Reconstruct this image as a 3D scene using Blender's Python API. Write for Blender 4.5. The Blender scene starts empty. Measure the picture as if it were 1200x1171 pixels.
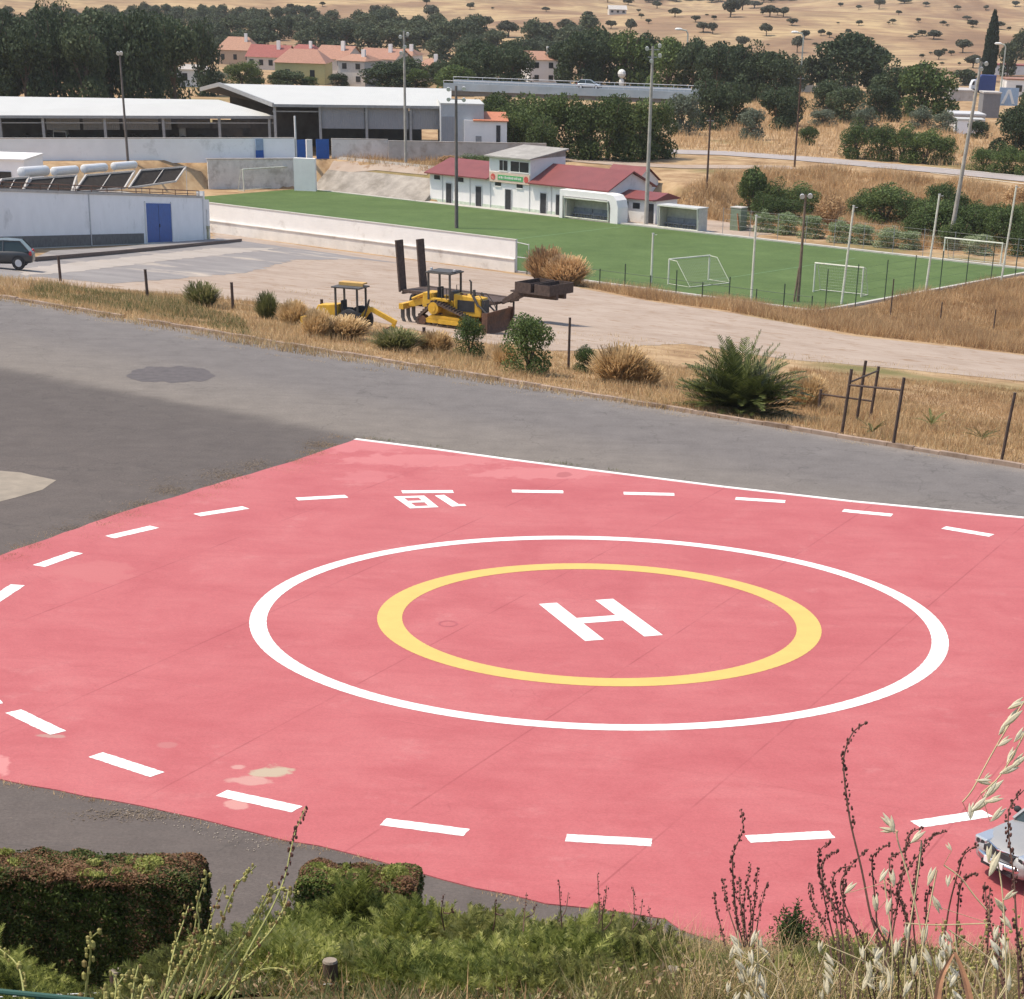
import bpy, math, random
import numpy as np
from math import sin, cos, pi, radians, atan2, hypot
sc = bpy.context.scene
# ---------------------------------------------------------------- camera, light, exposure
FPX, PITCH, ROLL, PCX, PCY, CAMZ = 2413.69, 0.5337, 0.0322, 683.84, 1384.51, 14.0
_c, _s = cos(PITCH), sin(PITCH)
FW = np.array([0, _c, -_s]); _up = np.array([0, _s, _c]); _r = np.array([1.0, 0, 0])
RT = cos(ROLL)*_r + sin(ROLL)*_up
UP = -sin(ROLL)*_r + cos(ROLL)*_up
cam = bpy.data.cameras.new('camera'); camo = bpy.data.objects.new('camera', cam)
sc.collection.objects.link(camo); sc.camera = camo
cam.sensor_fit = 'HORIZONTAL'; cam.sensor_width = 36; cam.lens = FPX/1200*36
cam.shift_x = -(PCX-600)/1200; cam.shift_y = (PCY-585.5)/1200
cam.clip_start = 0.1; cam.clip_end = 20000
from mathutils import Matrix, Vector
camo.matrix_world = Matrix(((RT[0], UP[0], -FW[0], 0), (RT[1], UP[1], -FW[1], 0), (RT[2], UP[2], -FW[2], CAMZ), (0, 0, 0, 1)))
SUN_AZ = atan2(-0.05, -0.97)      # direction towards the sun in the ground plane
SUN_EL = radians(62)
wd = bpy.data.worlds.new('World'); sc.world = wd; wd.use_nodes = True
nt = wd.node_tree; bg = nt.nodes['Background']; sky = nt.nodes.new('ShaderNodeTexSky')
sky.sky_type = 'NISHITA'; sky.sun_disc = False; sky.sun_elevation = SUN_EL
sky.sun_rotation = pi/2 - SUN_AZ; sky.dust_density = 2.0
nt.links.new(sky.outputs[0], bg.inputs[0]); bg.inputs[1].default_value = 0.138
sl = bpy.data.lights.new('sun', 'SUN'); sl.energy = 2.95; sl.angle = radians(0.6); sl.color = (1, 0.905, 0.755)
so = bpy.data.objects.new('sun', sl); sc.collection.objects.link(so)
dv = Vector((cos(SUN_AZ)*cos(SUN_EL), sin(SUN_AZ)*cos(SUN_EL), sin(SUN_EL)))
so.rotation_euler = dv.to_track_quat('Z', 'Y').to_euler(); so.location = (-60, 20, 120)
sc.view_settings.view_transform = 'Standard'; sc.view_settings.look = 'None'
sc.view_settings.exposure = 0.58; sc.view_settings.gamma = 1.0
sc.cycles.use_denoising = True; sc.cycles.max_bounces = 5; sc.cycles.diffuse_bounces = 3
sc.cycles.transparent_max_bounces = 8; sc.cycles.volume_bounces = 0
# ---------------------------------------------------------------- land
ET = np.array([0.805, -0.594]); ES = np.array([0.594, 0.805])
ET = ET/np.hypot(*ET); ES = np.array([-ET[1], ET[0]])
RZ = atan2(ET[1], ET[0])
def TS(x, y): return x*ET[0]+y*ET[1], x*ES[0]+y*ES[1]
def XY(t, s): return t*ET[0]+s*ES[0], t*ET[1]+s*ES[1]
def sstep(a, b, x):
    u = np.clip((x-a)/(b-a), 0, 1); return u*u*(3-2*u)
def lin(a, b, x): return np.clip((x-a)/(b-a), 0, 1)
def G(x, y):
    x = np.asarray(x, float); y = np.asarray(y, float)
    t, s = TS(x, y)
    z = -(np.clip(s, 65.6, 156)-65.6)*(10/90.4)
    # raised platform behind the pitch
    a = np.where(t < -171, lin(197, 200.5, s), np.where(t < -143, lin(207, 211, s), lin(222, 240, s)))
    w = sstep(-146, -138, t); a = np.where(t >= -146, (1-w)*lin(207, 211, s)+w*lin(222, 240, s), a)
    e = 188.2+(t+197)*1.33; a = np.where((t < -190.2) & (t > -198.5), np.maximum(a, lin(e, e+1.2, s)), a)
    z = z + 3*np.where(s > 150, a, 0)
    aL = lin(-197.3, -198.5, t); z = np.where(z < -7, z+(-7-z)*aL, z)
    r = np.hypot(x, y)
    far = sstep(520, 1500, r)*16 - sstep(480, 620, r)*4
    und = 8.5*np.sin(x/210+1.3)*np.sin(y/260+x/900)+6.5*np.sin(x/95+y/140+.4)+3.2*np.sin(y/61-x/83)
    z = z + far + sstep(560, 900, r)*und + sstep(1500, 3200, r)*60
    # bank that carries the camera
    b = np.interp(y, [-50, 3, 15.2, 19, 29.5], [12.3, 12.2, 7.15, 4.9, 0])
    b = b-.42*sstep(1.7, 2.7, -x)*sstep(4, 9, y)*(1-sstep(16, 20, y))
    z = np.where(y < 29.5, b, z)
    return z
def ray(px, py):
    return FW + (px-PCX)/FPX*RT - (py-PCY)/FPX*UP
def inv(px, py, z=0.0):
    d = ray(px, py); k = (z-CAMZ)/d[2]; return (d[0]*k, d[1]*k, z)
def atd(px, py, d):                      # point on the pixel's ray at depth d
    v = ray(px, py)*d; return (v[0], v[1], v[2]+CAMZ)
def hit(px, py, start=29.6):
    d = ray(px, py); h = hypot(d[0], d[1]); r = np.arange(start, 5000, 0.5)
    k = r/h; zz = CAMZ+d[2]*k; g = G(d[0]*k, d[1]*k)
    i = int(np.argmax(zz <= g))
    if zz[i] > g[i]: i = len(r)-1
    lo, hi = k[max(i-1, 0)], k[i]
    for _ in range(20):
        m = (lo+hi)/2
        if CAMZ+d[2]*m <= G(d[0]*m, d[1]*m): hi = m
        else: lo = m
    return (d[0]*hi, d[1]*hi, float(G(d[0]*hi, d[1]*hi)))
def scale_at(p): return FPX/float(np.dot(np.array(p)-np.array([0, 0, CAMZ]), FW))
def pxof(p):
    q = np.array(p, float)-np.array([0, 0, CAMZ]); d = q@FW
    return PCX+FPX*(q@RT)/d, PCY-FPX*(q@UP)/d
# ---------------------------------------------------------------- helpers
COL = sc.collection
def nodes_mat(name):
    m = bpy.data.materials.new(name); m.use_nodes = True
    return m, m.node_tree, m.node_tree.nodes['Principled BSDF']
def noise(n, scale, detail=5, coord='Object', rough=.6, dist=0.0, stretch=None):
    tc = n.nodes.new('ShaderNodeTexCoord'); t = n.nodes.new('ShaderNodeTexNoise')
    t.inputs['Scale'].default_value = scale; t.inputs['Detail'].default_value = detail
    t.inputs['Roughness'].default_value = rough; t.inputs['Distortion'].default_value = dist
    if stretch:
        mp = n.nodes.new('ShaderNodeMapping'); mp.inputs['Scale'].default_value = stretch
        if len(stretch) == 3: pass
        n.links.new(tc.outputs[coord], mp.inputs[0]); n.links.new(mp.outputs[0], t.inputs[0])
    else: n.links.new(tc.outputs[coord], t.inputs[0])
    return t.outputs[0]
def ramp(n, fac, stops):
    r = n.nodes.new('ShaderNodeValToRGB'); n.links.new(fac, r.inputs[0])
    e = r.color_ramp.elements
    while len(e) < len(stops): e.new(0.5)
    for k, (p, c) in enumerate(stops): e[k].position = p; e[k].color = (*c, 1) if len(c) == 3 else c
    return r.outputs[0]
def mix(n, fac, a, b, mode='MIX'):
    m = n.nodes.new('ShaderNodeMix'); m.data_type = 'RGBA'; m.blend_type = mode
    for s_, v in ((0, fac), (6, a), (7, b)):
        if hasattr(v, 'is_linked') or hasattr(v, 'links'): n.links.new(v, m.inputs[s_])
        elif s_ == 0: m.inputs[0].default_value = v
        else: m.inputs[s_].default_value = (*v, 1)
    return m.outputs[2]
def mth(n, op, a, b=None, c=None):
    m = n.nodes.new('ShaderNodeMath'); m.operation = op
    for i, v in enumerate((a, b, c)):
        if v is None: continue
        if hasattr(v, 'links'): n.links.new(v, m.inputs[i])
        else: m.inputs[i].default_value = v
    return m.outputs[0]
def bump(n, bsdf, fac, strength, dist=.02):
    b = n.nodes.new('ShaderNodeBump'); b.inputs['Strength'].default_value = strength
    b.inputs['Distance'].default_value = dist
    n.links.new(fac, b.inputs['Height']); n.links.new(b.outputs[0], bsdf.inputs['Normal'])
def M(name, col, rough=.75, var=.15, scale=3, bmp=0.0, metal=0, dirt=None, dscale=.8, dlo=.5, spec=.4):
    m, n, b = nodes_mat(name)
    f = noise(n, scale, 6)
    lo = tuple(c*(1-var) for c in col); hi = tuple(min(1, c*(1+var)) for c in col)
    out = ramp(n, f, [(.3, lo), (.7, hi)])
    if dirt:
        g = noise(n, dscale, 8, rough=.7)
        out = mix(n, ramp(n, g, [(dlo, (0, 0, 0)), (dlo+.18, (1, 1, 1))]), out, dirt)
    n.links.new(out, b.inputs['Base Color'])
    b.inputs['Roughness'].default_value = rough; b.inputs['Metallic'].default_value = metal
    b.inputs['Specular IOR Level'].default_value = spec
    if bmp: bump(n, b, noise(n, scale*5, 4), bmp)
    return m
def leafmat(name, cols, rough=.7, trans=.25, patch=0):
    m, n, b = nodes_mat(name)
    g = n.nodes.new('ShaderNodeNewGeometry')
    k = len(cols)
    f2 = noise(n, 3.2, 3)
    mixf = mth(n, 'ADD', mth(n, 'MULTIPLY', g.outputs['Random Per Island'], .6), mth(n, 'MULTIPLY', mth(n, 'SUBTRACT', f2, .3), 1.0))
    oi = n.nodes.new('ShaderNodeObjectInfo'); mixf = mth(n, 'ADD', mixf, mth(n, 'MULTIPLY', mth(n, 'SUBTRACT', oi.outputs['Random'], .5), .5))
    if patch: mixf = mth(n, 'ADD', mixf, mth(n, 'MULTIPLY', mth(n, 'SUBTRACT', noise(n, patch, 5, rough=.65), .5), 1.6))
    out = ramp(n, mixf, [(i/(k-1), c) for i, c in enumerate(cols)])
    n.links.new(out, b.inputs['Base Color']); b.inputs['Roughness'].default_value = rough
    b.inputs['Specular IOR Level'].default_value = .25
    tr = n.nodes.new('ShaderNodeBsdfTranslucent'); n.links.new(out, tr.inputs[0])
    ms = n.nodes.new('ShaderNodeMixShader'); ms.inputs[0].default_value = trans
    n.links.new(b.outputs[0], ms.inputs[1]); n.links.new(tr.outputs[0], ms.inputs[2])
    n.links.new(ms.outputs[0], n.nodes['Material Output'].inputs[0])
    return m
def link(name, me, mat, parent=None, smooth=None):
    if mat is not None:
        for q in (mat if isinstance(mat, (list, tuple)) else [mat]): me.materials.append(q)
    if smooth:
        me.polygons.foreach_set('use_smooth', [True]*len(me.polygons))
        me.set_sharp_from_angle(angle=radians(smooth))
    o = bpy.data.objects.new(name, me); COL.objects.link(o); o.parent = parent
    return o
def tag(o, label=None, cat=None, group=None, kind=None):
    if label: o['label'] = label
    if cat: o['category'] = cat
    if group: o['group'] = group
    if kind: o['kind'] = kind
    return o
def thing(name, label, cat, loc=(0, 0, 0), rz=0.0, group=None):
    o = bpy.data.objects.new(name, None); COL.objects.link(o); o.empty_display_size = .3
    o.location = loc; o.rotation_euler = (0, 0, rz)
    return tag(o, label, cat, group)
def kids(o): return [c for c in COL.objects if c.parent == o]
PROTO_KIDS = {}
def dup(root, loc, rz=0.0, label=None, group=None, scale=None, kidlist=None):
    r = root.copy(); COL.objects.link(r); r.location = loc; r.rotation_euler = (0, 0, rz)
    if scale is not None: r.scale = scale
    if label: r['label'] = label
    if group: r['group'] = group
    for ch in (kidlist if kidlist is not None else kids(root)):
        c = ch.copy(); COL.objects.link(c); c.parent = r
        for g in kids(ch) if kidlist is None else []:
            d = g.copy(); COL.objects.link(d); d.parent = c
    return r
class MB:
    def __init__(s): s.v = []; s.f = []; s.m = []
    def add(s, v, f, mi=0):
        k = len(s.v); s.v += [tuple(map(float, p)) for p in v]; s.f += [tuple(i+k for i in q) for q in f]; s.m += [mi]*len(f); return s
    def box(s, x0, x1, y0, y1, z0, z1, mi=0):
        v = [(x, y, z) for z in (z0, z1) for y in (y0, y1) for x in (x0, x1)]
        return s.add(v, [(0, 2, 3, 1), (4, 5, 7, 6), (0, 1, 5, 4), (2, 6, 7, 3), (0, 4, 6, 2), (1, 3, 7, 5)], mi)
    def obox(s, p, q, w, h, mi=0):       # bar from p to q, width w, height h
        p = np.array(p, float); q = np.array(q, float); d = q-p; L = np.linalg.norm(d); d /= L
        u = np.cross(d, (0, 0, 1)); 
        if np.linalg.norm(u) < 1e-4: u = np.array([1.0, 0, 0])
        u /= np.linalg.norm(u); n = np.cross(u, d)
        v = [c+u*a*w/2+n*b*h/2 for c in (p, q) for b in (-1, 1) for a in (-1, 1)]
        return s.add(v, [(0, 2, 3, 1), (4, 5, 7, 6), (0, 1, 5, 4), (2, 6, 7, 3), (0, 4, 6, 2), (1, 3, 7, 5)], mi)
    def tube(s, pts, rad, n=8, mi=0, cap=True):
        pts = [np.array(p, float) for p in pts]
        if not hasattr(rad, '__len__'): rad = [rad]*len(pts)
        k = len(s.v); ref = None
        for i, p in enumerate(pts):
            d = pts[min(i+1, len(pts)-1)]-pts[max(i-1, 0)]; d = d/(np.linalg.norm(d)+1e-12)
            if ref is None: ref = np.array([1.0, 0, 0]) if abs(d[0]) < .8 else np.array([0, 1.0, 0])
            u = np.cross(d, ref); u /= np.linalg.norm(u)+1e-12; w = np.cross(d, u); ref = np.cross(u, d)
            for j in range(n):
                a = 2*pi*j/n; s.v.append(tuple(p+rad[i]*(cos(a)*u+sin(a)*w)))
        for i in range(len(pts)-1):
            for j in range(n):
                a, b = k+i*n+j, k+i*n+(j+1) % n; s.f.append((a, b, b+n, a+n)); s.m.append(mi)
        if cap:
            s.f.append(tuple(k+j for j in range(n))[::-1]); s.m.append(mi)
            s.f.append(tuple(k+(len(pts)-1)*n+j for j in range(n))); s.m.append(mi)
        return s
    def prism(s, poly, y0, y1, mi=0):    # poly in x,z extruded along y
        n = len(poly); v = [(x, y0, z) for x, z in poly]+[(x, y1, z) for x, z in poly]
        f = [tuple(range(n)), tuple(range(2*n-1, n-1, -1))]+[(i, i+n, (i+1) % n+n, (i+1) % n) for i in range(n)]
        return s.add(v, f, mi)
    def slab(s, poly, z0, z1, mi=0):     # poly in x,y
        n = len(poly); v = [(x, y, z0) for x, y in poly]+[(x, y, z1) for x, y in poly]
        f = [tuple(range(n))[::-1], tuple(range(n, 2*n))]+[(i, (i+1) % n, (i+1) % n+n, i+n) for i in range(n)]
        return s.add(v, f, mi)
    def blob(s, c, r, mi=0, n=6, m=4):
        k = len(s.v); r = r if hasattr(r, '__len__') else (r, r, r)
        for i in range(m+1):
            th = pi*i/m
            for j in range(n):
                a = 2*pi*j/n; s.v.append((c[0]+r[0]*sin(th)*cos(a), c[1]+r[1]*sin(th)*sin(a), c[2]+r[2]*cos(th)))
        for i in range(m):
            for j in range(n):
                s.f.append((k+i*n+j, k+(i+1)*n+j, k+(i+1)*n+(j+1) % n, k+i*n+(j+1) % n)); s.m.append(mi)
        return s
    def build(s, name, mat, parent=None, smooth=None, bevel=0):
        me = bpy.data.meshes.new(name); me.from_pydata(s.v, [], s.f); me.validate()
        if isinstance(mat, (list, tuple)): me.polygons.foreach_set('material_index', s.m[:len(me.polygons)])
        me.update()
        o = link(name, me, mat, parent, smooth)
        if bevel:
            b = o.modifiers.new('bevel', 'BEVEL'); b.width = bevel; b.segments = 2; b.limit_method = 'ANGLE'
        return o
def npmesh(name, V, F, mat, parent=None):
    """V (n,3), F (m,k) arrays"""
    me = bpy.data.meshes.new(name); m, k = F.shape
    me.vertices.add(len(V)); me.vertices.foreach_set('co', V.astype(np.float32).ravel())
    me.loops.add(m*k); me.loops.foreach_set('vertex_index', F.astype(np.int32).ravel())
    me.polygons.add(m); me.polygons.foreach_set('loop_start', np.arange(0, m*k, k, dtype=np.int32))
    me.update(calc_edges=True)
    return link(name, me, mat, parent)
def sheet(name, poly, zf, mat, parent=None, off=0.0, thick=0.0):
    """flat polygon (x,y) laid at height zf(x,y)+off; optional skirt"""
    from mathutils.geometry import tessellate_polygon
    pts = [Vector((p[0], p[1], 0)) for p in poly]
    tri = tessellate_polygon([pts]); n = len(poly)
    v = [(p[0], p[1], float(zf(p[0], p[1]))+off) for p in poly]; f = []
    for t_ in tri:
        a, b, c = [pts[i] for i in t_]
        f.append(tuple(t_) if (b-a).cross(c-a).z > 0 else tuple(t_[::-1]))
    if thick:
        v += [(x, y, z-thick) for x, y, z in v]
        f += [(i, (i+1) % n, (i+1) % n+n, i+n) for i in range(n)]
    me = bpy.data.meshes.new(name); me.from_pydata(v, [], f); me.update()
    return link(name, me, mat, parent)
def rag(poly, amp, step, seed=1, closed=True):
    """densify a polygon's outline and make it a little ragged"""
    rg = random.Random(seed); out = []
    n = len(poly)
    for i in range(n if closed else n-1):
        a, b = poly[i], poly[(i+1) % n]; L = hypot(b[0]-a[0], b[1]-a[1]); k = max(1, int(L/step))
        nx, ny = -(b[1]-a[1])/(L+1e-9), (b[0]-a[0])/(L+1e-9)
        for j in range(k):
            e = rg.uniform(-amp, amp) if j else 0
            out.append((a[0]+(b[0]-a[0])*j/k+nx*e, a[1]+(b[1]-a[1])*j/k+ny*e))
    return out
rng = np.random.default_rng(7)
def leafcloud(lobes, n, size, rg, aspect=.6, shell=.65, outward=.5, sizevar=.4):
    """diamond leaves spread on and in a set of lobes [(centre, radii)]"""
    C = np.array([l[0] for l in lobes], float); R = np.array([l[1] for l in lobes], float)
    w = (R[:, 0]*R[:, 2]); idx = rg.choice(len(lobes), n, p=w/w.sum())
    d = rg.normal(size=(n, 3)); d /= np.linalg.norm(d, axis=1)[:, None]
    rad = shell+(1-shell)*rg.random(n)**.6
    P = C[idx]+d*R[idx]*rad[:, None]
    nn = d*outward+rg.normal(size=(n, 3))*.6; nn /= np.linalg.norm(nn, axis=1)[:, None]
    t1 = np.cross(nn, rg.normal(size=(n, 3))); t1 /= np.linalg.norm(t1, axis=1)[:, None]; t2 = np.cross(nn, t1)
    sz = size*(1+sizevar*(rg.random(n)*2-1))[:, None]
    V = np.stack([P-t1*sz, P-t2*sz*aspect, P+t1*sz, P+t2*sz*aspect], 1).reshape(-1, 3)
    F = np.arange(4*n).reshape(n, 4)
    return V, F
def blades(P, h, w, rg, lean=.4, dirv=None):
    """thin triangular blades standing at points P"""
    n = len(P); a = rg.random(n)*2*pi
    hh = (h*(.5+rg.random(n)))[:, None]
    u = np.stack([np.cos(a), np.sin(a), 0*a], 1)*w
    tip = np.stack([rg.normal(size=n)*lean, rg.normal(size=n)*lean, np.ones(n)], 1)*hh
    if dirv is not None: tip = tip+dirv*hh
    V = np.stack([P-u, P+u, P+tip], 1).reshape(-1, 3)
    return V, np.arange(3*n).reshape(n, 3)
def inpoly(x, y, poly):
    r = np.zeros(len(x), bool); n = len(poly); j = n-1
    for i in range(n):
        xi, yi = poly[i]; xj, yj = poly[j]
        c = ((yi > y) != (yj > y)) & (x < (xj-xi)*(y-yi)/(yj-yi+1e-12)+xi)
        r ^= c; j = i
    return r
def scatter(poly, n, rg):
    xs = [p[0] for p in poly]; ys = [p[1] for p in poly]; X = []; Y = []; k = 0
    while k < n:
        x = rg.uniform(min(xs), max(xs), n*2); y = rg.uniform(min(ys), max(ys), n*2); ok = inpoly(x, y, poly)
        X.append(x[ok]); Y.append(y[ok]); k += ok.sum()
        if ok.sum() == 0: break
    return np.concatenate(X)[:n], np.concatenate(Y)[:n]
# ---------------------------------------------------------------- ground materials
def ground_mat(name, stops, scale, scale2, cols2=None, lo2=.5, bmp=.4):
    m, n, b = nodes_mat(name)
    f = noise(n, scale, 10, rough=.68)
    out = ramp(n, f, stops)
    if cols2:
        g = noise(n, scale2, 6, rough=.6)
        out = mix(n, ramp(n, g, [(lo2, (0, 0, 0)), (lo2+.12, (1, 1, 1))]), out, cols2)
    n.links.new(out, b.inputs['Base Color']); b.inputs['Roughness'].default_value = .95
    b.inputs['Specular IOR Level'].default_value = .15
    if bmp: bump(n, b, noise(n, scale*8, 4), bmp, .08)
    return m
m_dry = ground_mat('dry_grass_ground', [(.25, (.15, .095, .05)), (.42, (.30, .19, .095)), (.55, (.42, .29, .15)), (.75, (.50, .37, .20))], .35, .06, (.20, .14, .06), .56)
m_far = None
def far_mat():
    m, n, b = nodes_mat('land')
    f = noise(n, .35, 10, rough=.68)
    near = ramp(n, f, [(.25, (.15, .095, .05)), (.42, (.29, .185, .10)), (.55, (.40, .275, .155)), (.75, (.50, .37, .225))])
    gg = noise(n, .05, 5); near = mix(n, ramp(n, gg, [(.55, (0, 0, 0)), (.68, (1, 1, 1))]), near, (.17, .15, .06))
    tc = n.nodes.new('ShaderNodeTexCoord'); sp = n.nodes.new('ShaderNodeSeparateXYZ'); n.links.new(tc.outputs['Object'], sp.inputs[0])
    h = noise(n, .012, 9, rough=.62, dist=.8, stretch=(1, .8, 1))
    hill = ramp(n, h, [(.30, (.16, .098, .062)), (.40, (.25, .155, .092)), (.48, (.36, .245, .14)), (.54, (.44, .32, .175)), (.62, (.29, .19, .115)), (.75, (.26, .16, .10))])
    h2 = noise(n, .03, 8, rough=.7)
    hill = mix(n, mth(n, 'MULTIPLY', ramp(n, h2, [(.45, (0, 0, 0)), (.62, (1, 1, 1))]), .7), hill, (.20, .13, .085))
    # ploughed / mown lines following the slope
    wv = n.nodes.new('ShaderNodeTexWave'); wv.inputs['Scale'].default_value = .03; wv.inputs['Distortion'].default_value = 9
    wv.inputs['Detail'].default_value = 3; wv.bands_direction = 'Y'; n.links.new(tc.outputs['Object'], wv.inputs[0])
    hill = mix(n, mth(n, 'MULTIPLY', ramp(n, wv.outputs[1], [(.86, (0, 0, 0)), (.97, (1, 1, 1))]), .45), hill, (.17, .11, .07))
    fac = ramp(n, mth(n, 'DIVIDE', sp.outputs['Y'], 1000.0), [(.48, (0, 0, 0)), (.58, (1, 1, 1))])
    lit = ramp(n, noise(n, 6, 8, rough=.7), [(.3, (.05, .04, .02)), (.5, (.11, .085, .04)), (.62, (.13, .13, .045)), (.75, (.25, .18, .10))])
    f0 = mth(n, 'LESS_THAN', sp.outputs['Y'], 31.0); near = mix(n, f0, near, lit)
    n.links.new(mix(n, fac, near, hill), b.inputs['Base Color'])
    b.inputs['Roughness'].default_value = .95; b.inputs['Specular IOR Level'].default_value = .1
    bump(n, b, noise(n, 2.5, 5), .5, .1)
    return m
# ground: one sheet reaching past the hills, gridded along the pitch's own axes
def build_ground():
    s_ = list(np.arange(-40, 64, .8))+[64.4, 65.0, 65.6]+list(np.arange(67, 156, 3.0))+[156]+list(np.arange(157, 197, 1.0))+list(np.arange(197, 242, .9))
    s_ += list(np.arange(245, 420, 6.0))
    v = 420.0
    while v < 6500: s_.append(v); v *= 1.022
    t_ = []
    v = -170.0
    while v > -5200: t_.append(v-30); v *= 1.025
    t_ = sorted(t_)+list(np.arange(-198, -140, 1.0))+list(np.arange(-140, -60, 2.0))+list(np.arange(-60, 30, 1.0))
    v = 30.0
    while v < 900: t_.append(v); v *= 1.05
    t_ = sorted(set(round(a, 3) for a in t_)); s_ = sorted(set(round(float(a), 3) for a in s_))
    T, S = np.meshgrid(t_, s_); X, Y = XY(T, S); Z = G(X, Y)
    inner = (Y > 29.5) & (S < 65.6); Z = np.where(inner, -.05, Z)
    V = np.stack([X, Y, Z], -1).reshape(-1, 3); nx = len(t_)
    i = np.arange(len(s_)-1)[:, None]*nx+np.arange(nx-1)[None, :]; i = i.ravel()
    F = np.stack([i, i+1, i+nx+1, i+nx], 1)
    o = npmesh('ground', V, F, far_mat()); o.data.polygons.foreach_set('use_smooth', [True]*len(F))
    tag(o, kind='structure')
build_ground()
flat0 = lambda x, y: 0.0
# asphalt apron and road
def asphalt_mat():
    m, n, b = nodes_mat('asphalt')
    tc = n.nodes.new('ShaderNodeTexCoord'); mp = n.nodes.new('ShaderNodeMapping'); mp.vector_type = 'POINT'
    mp.inputs['Rotation'].default_value = (0, 0, -RZ); n.links.new(tc.outputs['Object'], mp.inputs[0])
    sp = n.nodes.new('ShaderNodeSeparateXYZ'); n.links.new(mp.outputs[0], sp.inputs[0])   # x = t, y = s
    w = noise(n, .12, 4); s2 = mth(n, 'ADD', sp.outputs[1], mth(n, 'MULTIPLY', mth(n, 'SUBTRACT', w, .5), 2.0))
    # the road band (s > 57.5) is paler than the old apron; wheel tracks along it
    band = ramp(n, mth(n, 'DIVIDE', s2, 100.0), [(.0, (.112, .093, .083)), (.40, (.108, .091, .082)), (.50, (.098, .084, .077)), (.530, (.103, .089, .081)), (.540, (.180, .158, .138)), (.575, (.172, .153, .138)), (.600, (.150, .136, .129)), (.635, (.155, .142, .136)), (.646, (.17, .155, .146)), (.652, (.21, .185, .165))])
    base2 = ramp(n, noise(n, .9, 9, rough=.75), [(.3, (.84, .83, .82)), (.7, (1.17, 1.16, 1.14))])
    c = mix(n, 1.0, band, base2, 'MULTIPLY')
    fine = ramp(n, noise(n, 14, 6, rough=.85), [(.3, (.70, .70, .70)), (.7, (1.32, 1.32, 1.32))])
    c = mix(n, 1.0, c, fine, 'MULTIPLY')
    st = noise(n, 1.0, 5, stretch=(.35, 2.5, 1)); c = mix(n, mth(n, 'MULTIPLY', ramp(n, st, [(.52, (0, 0, 0)), (.7, (1, 1, 1))]), .2), c, (.08, .072, .068))
    # thin cracks
    vo = n.nodes.new('ShaderNodeTexVoronoi'); vo.feature = 'DISTANCE_TO_EDGE'; vo.inputs['Scale'].default_value = .16
    dm = n.nodes.new('ShaderNodeVectorMath'); dm.operation = 'ADD'; nn = n.nodes.new('ShaderNodeTexNoise'); nn.inputs['Scale'].default_value = .8
    sc_ = n.nodes.new('ShaderNodeVectorMath'); sc_.operation = 'SCALE'; sc_.inputs[3].default_value = 2.4
    n.links.new(tc.outputs['Object'], nn.inputs[0]); n.links.new(nn.outputs[1], sc_.inputs[0])
    n.links.new(tc.outputs['Object'], dm.inputs[0]); n.links.new(sc_.outputs[0], dm.inputs[1]); n.links.new(dm.outputs[0], vo.inputs[0])
    cr = ramp(n, vo.outputs[0], [(.0, (1, 1, 1)), (.006, (0, 0, 0))])
    c = mix(n, mth(n, 'MULTIPLY', cr, .35), c, (.05, .045, .04))
    n.links.new(c, b.inputs['Base Color']); b.inputs['Roughness'].default_value = .9
    b.inputs['Specular IOR Level'].default_value = .2
    bump(n, b, noise(n, 30, 3), .25, .01)
    return m
m_asph = asphalt_mat()
apron = [(-90, 29.6), (60, 29.6), XY(70, 65.3), XY(-140, 65.3)]
apron = [(-60, 29.6), (45, 29.6)] + [XY(t, 65.3) for t in np.arange(25, -130, -8)]
tag(sheet('asphalt_road', apron, flat0, m_asph), kind='structure')
# kerb of the road
kb = MB()
for t0 in np.arange(-125, 22, 1.02):
    if rng.random() < .03: continue
    x0, y0 = XY(t0, 65.45); x1, y1 = XY(t0+1.0, 65.45); e = rng.uniform(-.02, .02)
    kb.obox((x0, y0, .03+e), (x1, y1, .03+e), .2, .16)
tag(kb.build('kerb', M('kerb_stone', (.33, .24, .18), var=.25, scale=1.5, dirt=(.16, .10, .06), dlo=.48)), kind='structure')
# stained round patch, pale concrete slab, soil and litter beside the pad
m_patch = M('patched_asphalt', (.095, .08, .076), var=.2, scale=3)
pp = [inv(200+50*cos(a)*(1+.06*sin(3*a)+.03*sin(11*a)), 439+10.5*sin(a)*(1+.12*cos(2*a)+.07*sin(9*a+1)+.05*sin(17*a))) for a in np.linspace(0, 2*pi, 90, False)]
tag(sheet('asphalt_patch', [(p[0], p[1]) for p in pp], flat0, m_patch, off=.005), kind='structure')
cp = [inv(*q)[:2] for q in [(-60, 548), (25, 554), (66, 563), (50, 574), (0, 588), (-60, 592)]]
tag(sheet('concrete_patch', rag(cp, .06, .5), flat0, M('old_concrete', (.27, .225, .17), var=.15, scale=2), off=.005), kind='structure')
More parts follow.
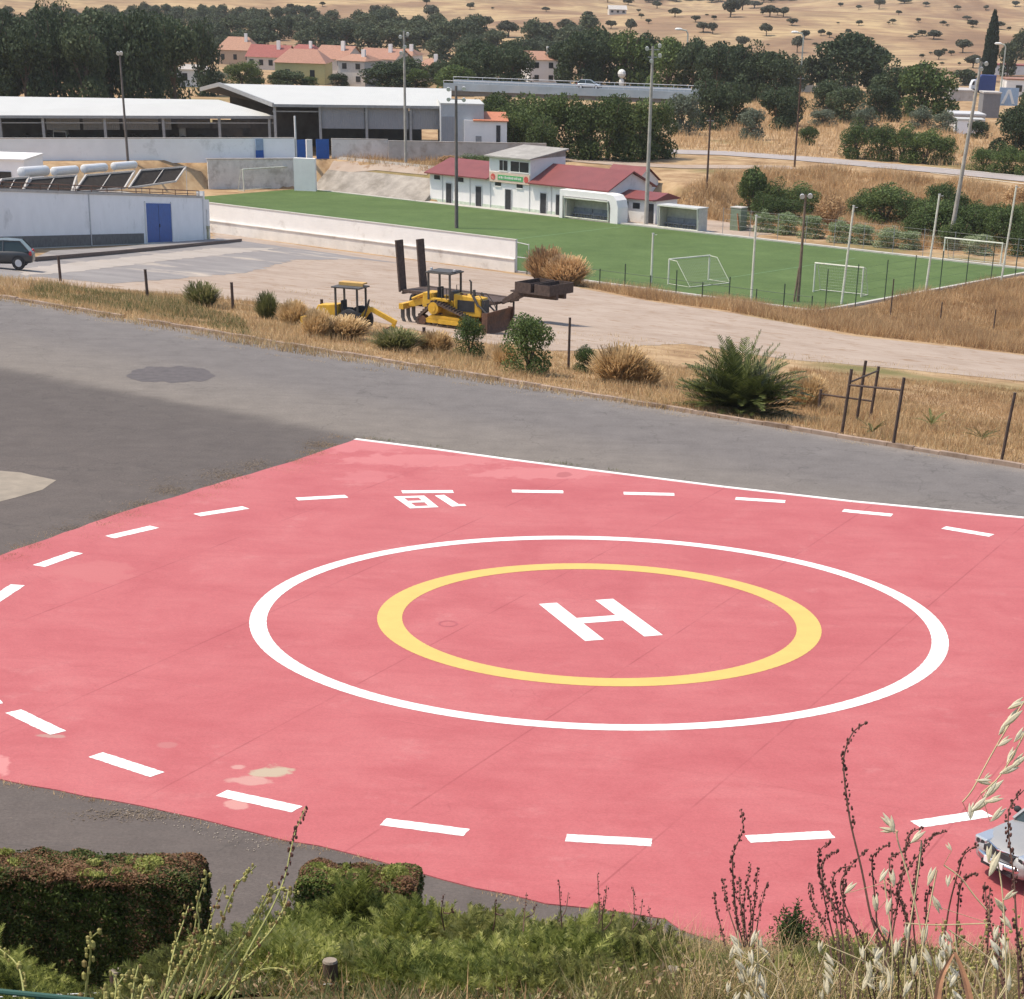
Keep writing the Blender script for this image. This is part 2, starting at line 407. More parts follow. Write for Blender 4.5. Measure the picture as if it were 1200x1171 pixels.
# ---------------------------------------------------------------- helipad
PX0, PY0 = -0.0037*14, 3.6474*14
PC = np.array([PX0, PY0]); R1, R2, R3 = .6132*14, .3921*14, 1.0648*14
padpx = [(418, 515), (505, 526), (600, 539), (700, 552), (850, 571), (1000, 588), (1200, 607), (1330, 622), (1330, 1135), (900, 1125), (800, 1092), (780, 1078), (640, 1060), (520, 1032),
         (410, 1001), (300, 977), (200, 953), (100, 934), (0, 914), (-120, 893), (-120, 708), (0, 652), (60, 631), (150, 599), (250, 569), (345, 541)]
pad = [inv(*p)[:2] for p in padpx]
def pad_mat():
    m, n, b = nodes_mat('red_pad_paint')
    tc = n.nodes.new('ShaderNodeTexCoord'); sp = n.nodes.new('ShaderNodeSeparateXYZ'); n.links.new(tc.outputs['Object'], sp.inputs[0])
    f = noise(n, .30, 10, rough=.68, dist=.5)
    c = ramp(n, f, [(.3, (.385, .088, .092)), (.5, (.43, .114, .116)), (.7, (.46, .140, .139))])
    st = noise(n, 1.1, 8, rough=.65, stretch=(.4, 1.6, 1))
    c = mix(n, mth(n, 'MULTIPLY', ramp(n, st, [(.47, (0, 0, 0)), (.7, (1, 1, 1))]), .5), c, (.37, .085, .088))
    wn = noise(n, .6, 9, rough=.75)
    c = mix(n, mth(n, 'MULTIPLY', ramp(n, wn, [(.58, (0, 0, 0)), (.72, (1, 1, 1))]), .5), c, (.51, .21, .20))
    fn = noise(n, 22, 3, rough=.8); c = mix(n, 1.0, c, ramp(n, fn, [(.3, (.87, .86, .86)), (.7, (1.12, 1.12, 1.12))]), 'MULTIPLY')
    # construction joints
    a = np.array(inv(800, 957)[:2]); q = np.array(inv(1160, 650)[:2]); d = (q-a)/np.linalg.norm(q-a); nv = np.array([-d[1], d[0]])
    a2 = np.array(inv(560, 897)[:2]); spc = abs(np.dot(a2-a, nv)); off = float(np.dot(a, nv))
    def joint(vx, vy, o_, spacing, wdt):
        u = mth(n, 'ADD', mth(n, 'MULTIPLY', sp.outputs[0], float(vx)), mth(n, 'MULTIPLY', sp.outputs[1], float(vy)))
        u = mth(n, 'DIVIDE', mth(n, 'SUBTRACT', u, o_), spacing)
        fr = mth(n, 'FRACT', mth(n, 'ADD', u, 100.5)); dd = mth(n, 'MULTIPLY', mth(n, 'ABSOLUTE', mth(n, 'SUBTRACT', fr, .5)), spacing)
        return mth(n, 'LESS_THAN', dd, wdt)
    br = ramp(n, noise(n, .5, 4), [(.35, (0, 0, 0)), (.6, (1, 1, 1))])
    j = mth(n, 'MULTIPLY', joint(nv[0], nv[1], off, spc, .022), br)
    c = mix(n, mth(n, 'MULTIPLY', j, .5), c, (.24, .045, .05))
    ck = n.nodes.new('ShaderNodeTexVoronoi'); ck.feature = 'DISTANCE_TO_EDGE'; ck.inputs['Scale'].default_value = .22; cn = n.nodes.new('ShaderNodeTexNoise'); cn.inputs['Scale'].default_value = .9; cv = n.nodes.new('ShaderNodeVectorMath'); cv.operation = 'MULTIPLY_ADD'; cv.inputs[1].default_value = (2.5, 2.5, 0); n.links.new(tc.outputs['Object'], cn.inputs[0]); n.links.new(cn.outputs[1], cv.inputs[0]); n.links.new(tc.outputs['Object'], cv.inputs[2]); n.links.new(cv.outputs[0], ck.inputs[0])
    c = mix(n, mth(n, 'MULTIPLY', mth(n, 'MULTIPLY', ramp(n, ck.outputs[0], [(0, (1, 1, 1)), (.004, (0, 0, 0))]), br), .3), c, (.25, .05, .055))
    j2 = mth(n, 'MULTIPLY', joint(d[0], d[1], 1.5, spc*1.9, .012), br)
    c = mix(n, mth(n, 'MULTIPLY', j2, .35), c, (.25, .06, .06))
    # places where the paint has worn off to the screed
    pn = noise(n, 1.3, 6)
    for (px, py, rx, ry, colr, st_) in [(318, 906, 24, 9, (.42, .34, .24), .95), (292, 916, 34, 5, (.50, .28, .24), .8), (280, 900, 14, 4, (.52, .30, .26), .7), (276, 944, 18, 7, (.55, .30, .26), .7),
             (62, 864, 20, 3, (.40, .24, .20), .8), (500, 540, 110, 8, (.52, .19, .185), .6), (640, 555, 90, 8, (.52, .19, .185), .6), (420, 522, 60, 10, (.52, .18, .18), .6), (660, 557, 9, 3, (.35, .10, .10), .8),
             (108, 672, 55, 14, (.45, .14, .135), .6), (196, 874, 14, 4, (.42, .16, .15), .7), (2, 900, 12, 12, (.60, .28, .26), .6), (430, 560, 40, 8, (.50, .17, .17), .5)]:
        c0 = np.array(inv(px, py)[:2]); ex = np.array(inv(px+rx, py)[:2]); ey = np.array(inv(px, py+ry)[:2])
        A = np.linalg.inv(np.stack([ex-c0, ey-c0], 1))
        dx = mth(n, 'SUBTRACT', sp.outputs[0], float(c0[0])); dy = mth(n, 'SUBTRACT', sp.outputs[1], float(c0[1]))
        u = mth(n, 'ADD', mth(n, 'MULTIPLY', dx, float(A[0, 0])), mth(n, 'MULTIPLY', dy, float(A[0, 1])))
        v = mth(n, 'ADD', mth(n, 'MULTIPLY', dx, float(A[1, 0])), mth(n, 'MULTIPLY', dy, float(A[1, 1])))
        r = mth(n, 'SQRT', mth(n, 'ADD', mth(n, 'MULTIPLY', u, u), mth(n, 'MULTIPLY', v, v)))
        r = mth(n, 'ADD', r, mth(n, 'MULTIPLY', mth(n, 'SUBTRACT', pn, .5), 2.4))
        k = ramp(n, r, [(.75, (1, 1, 1)), (1.0, (0, 0, 0))])
        c = mix(n, mth(n, 'MULTIPLY', k, st_), c, colr)
    n.links.new(c, b.inputs['Base Color']); b.inputs['Roughness'].default_value = .7
    b.inputs['Specular IOR Level'].default_value = .3
    bump(n, b, noise(n, 25, 3), .12, .01)
    return m
hp = sheet('helipad', rag(pad, .05, .6, 4), flat0, pad_mat(), off=.02, thick=.06)
tag(hp, 'pinkish red painted landing pad with white and yellow rings and a white H', 'helipad')
m_wh = M('white_road_paint', (.80, .79, .75), rough=.6, var=.04, scale=2, dirt=(.62, .45, .42), dscale=3.5, dlo=.62)
m_ye = M('yellow_road_paint', (.62, .425, .115), rough=.6, var=.05, scale=2, dirt=(.56, .34, .17), dscale=3.5, dlo=.62)
def ring(name, ro, ri, mat, n=720):
    me = bpy.data.meshes.new(name)
    v = []; f = []
    for i in range(n):
        a = 2*pi*i/n; e1, e2 = .003*sin(a*137)*sin(a*11)+.003*sin(a*183), .003*sin(a*141+1)*sin(a*13)+.003*sin(a*171); v += [(PX0+(ro+e1)*cos(a), PY0+(ro+e1)*sin(a), .0), (PX0+(ri+e2)*cos(a), PY0+(ri+e2)*sin(a), .0)]
    for i in range(n):
        j = (i+1) % n; f.append((2*i, 2*j, 2*j+1, 2*i+1))
    me.from_pydata([(x, y, .025) for x, y, z in v], [], f); me.update()
    return link(name, me, mat, hp)
tag(ring('outer_ring', R1, R1-.0295*14, m_wh), 'white circle painted around the yellow one')
tag(ring('inner_ring', R2, R2-.0437*14, m_ye), 'yellow circle painted around the H')
def mark(name, px, mat=m_wh, label=None, z=.025):
    o = sheet(name, [inv(*p)[:2] for p in px], flat0, mat, hp, off=z)
    return tag(o, label)
# letter H
u = np.array([cos(-1.2029), sin(-1.2029)]); v_ = np.array([-u[1], u[0]]); hl, hw, hb = .2428*14, .1437*14, .0347*14
def loc(a, b): p = PC+u*a+v_*b; return (p[0], p[1])
H_ = [(-hl/2, -hw/2), (-hl/2, -hw/2+hb), (-hb/2, -hw/2+hb), (-hb/2, hw/2-hb), (-hl/2, hw/2-hb), (-hl/2, hw/2), (hl/2, hw/2), (hl/2, hw/2-hb), (hb/2, hw/2-hb), (hb/2, -hw/2+hb), (hl/2, -hw/2+hb), (hl/2, -hw/2)]
tag(sheet('letter_h', [loc(a, b) for a, b in H_], flat0, m_wh, hp, off=.025), 'white letter H in the middle')
# dashes of the outer broken circle (ends read off the photograph, laid on the pad)
DASH = [((1104, 619), (1164, 629)), ((986, 599), (1047, 605)), ((860, 585), (922, 589)), ((729, 579), (792, 580.5)), ((598, 576.5), (662, 577.5)), ((469, 577.5), (533, 577)), ((346, 586), (408, 582.5)),
        ((229, 605), (290, 595.5)), ((127, 631), (183, 618)), ((44, 665), (92, 648)), ((-12, 708), (22, 686)), ((-36, 792), (-6, 828)),
        ((14, 834), (70, 861)), ((110, 885), (187, 910)), ((257, 930), (351, 950.5)), ((446, 964), (550, 977.5)), ((660, 983), (767, 989)), ((873, 985), (978, 979)), ((1070, 968), (1160, 954)), ((1250, 930), (1320, 905))]
for (a, b) in DASH:
    A = np.array(inv(*a)[:2]); B = np.array(inv(*b)[:2]); mdl = (A+B)/2; rd = mdl-PC; rd /= np.linalg.norm(rd); tn = np.array([-rd[1], rd[0]])
    # half a dash's width either way from the chord through the ends
    L = np.linalg.norm(B-A)/2*.94; w = .19; dd = (B-A)/np.linalg.norm(B-A); nn = np.array([-dd[1], dd[0]])
    sheet('dash', rag([tuple(mdl-dd*L-nn*w), tuple(mdl+dd*L-nn*w), tuple(mdl+dd*L+nn*w), tuple(mdl-dd*L+nn*w)], .010, .07, int(a[0]*7+3000)), flat0, m_wh, hp, off=.025)
# number painted by the dash at the far side
def zp(x, y): return (360+x/3.53, 500+y/3.53)
eight = MB()
def strip(mb, a, b, w):
    A = np.array(inv(*a)[:2]); B = np.array(inv(*b)[:2]); d = (B-A)/np.linalg.norm(B-A); n_ = np.array([-d[1], d[0]])*w/2
    A = A-d*w/2*.9; B = B+d*w/2*.9
    mb.add([(*(A-n_), .025), (*(B-n_), .025), (*(B+n_), .025), (*(A+n_), .025)], [(0, 1, 2, 3)])
E8 = [zp(378, 296), zp(472, 293), zp(523, 334), zp(437, 338), zp(408, 316), zp(497, 313)]
def poly8():
    # outline and two counters of the 8, as strips butted on slightly different heights
    segs = [(E8[0], E8[1]), (E8[1], E8[2]), (E8[2], E8[3]), (E8[3], E8[0]), (E8[4], E8[5])]
    for k, (a, b) in enumerate(segs):
        mb = eight; k0 = len(mb.v); strip(mb, a, b, .24)
        for i in range(k0, len(mb.v)): mb.v[i] = (mb.v[i][0], mb.v[i][1], .025+.0012*k)
poly8(); tag(eight.build('figure_eight', m_wh, hp), 'white painted figure 8')
one = MB(); strip(one, zp(553, 291), zp(612, 329), .30); k0 = len(one.v); strip(one, zp(618, 329), zp(640, 328), .24)
for i in range(k0, len(one.v)): one.v[i] = (one.v[i][0], one.v[i][1], .0265)
tag(one.build('figure_one', m_wh, hp), 'white painted figure 1')
# white line on a low edge strip along the road side of the pad
ed = MB(); e_px = [(418, 515), (505, 526), (600, 539), (700, 552), (850, 571), (1000, 588), (1200, 607), (1330, 622)]
ep = [np.array(inv(*p)[:2]) for p in e_px]
for a, b in zip(ep[:-1], ep[1:]):
    d = (b-a)/np.linalg.norm(b-a); nn = np.array([-d[1], d[0]])*.2
    ed.add([(*a, .035), (*b, .035), (*(b-nn), .035), (*(a-nn), .035), (*a, -.03), (*b, -.03), (*(b-nn), -.03), (*(a-nn), -.03)], [(0, 3, 2, 1), (0, 1, 5, 4), (2, 3, 7, 6)])
tag(ed.build('edge_line', m_wh, hp), 'white line along the roadside edge')
# manhole cover
mh = [inv(525+11.5*cos(a), 732+3.8*sin(a))[:2] for a in np.linspace(0, 2*pi, 28, False)]
mi_ = [inv(525+9*cos(a), 732+2.7*sin(a))[:2] for a in np.linspace(0, 2*pi, 28, False)]
mhm = MB(); mhm.add([(*p, .024) for p in mh]+[(*p, .024) for p in mi_], [(i, (i+1) % 28, (i+1) % 28+28, i+28) for i in range(28)][::1])
mho = mhm.build('manhole_rim', M('faded_joint', (.36, .09, .10)), hp)
# ---------------------------------------------------------------- lot, tracks, pitch
def poly_hit(px, rg_amp=.25, step=1.5, seed=3):
    return rag([hit(*p)[:2] for p in px], rg_amp, step, seed)
m_sand = ground_mat('pale_dirt', [(.3, (.31, .235, .18)), (.5, (.37, .29, .23)), (.7, (.42, .34, .275))], .25, .9, (.27, .18, .115), .56, .25)
m_lota = ground_mat('worn_lot_asphalt', [(.3, (.20, .185, .18)), (.5, (.25, .23, .22)), (.7, (.29, .27, .255))], .3, .15, (.46, .39, .32), .56, .15)
m_lotb = ground_mat('pale_lot_concrete', [(.3, (.33, .29, .25)), (.5, (.38, .335, .295)), (.7, (.42, .375, .335))], .3, .5, (.44, .37, .31), .6, .1)
gl = lambda x, y: float(G(x, y))
tag(sheet('dirt_yard', poly_hit([(-40, 336), (60, 336), (130, 338), (200, 345), (330, 356), (470, 384), (560, 402), (640, 412), (730, 408), (800, 403), (920, 421), (1060, 433), (1200, 447), (1300, 460), (1300, 428), (1200, 417), (1100, 405), (1000, 394), (900, 375), (850, 366), (760, 353), (690, 340), (625, 325), (500, 307), (380, 292), (252, 272), (246, 284), (100, 300), (-40, 312)], .4, 1.2), gl, m_sand, off=.012), kind='structure')
tag(sheet('lot_asphalt', poly_hit([(-40, 330), (50, 325), (130, 333), (190, 328), (290, 320), (345, 305), (420, 304), (470, 309), (380, 296), (300, 285), (256, 279), (250, 286), (150, 297), (60, 304), (-40, 314)], .3, 1.2, 8), gl, m_lota, off=.02), kind='structure')
tag(sheet('lot_concrete', poly_hit([(20, 316), (80, 309), (160, 301), (250, 291), (330, 291), (270, 298), (170, 309), (90, 319), (30, 324)], .2, 1.2, 9), gl, m_lotb, off=.028), kind='structure')
def turf_mat():
    m, n, b = nodes_mat('artificial_turf')
    c = ramp(n, noise(n, .12, 6), [(.35, (.080, .124, .038)), (.65, (.095, .146, .047))])
    c = mix(n, 1.0, c, ramp(n, noise(n, 6, 4), [(.3, (.85, .85, .85)), (.7, (1.15, 1.15, 1.15))]), 'MULTIPLY')
    c = mix(n, 1.0, c, ramp(n, noise(n, .35, 8, rough=.75), [(.35, (.84, .86, .84)), (.65, (1.14, 1.1, 1.12))]), 'MULTIPLY')
    n.links.new(c, b.inputs['Base Color']); b.inputs['Roughness'].default_value = .9; b.inputs['Specular IOR Level'].default_value = .15
    return m
zf = lambda x, y: -10.0
def tsrect(t0, t1, s0, s1): return [XY(t0, s0), XY(t1, s0), XY(t1, s1), XY(t0, s1)]
tag(sheet('football_pitch', tsrect(-190.5, -94.2, 156.4, 195.6), zf, turf_mat(), off=.05), kind='structure')
m_line = M('faint_pitch_line', (.13, .24, .12), var=.2)
m_whl = M('white_line', (.7, .7, .64), var=.1)
ln = MB()
for (t0, t1, s0, s1) in [(-190, -94.6, 194.9, 195.02), (-94.8, -94.68, 157, 195), (-142, -141.9, 157, 195), (-111, -110.9, 164, 190)]:
    p = tsrect(t0, t1, s0, s1); ln.add([(*q, -9.944) for q in p], [(0, 1, 2, 3)])
tag(ln.build('pitch_lines', m_line), kind='structure')
# pale concrete kerb round the pitch
m_conc = M('pale_concrete', (.50, .47, .42), var=.12, scale=1.2, dirt=(.33, .28, .23), dlo=.55)
kp = MB()
for (t0, t1, s0, s1, h) in [(-190.5, -173, 195.6, 196.0, .10), (-143.5, -86, 195.6, 196.1, .18), (-94.2, -93.8, 156.2, 195.6, .2), (-127, -94.2, 156.0, 156.4, .12)]:
    p = tsrect(t0, t1, s0, s1); kp.slab(p, -10.1, -10+h)
tag(kp.build('pitch_kerb', m_conc), kind='structure')
tag(sheet('club_pavement', tsrect(-174, -133, 195.62, 198.2), zf, M('pavement', (.46, .44, .40), dirt=(.3, .27, .22)), off=.06), kind='structure')
tag(sheet('parking_ground', rag(tsrect(-143, -128, 196.3, 221.5), .5, 1.5), zf, m_sand, off=.03), kind='structure')
# tracks and the road on the far side
def strip_on_land(name, px_line, width, mat, off=.06, step=3):
    pts = [np.array(hit(*p)[:2]) for p in px_line]; line = []
    for a, b in zip(pts[:-1], pts[1:]):
        k = max(1, int(np.linalg.norm(b-a)/step)); line += [a+(b-a)*j/k for j in range(k)]
    line.append(pts[-1]); v = []; f = []
    nd = 5
    for i, p in enumerate(line):
        d = line[min(i+1, len(line)-1)]-line[max(i-1, 0)]; d /= np.linalg.norm(d)+1e-9; nn = np.array([-d[1], d[0]])
        for j in range(nd):
            q = p+nn*width*(j/(nd-1)-.5); v.append((q[0], q[1], float(G(*q))+off))
    for i in range(len(line)-1):
        for j in range(nd-1):
            a = i*nd+j; f.append((a, a+nd, a+nd+1, a+1))
    me = bpy.data.meshes.new(name); me.from_pydata(v, [], f); me.update()
    return tag(link(name, me, mat), kind='structure')
m_road2 = M('pale_road_asphalt', (.34, .30, .28), var=.12, scale=.5, rough=.9)
strip_on_land('far_road', [(780, 178), (850, 180), (950, 187), (1050, 196), (1120, 202), (1230, 213)], 7.0, m_road2)
strip_on_land('dirt_track', [(655, 186), (720, 192), (800, 196), (860, 196), (930, 197)], 5.0, m_sand)
strip_on_land('dirt_track_left', [(390, 190), (450, 192), (510, 198)], 3.0, m_sand)
ml = MB()
for px0, px1 in [((1016, 196.5), (1024, 197.3)), ((1036, 197.6), (1046, 198.4)), ((1090, 203.5), (1200, 216.5)), ((1046, 193), (1200, 207.5))]:
    a = np.array(hit(*px0)); b = np.array(hit(*px1)); d = (b-a)/np.linalg.norm(b-a); nn = np.array([-d[1], d[0], 0])*.12
    ml.add([a-nn+(0, 0, .1), b-nn+(0, 0, .1), b+nn+(0, 0, .1), a+nn+(0, 0, .1)], [(0, 1, 2, 3)])
tag(ml.build('road_markings', m_whl), kind='structure')
# ---------------------------------------------------------------- shared materials for built things
m_white = M('white_render', (.78, .755, .72), var=.05, scale=.8, dirt=(.55, .51, .46), dscale=.5, dlo=.58, rough=.9)
m_whitec = M('bluish_white_render', (.84, .84, .84), var=.05, scale=.6, dirt=(.50, .50, .49), dscale=.3, dlo=.56, rough=.9)
m_stain = M('stained_white_render', (.62, .59, .55), var=.10, scale=1.5, dirt=(.34, .31, .27), dscale=.5, dlo=.46, rough=.9)
m_greyw = M('grey_render', (.44, .41, .38), var=.12, scale=1, dirt=(.33, .29, .25), dlo=.52, rough=.95)
m_embank = M('weathered_concrete', (.31, .275, .235), var=.25, scale=.9, dirt=(.18, .155, .125), dscale=.35, dlo=.48, rough=.95)
m_red = M('red_roof_sheet', (.20, .052, .048), var=.12, scale=.7, rough=.55, dirt=(.25, .09, .075), dlo=.62)
m_roofw = M('cream_roof_sheet', (.52, .515, .48), var=.04, scale=.4, rough=.5, dirt=(.46, .44, .40), dlo=.6)
m_steel = M('grey_steel', (.30, .30, .30), var=.15, metal=.2, rough=.5)
m_dsteel = M('dark_steel', (.07, .065, .06), var=.3, rough=.6)
m_dark = M('dark_interior', (.03, .03, .032), var=.4, rough=.8)
m_glass = M('dark_glass', (.03, .035, .04), var=.1, rough=.15)
m_blue = M('blue_paint', (.012, .085, .33), var=.15, rough=.6, dirt=(.03, .08, .22), dlo=.62)
m_panel = M('grey_cladding', (.27, .275, .29), var=.06, scale=.5, rough=.6, dirt=(.2, .2, .21), dlo=.6)
m_dpanel = M('dark_cladding', (.12, .12, .13), var=.15)
m_rust = M('rusty_steel', (.13, .065, .04), var=.4, scale=6, rough=.85, dirt=(.06, .04, .03))
m_rustd = M('dark_rusty_steel', (.075, .05, .04), var=.4, scale=6, rough=.85)
m_wood = M('dark_weathered_wood', (.09, .055, .04), var=.35, scale=5, rough=.95)
m_poleg = M('concrete_pole', (.36, .33, .29), var=.15, scale=2, dirt=(.22, .2, .17), rough=.9)
m_poled = M('dark_pole', (.14, .12, .11), var=.2, scale=2, rough=.9)
m_wpole = M('white_painted_pole', (.62, .62, .52), var=.1, scale=2, rough=.6, dirt=(.42, .4, .3))
m_lamp = M('lamp_metal', (.55, .55, .55), var=.1, rough=.4)
m_greenp = M('dark_green_metal', (.035, .06, .04), var=.2, rough=.6)
m_bench = M('grey_bench', (.20, .21, .23), var=.25, scale=4)
def tsz(t, s, z): x, y = XY(t, s); return (x, y, z)
# corrugation lines on roofs
def add_wave(m, scale, depth=.3, axis='X'):
    n = m.node_tree; b = n.nodes['Principled BSDF']; tc = n.nodes.new('ShaderNodeTexCoord'); w = n.nodes.new('ShaderNodeTexWave')
    w.bands_direction = axis; w.inputs['Scale'].default_value = scale; n.links.new(tc.outputs['Object'], w.inputs[0])
    bump(n, b, w.outputs[1], depth, .05)
add_wave(m_red, 1.6); add_wave(m_roofw, 1.2, .2); add_wave(m_panel, 1.5, .4)
# ---------------------------------------------------------------- long white wall beside the pitch
w0, w1 = -190.0, -125.9
mw = thing('boundary_wall', 'long low white wall with a recessed lower band between the dirt yard and the green pitch', 'wall', tsz(w0, 155.9, 0), RZ)
L = w1-w0
def wallprof(x): return max(-9.98, float(G(*XY(w0+x, 155.7))))
u_ = MB(); u_.box(0, L, 0, .25, -9.9, -7.35); u_.build('upper_wall', m_white, mw)
l_ = MB(); l_.box(0, L, -.12, -.002, -10.2, -8.85); l_.box(0, L, -.2, -.122, -8.93, -8.85); l_.build('plinth', M('chalky_plinth', (.70, .67, .62), var=.12, scale=.7, dirt=(.42, .36, .30), dscale=.6, dlo=.55, rough=.95), mw)
c_ = MB(); c_.box(-.02, L+.02, -.04, .29, -7.348, -7.28); c_.build('coping', m_conc, mw)
# mesh gate at its end
gt = thing('mesh_gate', 'green mesh gate in a steel frame at the end of the long white wall', 'gate', tsz(w1+.1, 156, -10), RZ)
g_ = MB()
for a, b in [((0, 0, 0), (0, 0, 2.6)), ((1.35, 0, 0), (1.35, 0, 2.5)), ((0, 0, 2.5), (1.35, 0, 2.4)), ((0, 0, 1.3), (1.35, 0, 1.3)), ((0, 0, .15), (1.35, 0, .15))]: g_.tube([a, b], .035, 6)
g_.build('frame', m_lamp, gt)
g_ = MB()
for k in range(1, 18): g_.tube([(k*.075, 0, .15), (k*.075, 0, 2.4)], .007, 3, cap=False)
for k in range(1, 28): g_.tube([(0, 0, .15+k*.08), (1.35, 0, .15+k*.08)], .007, 3, cap=False)
g_.build('mesh_panel', M('green_wire', (.05, .13, .05)), gt)
# ---------------------------------------------------------------- clubhouse
ch = thing('clubhouse', 'white single-storey clubhouse with red roofs and a grey-topped box over its sign', 'clubhouse', tsz(-172, 197.3, -10), RZ)
def wallwin(name, m, parent, rects, depth=.25, mat2=None):
    for (x0, x1, z0, z1) in rects:
        f = MB(); f.box(x0, x1, -.05, -.003, z0, z1); o = f.build(name, mat2 or m_glass, parent)
w = MB(); w.box(0, 25.5, 0, 8, -.1, 3.15)
w.add([(0, 0, 3.152), (0, 8, 3.152), (0, 4, 4.2), (25.5, 0, 3.152), (25.5, 8, 3.152), (25.5, 4, 4.55)], [(0, 2, 1), (3, 4, 5)])
w.build('wall', m_white, ch)
for (x0, x1, zr) in ((-.4, 8.9, 4.35), (14.75, 25.9, 4.75)):
    rf = MB(); rf.prism([(0, 0)], 0, 0) if False else None
    rf.add([(x0, -.55, 3.02), (x1, -.55, 3.02), (x1, 4, zr), (x0, 4, zr), (x0, 8.5, 3.05), (x1, 8.5, 3.05),
            (x0, -.55, 2.9), (x1, -.55, 2.9), (x1, 4, zr-.12), (x0, 4, zr-.12), (x0, 8.5, 2.93), (x1, 8.5, 2.93)],
           [(0, 1, 2, 3), (3, 2, 5, 4), (6, 9, 8, 7), (9, 10, 11, 8), (0, 6, 7, 1), (4, 5, 11, 10), (0, 3, 9, 6), (3, 4, 10, 9), (1, 7, 8, 2), (2, 8, 11, 5)])
    rf.build('roof', m_red, ch)
tw = MB(); tw.box(8.9, 14.75, -.12, 6.2, 3.0, 5.35); tw.build('upper_storey', m_white, ch)
tr_ = MB(); tr_.add([(8.5, -.6, 5.36), (15.0, -.6, 5.36), (15.0, 6.5, 6.15), (8.5, 6.5, 6.15), (8.5, -.6, 5.24), (15.0, -.6, 5.24), (15.0, 6.5, 6.0), (8.5, 6.5, 6.0)],
                    [(0, 1, 2, 3), (4, 7, 6, 5), (0, 4, 5, 1), (1, 5, 6, 2), (2, 6, 7, 3), (3, 7, 4, 0)])
tr_.add([(8.9, 6.2, 5.35), (14.75, 6.2, 5.35), (14.75, 6.2, 6.1), (8.9, 6.2, 6.1), (14.75, -.1, 5.35)], [(0, 1, 2, 3), (1, 4, 2)])
tr_.build('upper_roof', M('grey_fibre_cement', (.30, .28, .25), var=.15, scale=1, dirt=(.4, .38, .34)), ch)
for (x0, x1, z0, z1) in ((10.4, 11.5, 3.95, 4.95), (12.0, 14.5, 3.95, 4.95)):
    f = MB(); f.box(x0, x1, -.17, -.123, z0, z1); o = f.build('window', m_glass, ch)
    f = MB(); f.box(x0-.08, x1+.08, -.2, -.123, z0-.1, z0-.002); f.box((x0+x1)/2-.03, (x0+x1)/2+.03, -.2, -.172, z0, z1); f.build('frame', m_white, o)
sg = MB(); sg.box(8.95, 14.7, -.2, -.123, 2.75, 3.75); so_ = sg.build('sign_board', M('cream_sign', (.62, .48, .38), var=.1), ch)
g = MB(); g.box(10.2, 13.8, -.23, -.202, 3.0, 3.5); g.build('green_band', M('sign_green', (.08, .35, .12), var=.1), so_)
g = MB()
for k, wd_ in enumerate((.18, .2, .12, .2, .16, .2, .2, .14, .2, .18, .2, .12)): g.box(10.35+k*.28, 10.35+k*.28+wd_, -.245, -.232, 3.14, 3.34+.04*(k % 2))
g.build('lettering', M('sign_letters', (.6, .62, .55)), so_)
for xx in (9.5, 14.25):
    g = MB(); g.tube([(xx, -.203, 3.25), (xx, -.23, 3.25)], .32, 20); g.build('emblem', M('sign_red', (.55, .09, .07), dirt=(.7, .6, .5), dlo=.55, dscale=3), so_)
for x in (2.9, 7.3, 11.6, 16.6, 18.8):
    f = MB(); f.box(x-.42, x+.42, -.06, -.003, .02, 2.05); d = f.build('door', m_dark, ch)
    f = MB(); f.box(x-.48, x-.422, -.1, -.003, .02, 2.1); f.box(x+.422, x+.48, -.1, -.003, .02, 2.1); f.box(x-.48, x+.48, -.1, -.003, 2.102, 2.16); f.build('frame', m_lamp, d)
for x in (1.1, 4.6, 10.1, 13.2, 21.2, 24.3):
    f = MB(); f.box(x-.42, x+.42, -.06, -.003, 2.35, 2.78); d = f.build('window', m_glass, ch)
    f = MB(); f.box(x-.48, x+.48, -.1, -.003, 2.26, 2.34); f.build('sill', m_white, d)
f = MB()
for x in (1.9, 6.0, 9.0, 14.6, 17.7, 19.7): f.tube([(x, -.06, .05), (x, -.06, 2.95)], .04, 6)
f.build('downpipes', m_lamp, ch)
f = MB(); f.box(0, 20.3, -.03, -.002, 0, .35); f.build('plinth', M('green_stained_plinth', (.50, .56, .44), var=.2), ch)
# annexe at its right end
an = thing('annexe', 'small white annexe with a low red roof at the right end of the clubhouse', 'annexe', tsz(-146.3, 199.0, -10), RZ)
w = MB(); w.box(0, 4.9, 0, 4.0, -.1, 2.35); w.build('wall', m_white, an)
rf = MB(); rf.add([(-.2, -.4, 2.36), (5.1, -.4, 2.36), (5.1, 2.0, 2.95), (-.2, 2.0, 2.95), (5.1, 4.3, 2.4), (-.2, 4.3, 2.4), (-.2, -.4, 2.26), (5.1, -.4, 2.26), (5.1, 4.3, 2.3), (-.2, 4.3, 2.3)],
                  [(0, 1, 2, 3), (3, 2, 4, 5), (0, 6, 7, 1), (1, 7, 8, 4), (1, 4, 2), (0, 3, 5), (6, 9, 8, 7)]); rf.build('roof', m_red, an)
for x, w_ in ((.9, .35), (4.3, .35)): f = MB(); f.box(x-w_, x+w_, -.05, -.003, .02, 1.95); f.build('door', m_dark, an)
f = MB(); f.box(1.9, 2.8, -.05, -.003, 1.35, 1.9); f.build('window', m_glass, an)
f = MB(); f.box(4.903, 4.93, 1.0, 1.9, 1.3, 1.9); f.build('window', m_glass, an)
an2 = thing('rear_shed', 'small white gabled shed with a blue window behind the red-roofed annexe', 'shed', tsz(-154.0, 206.2, -10), RZ)
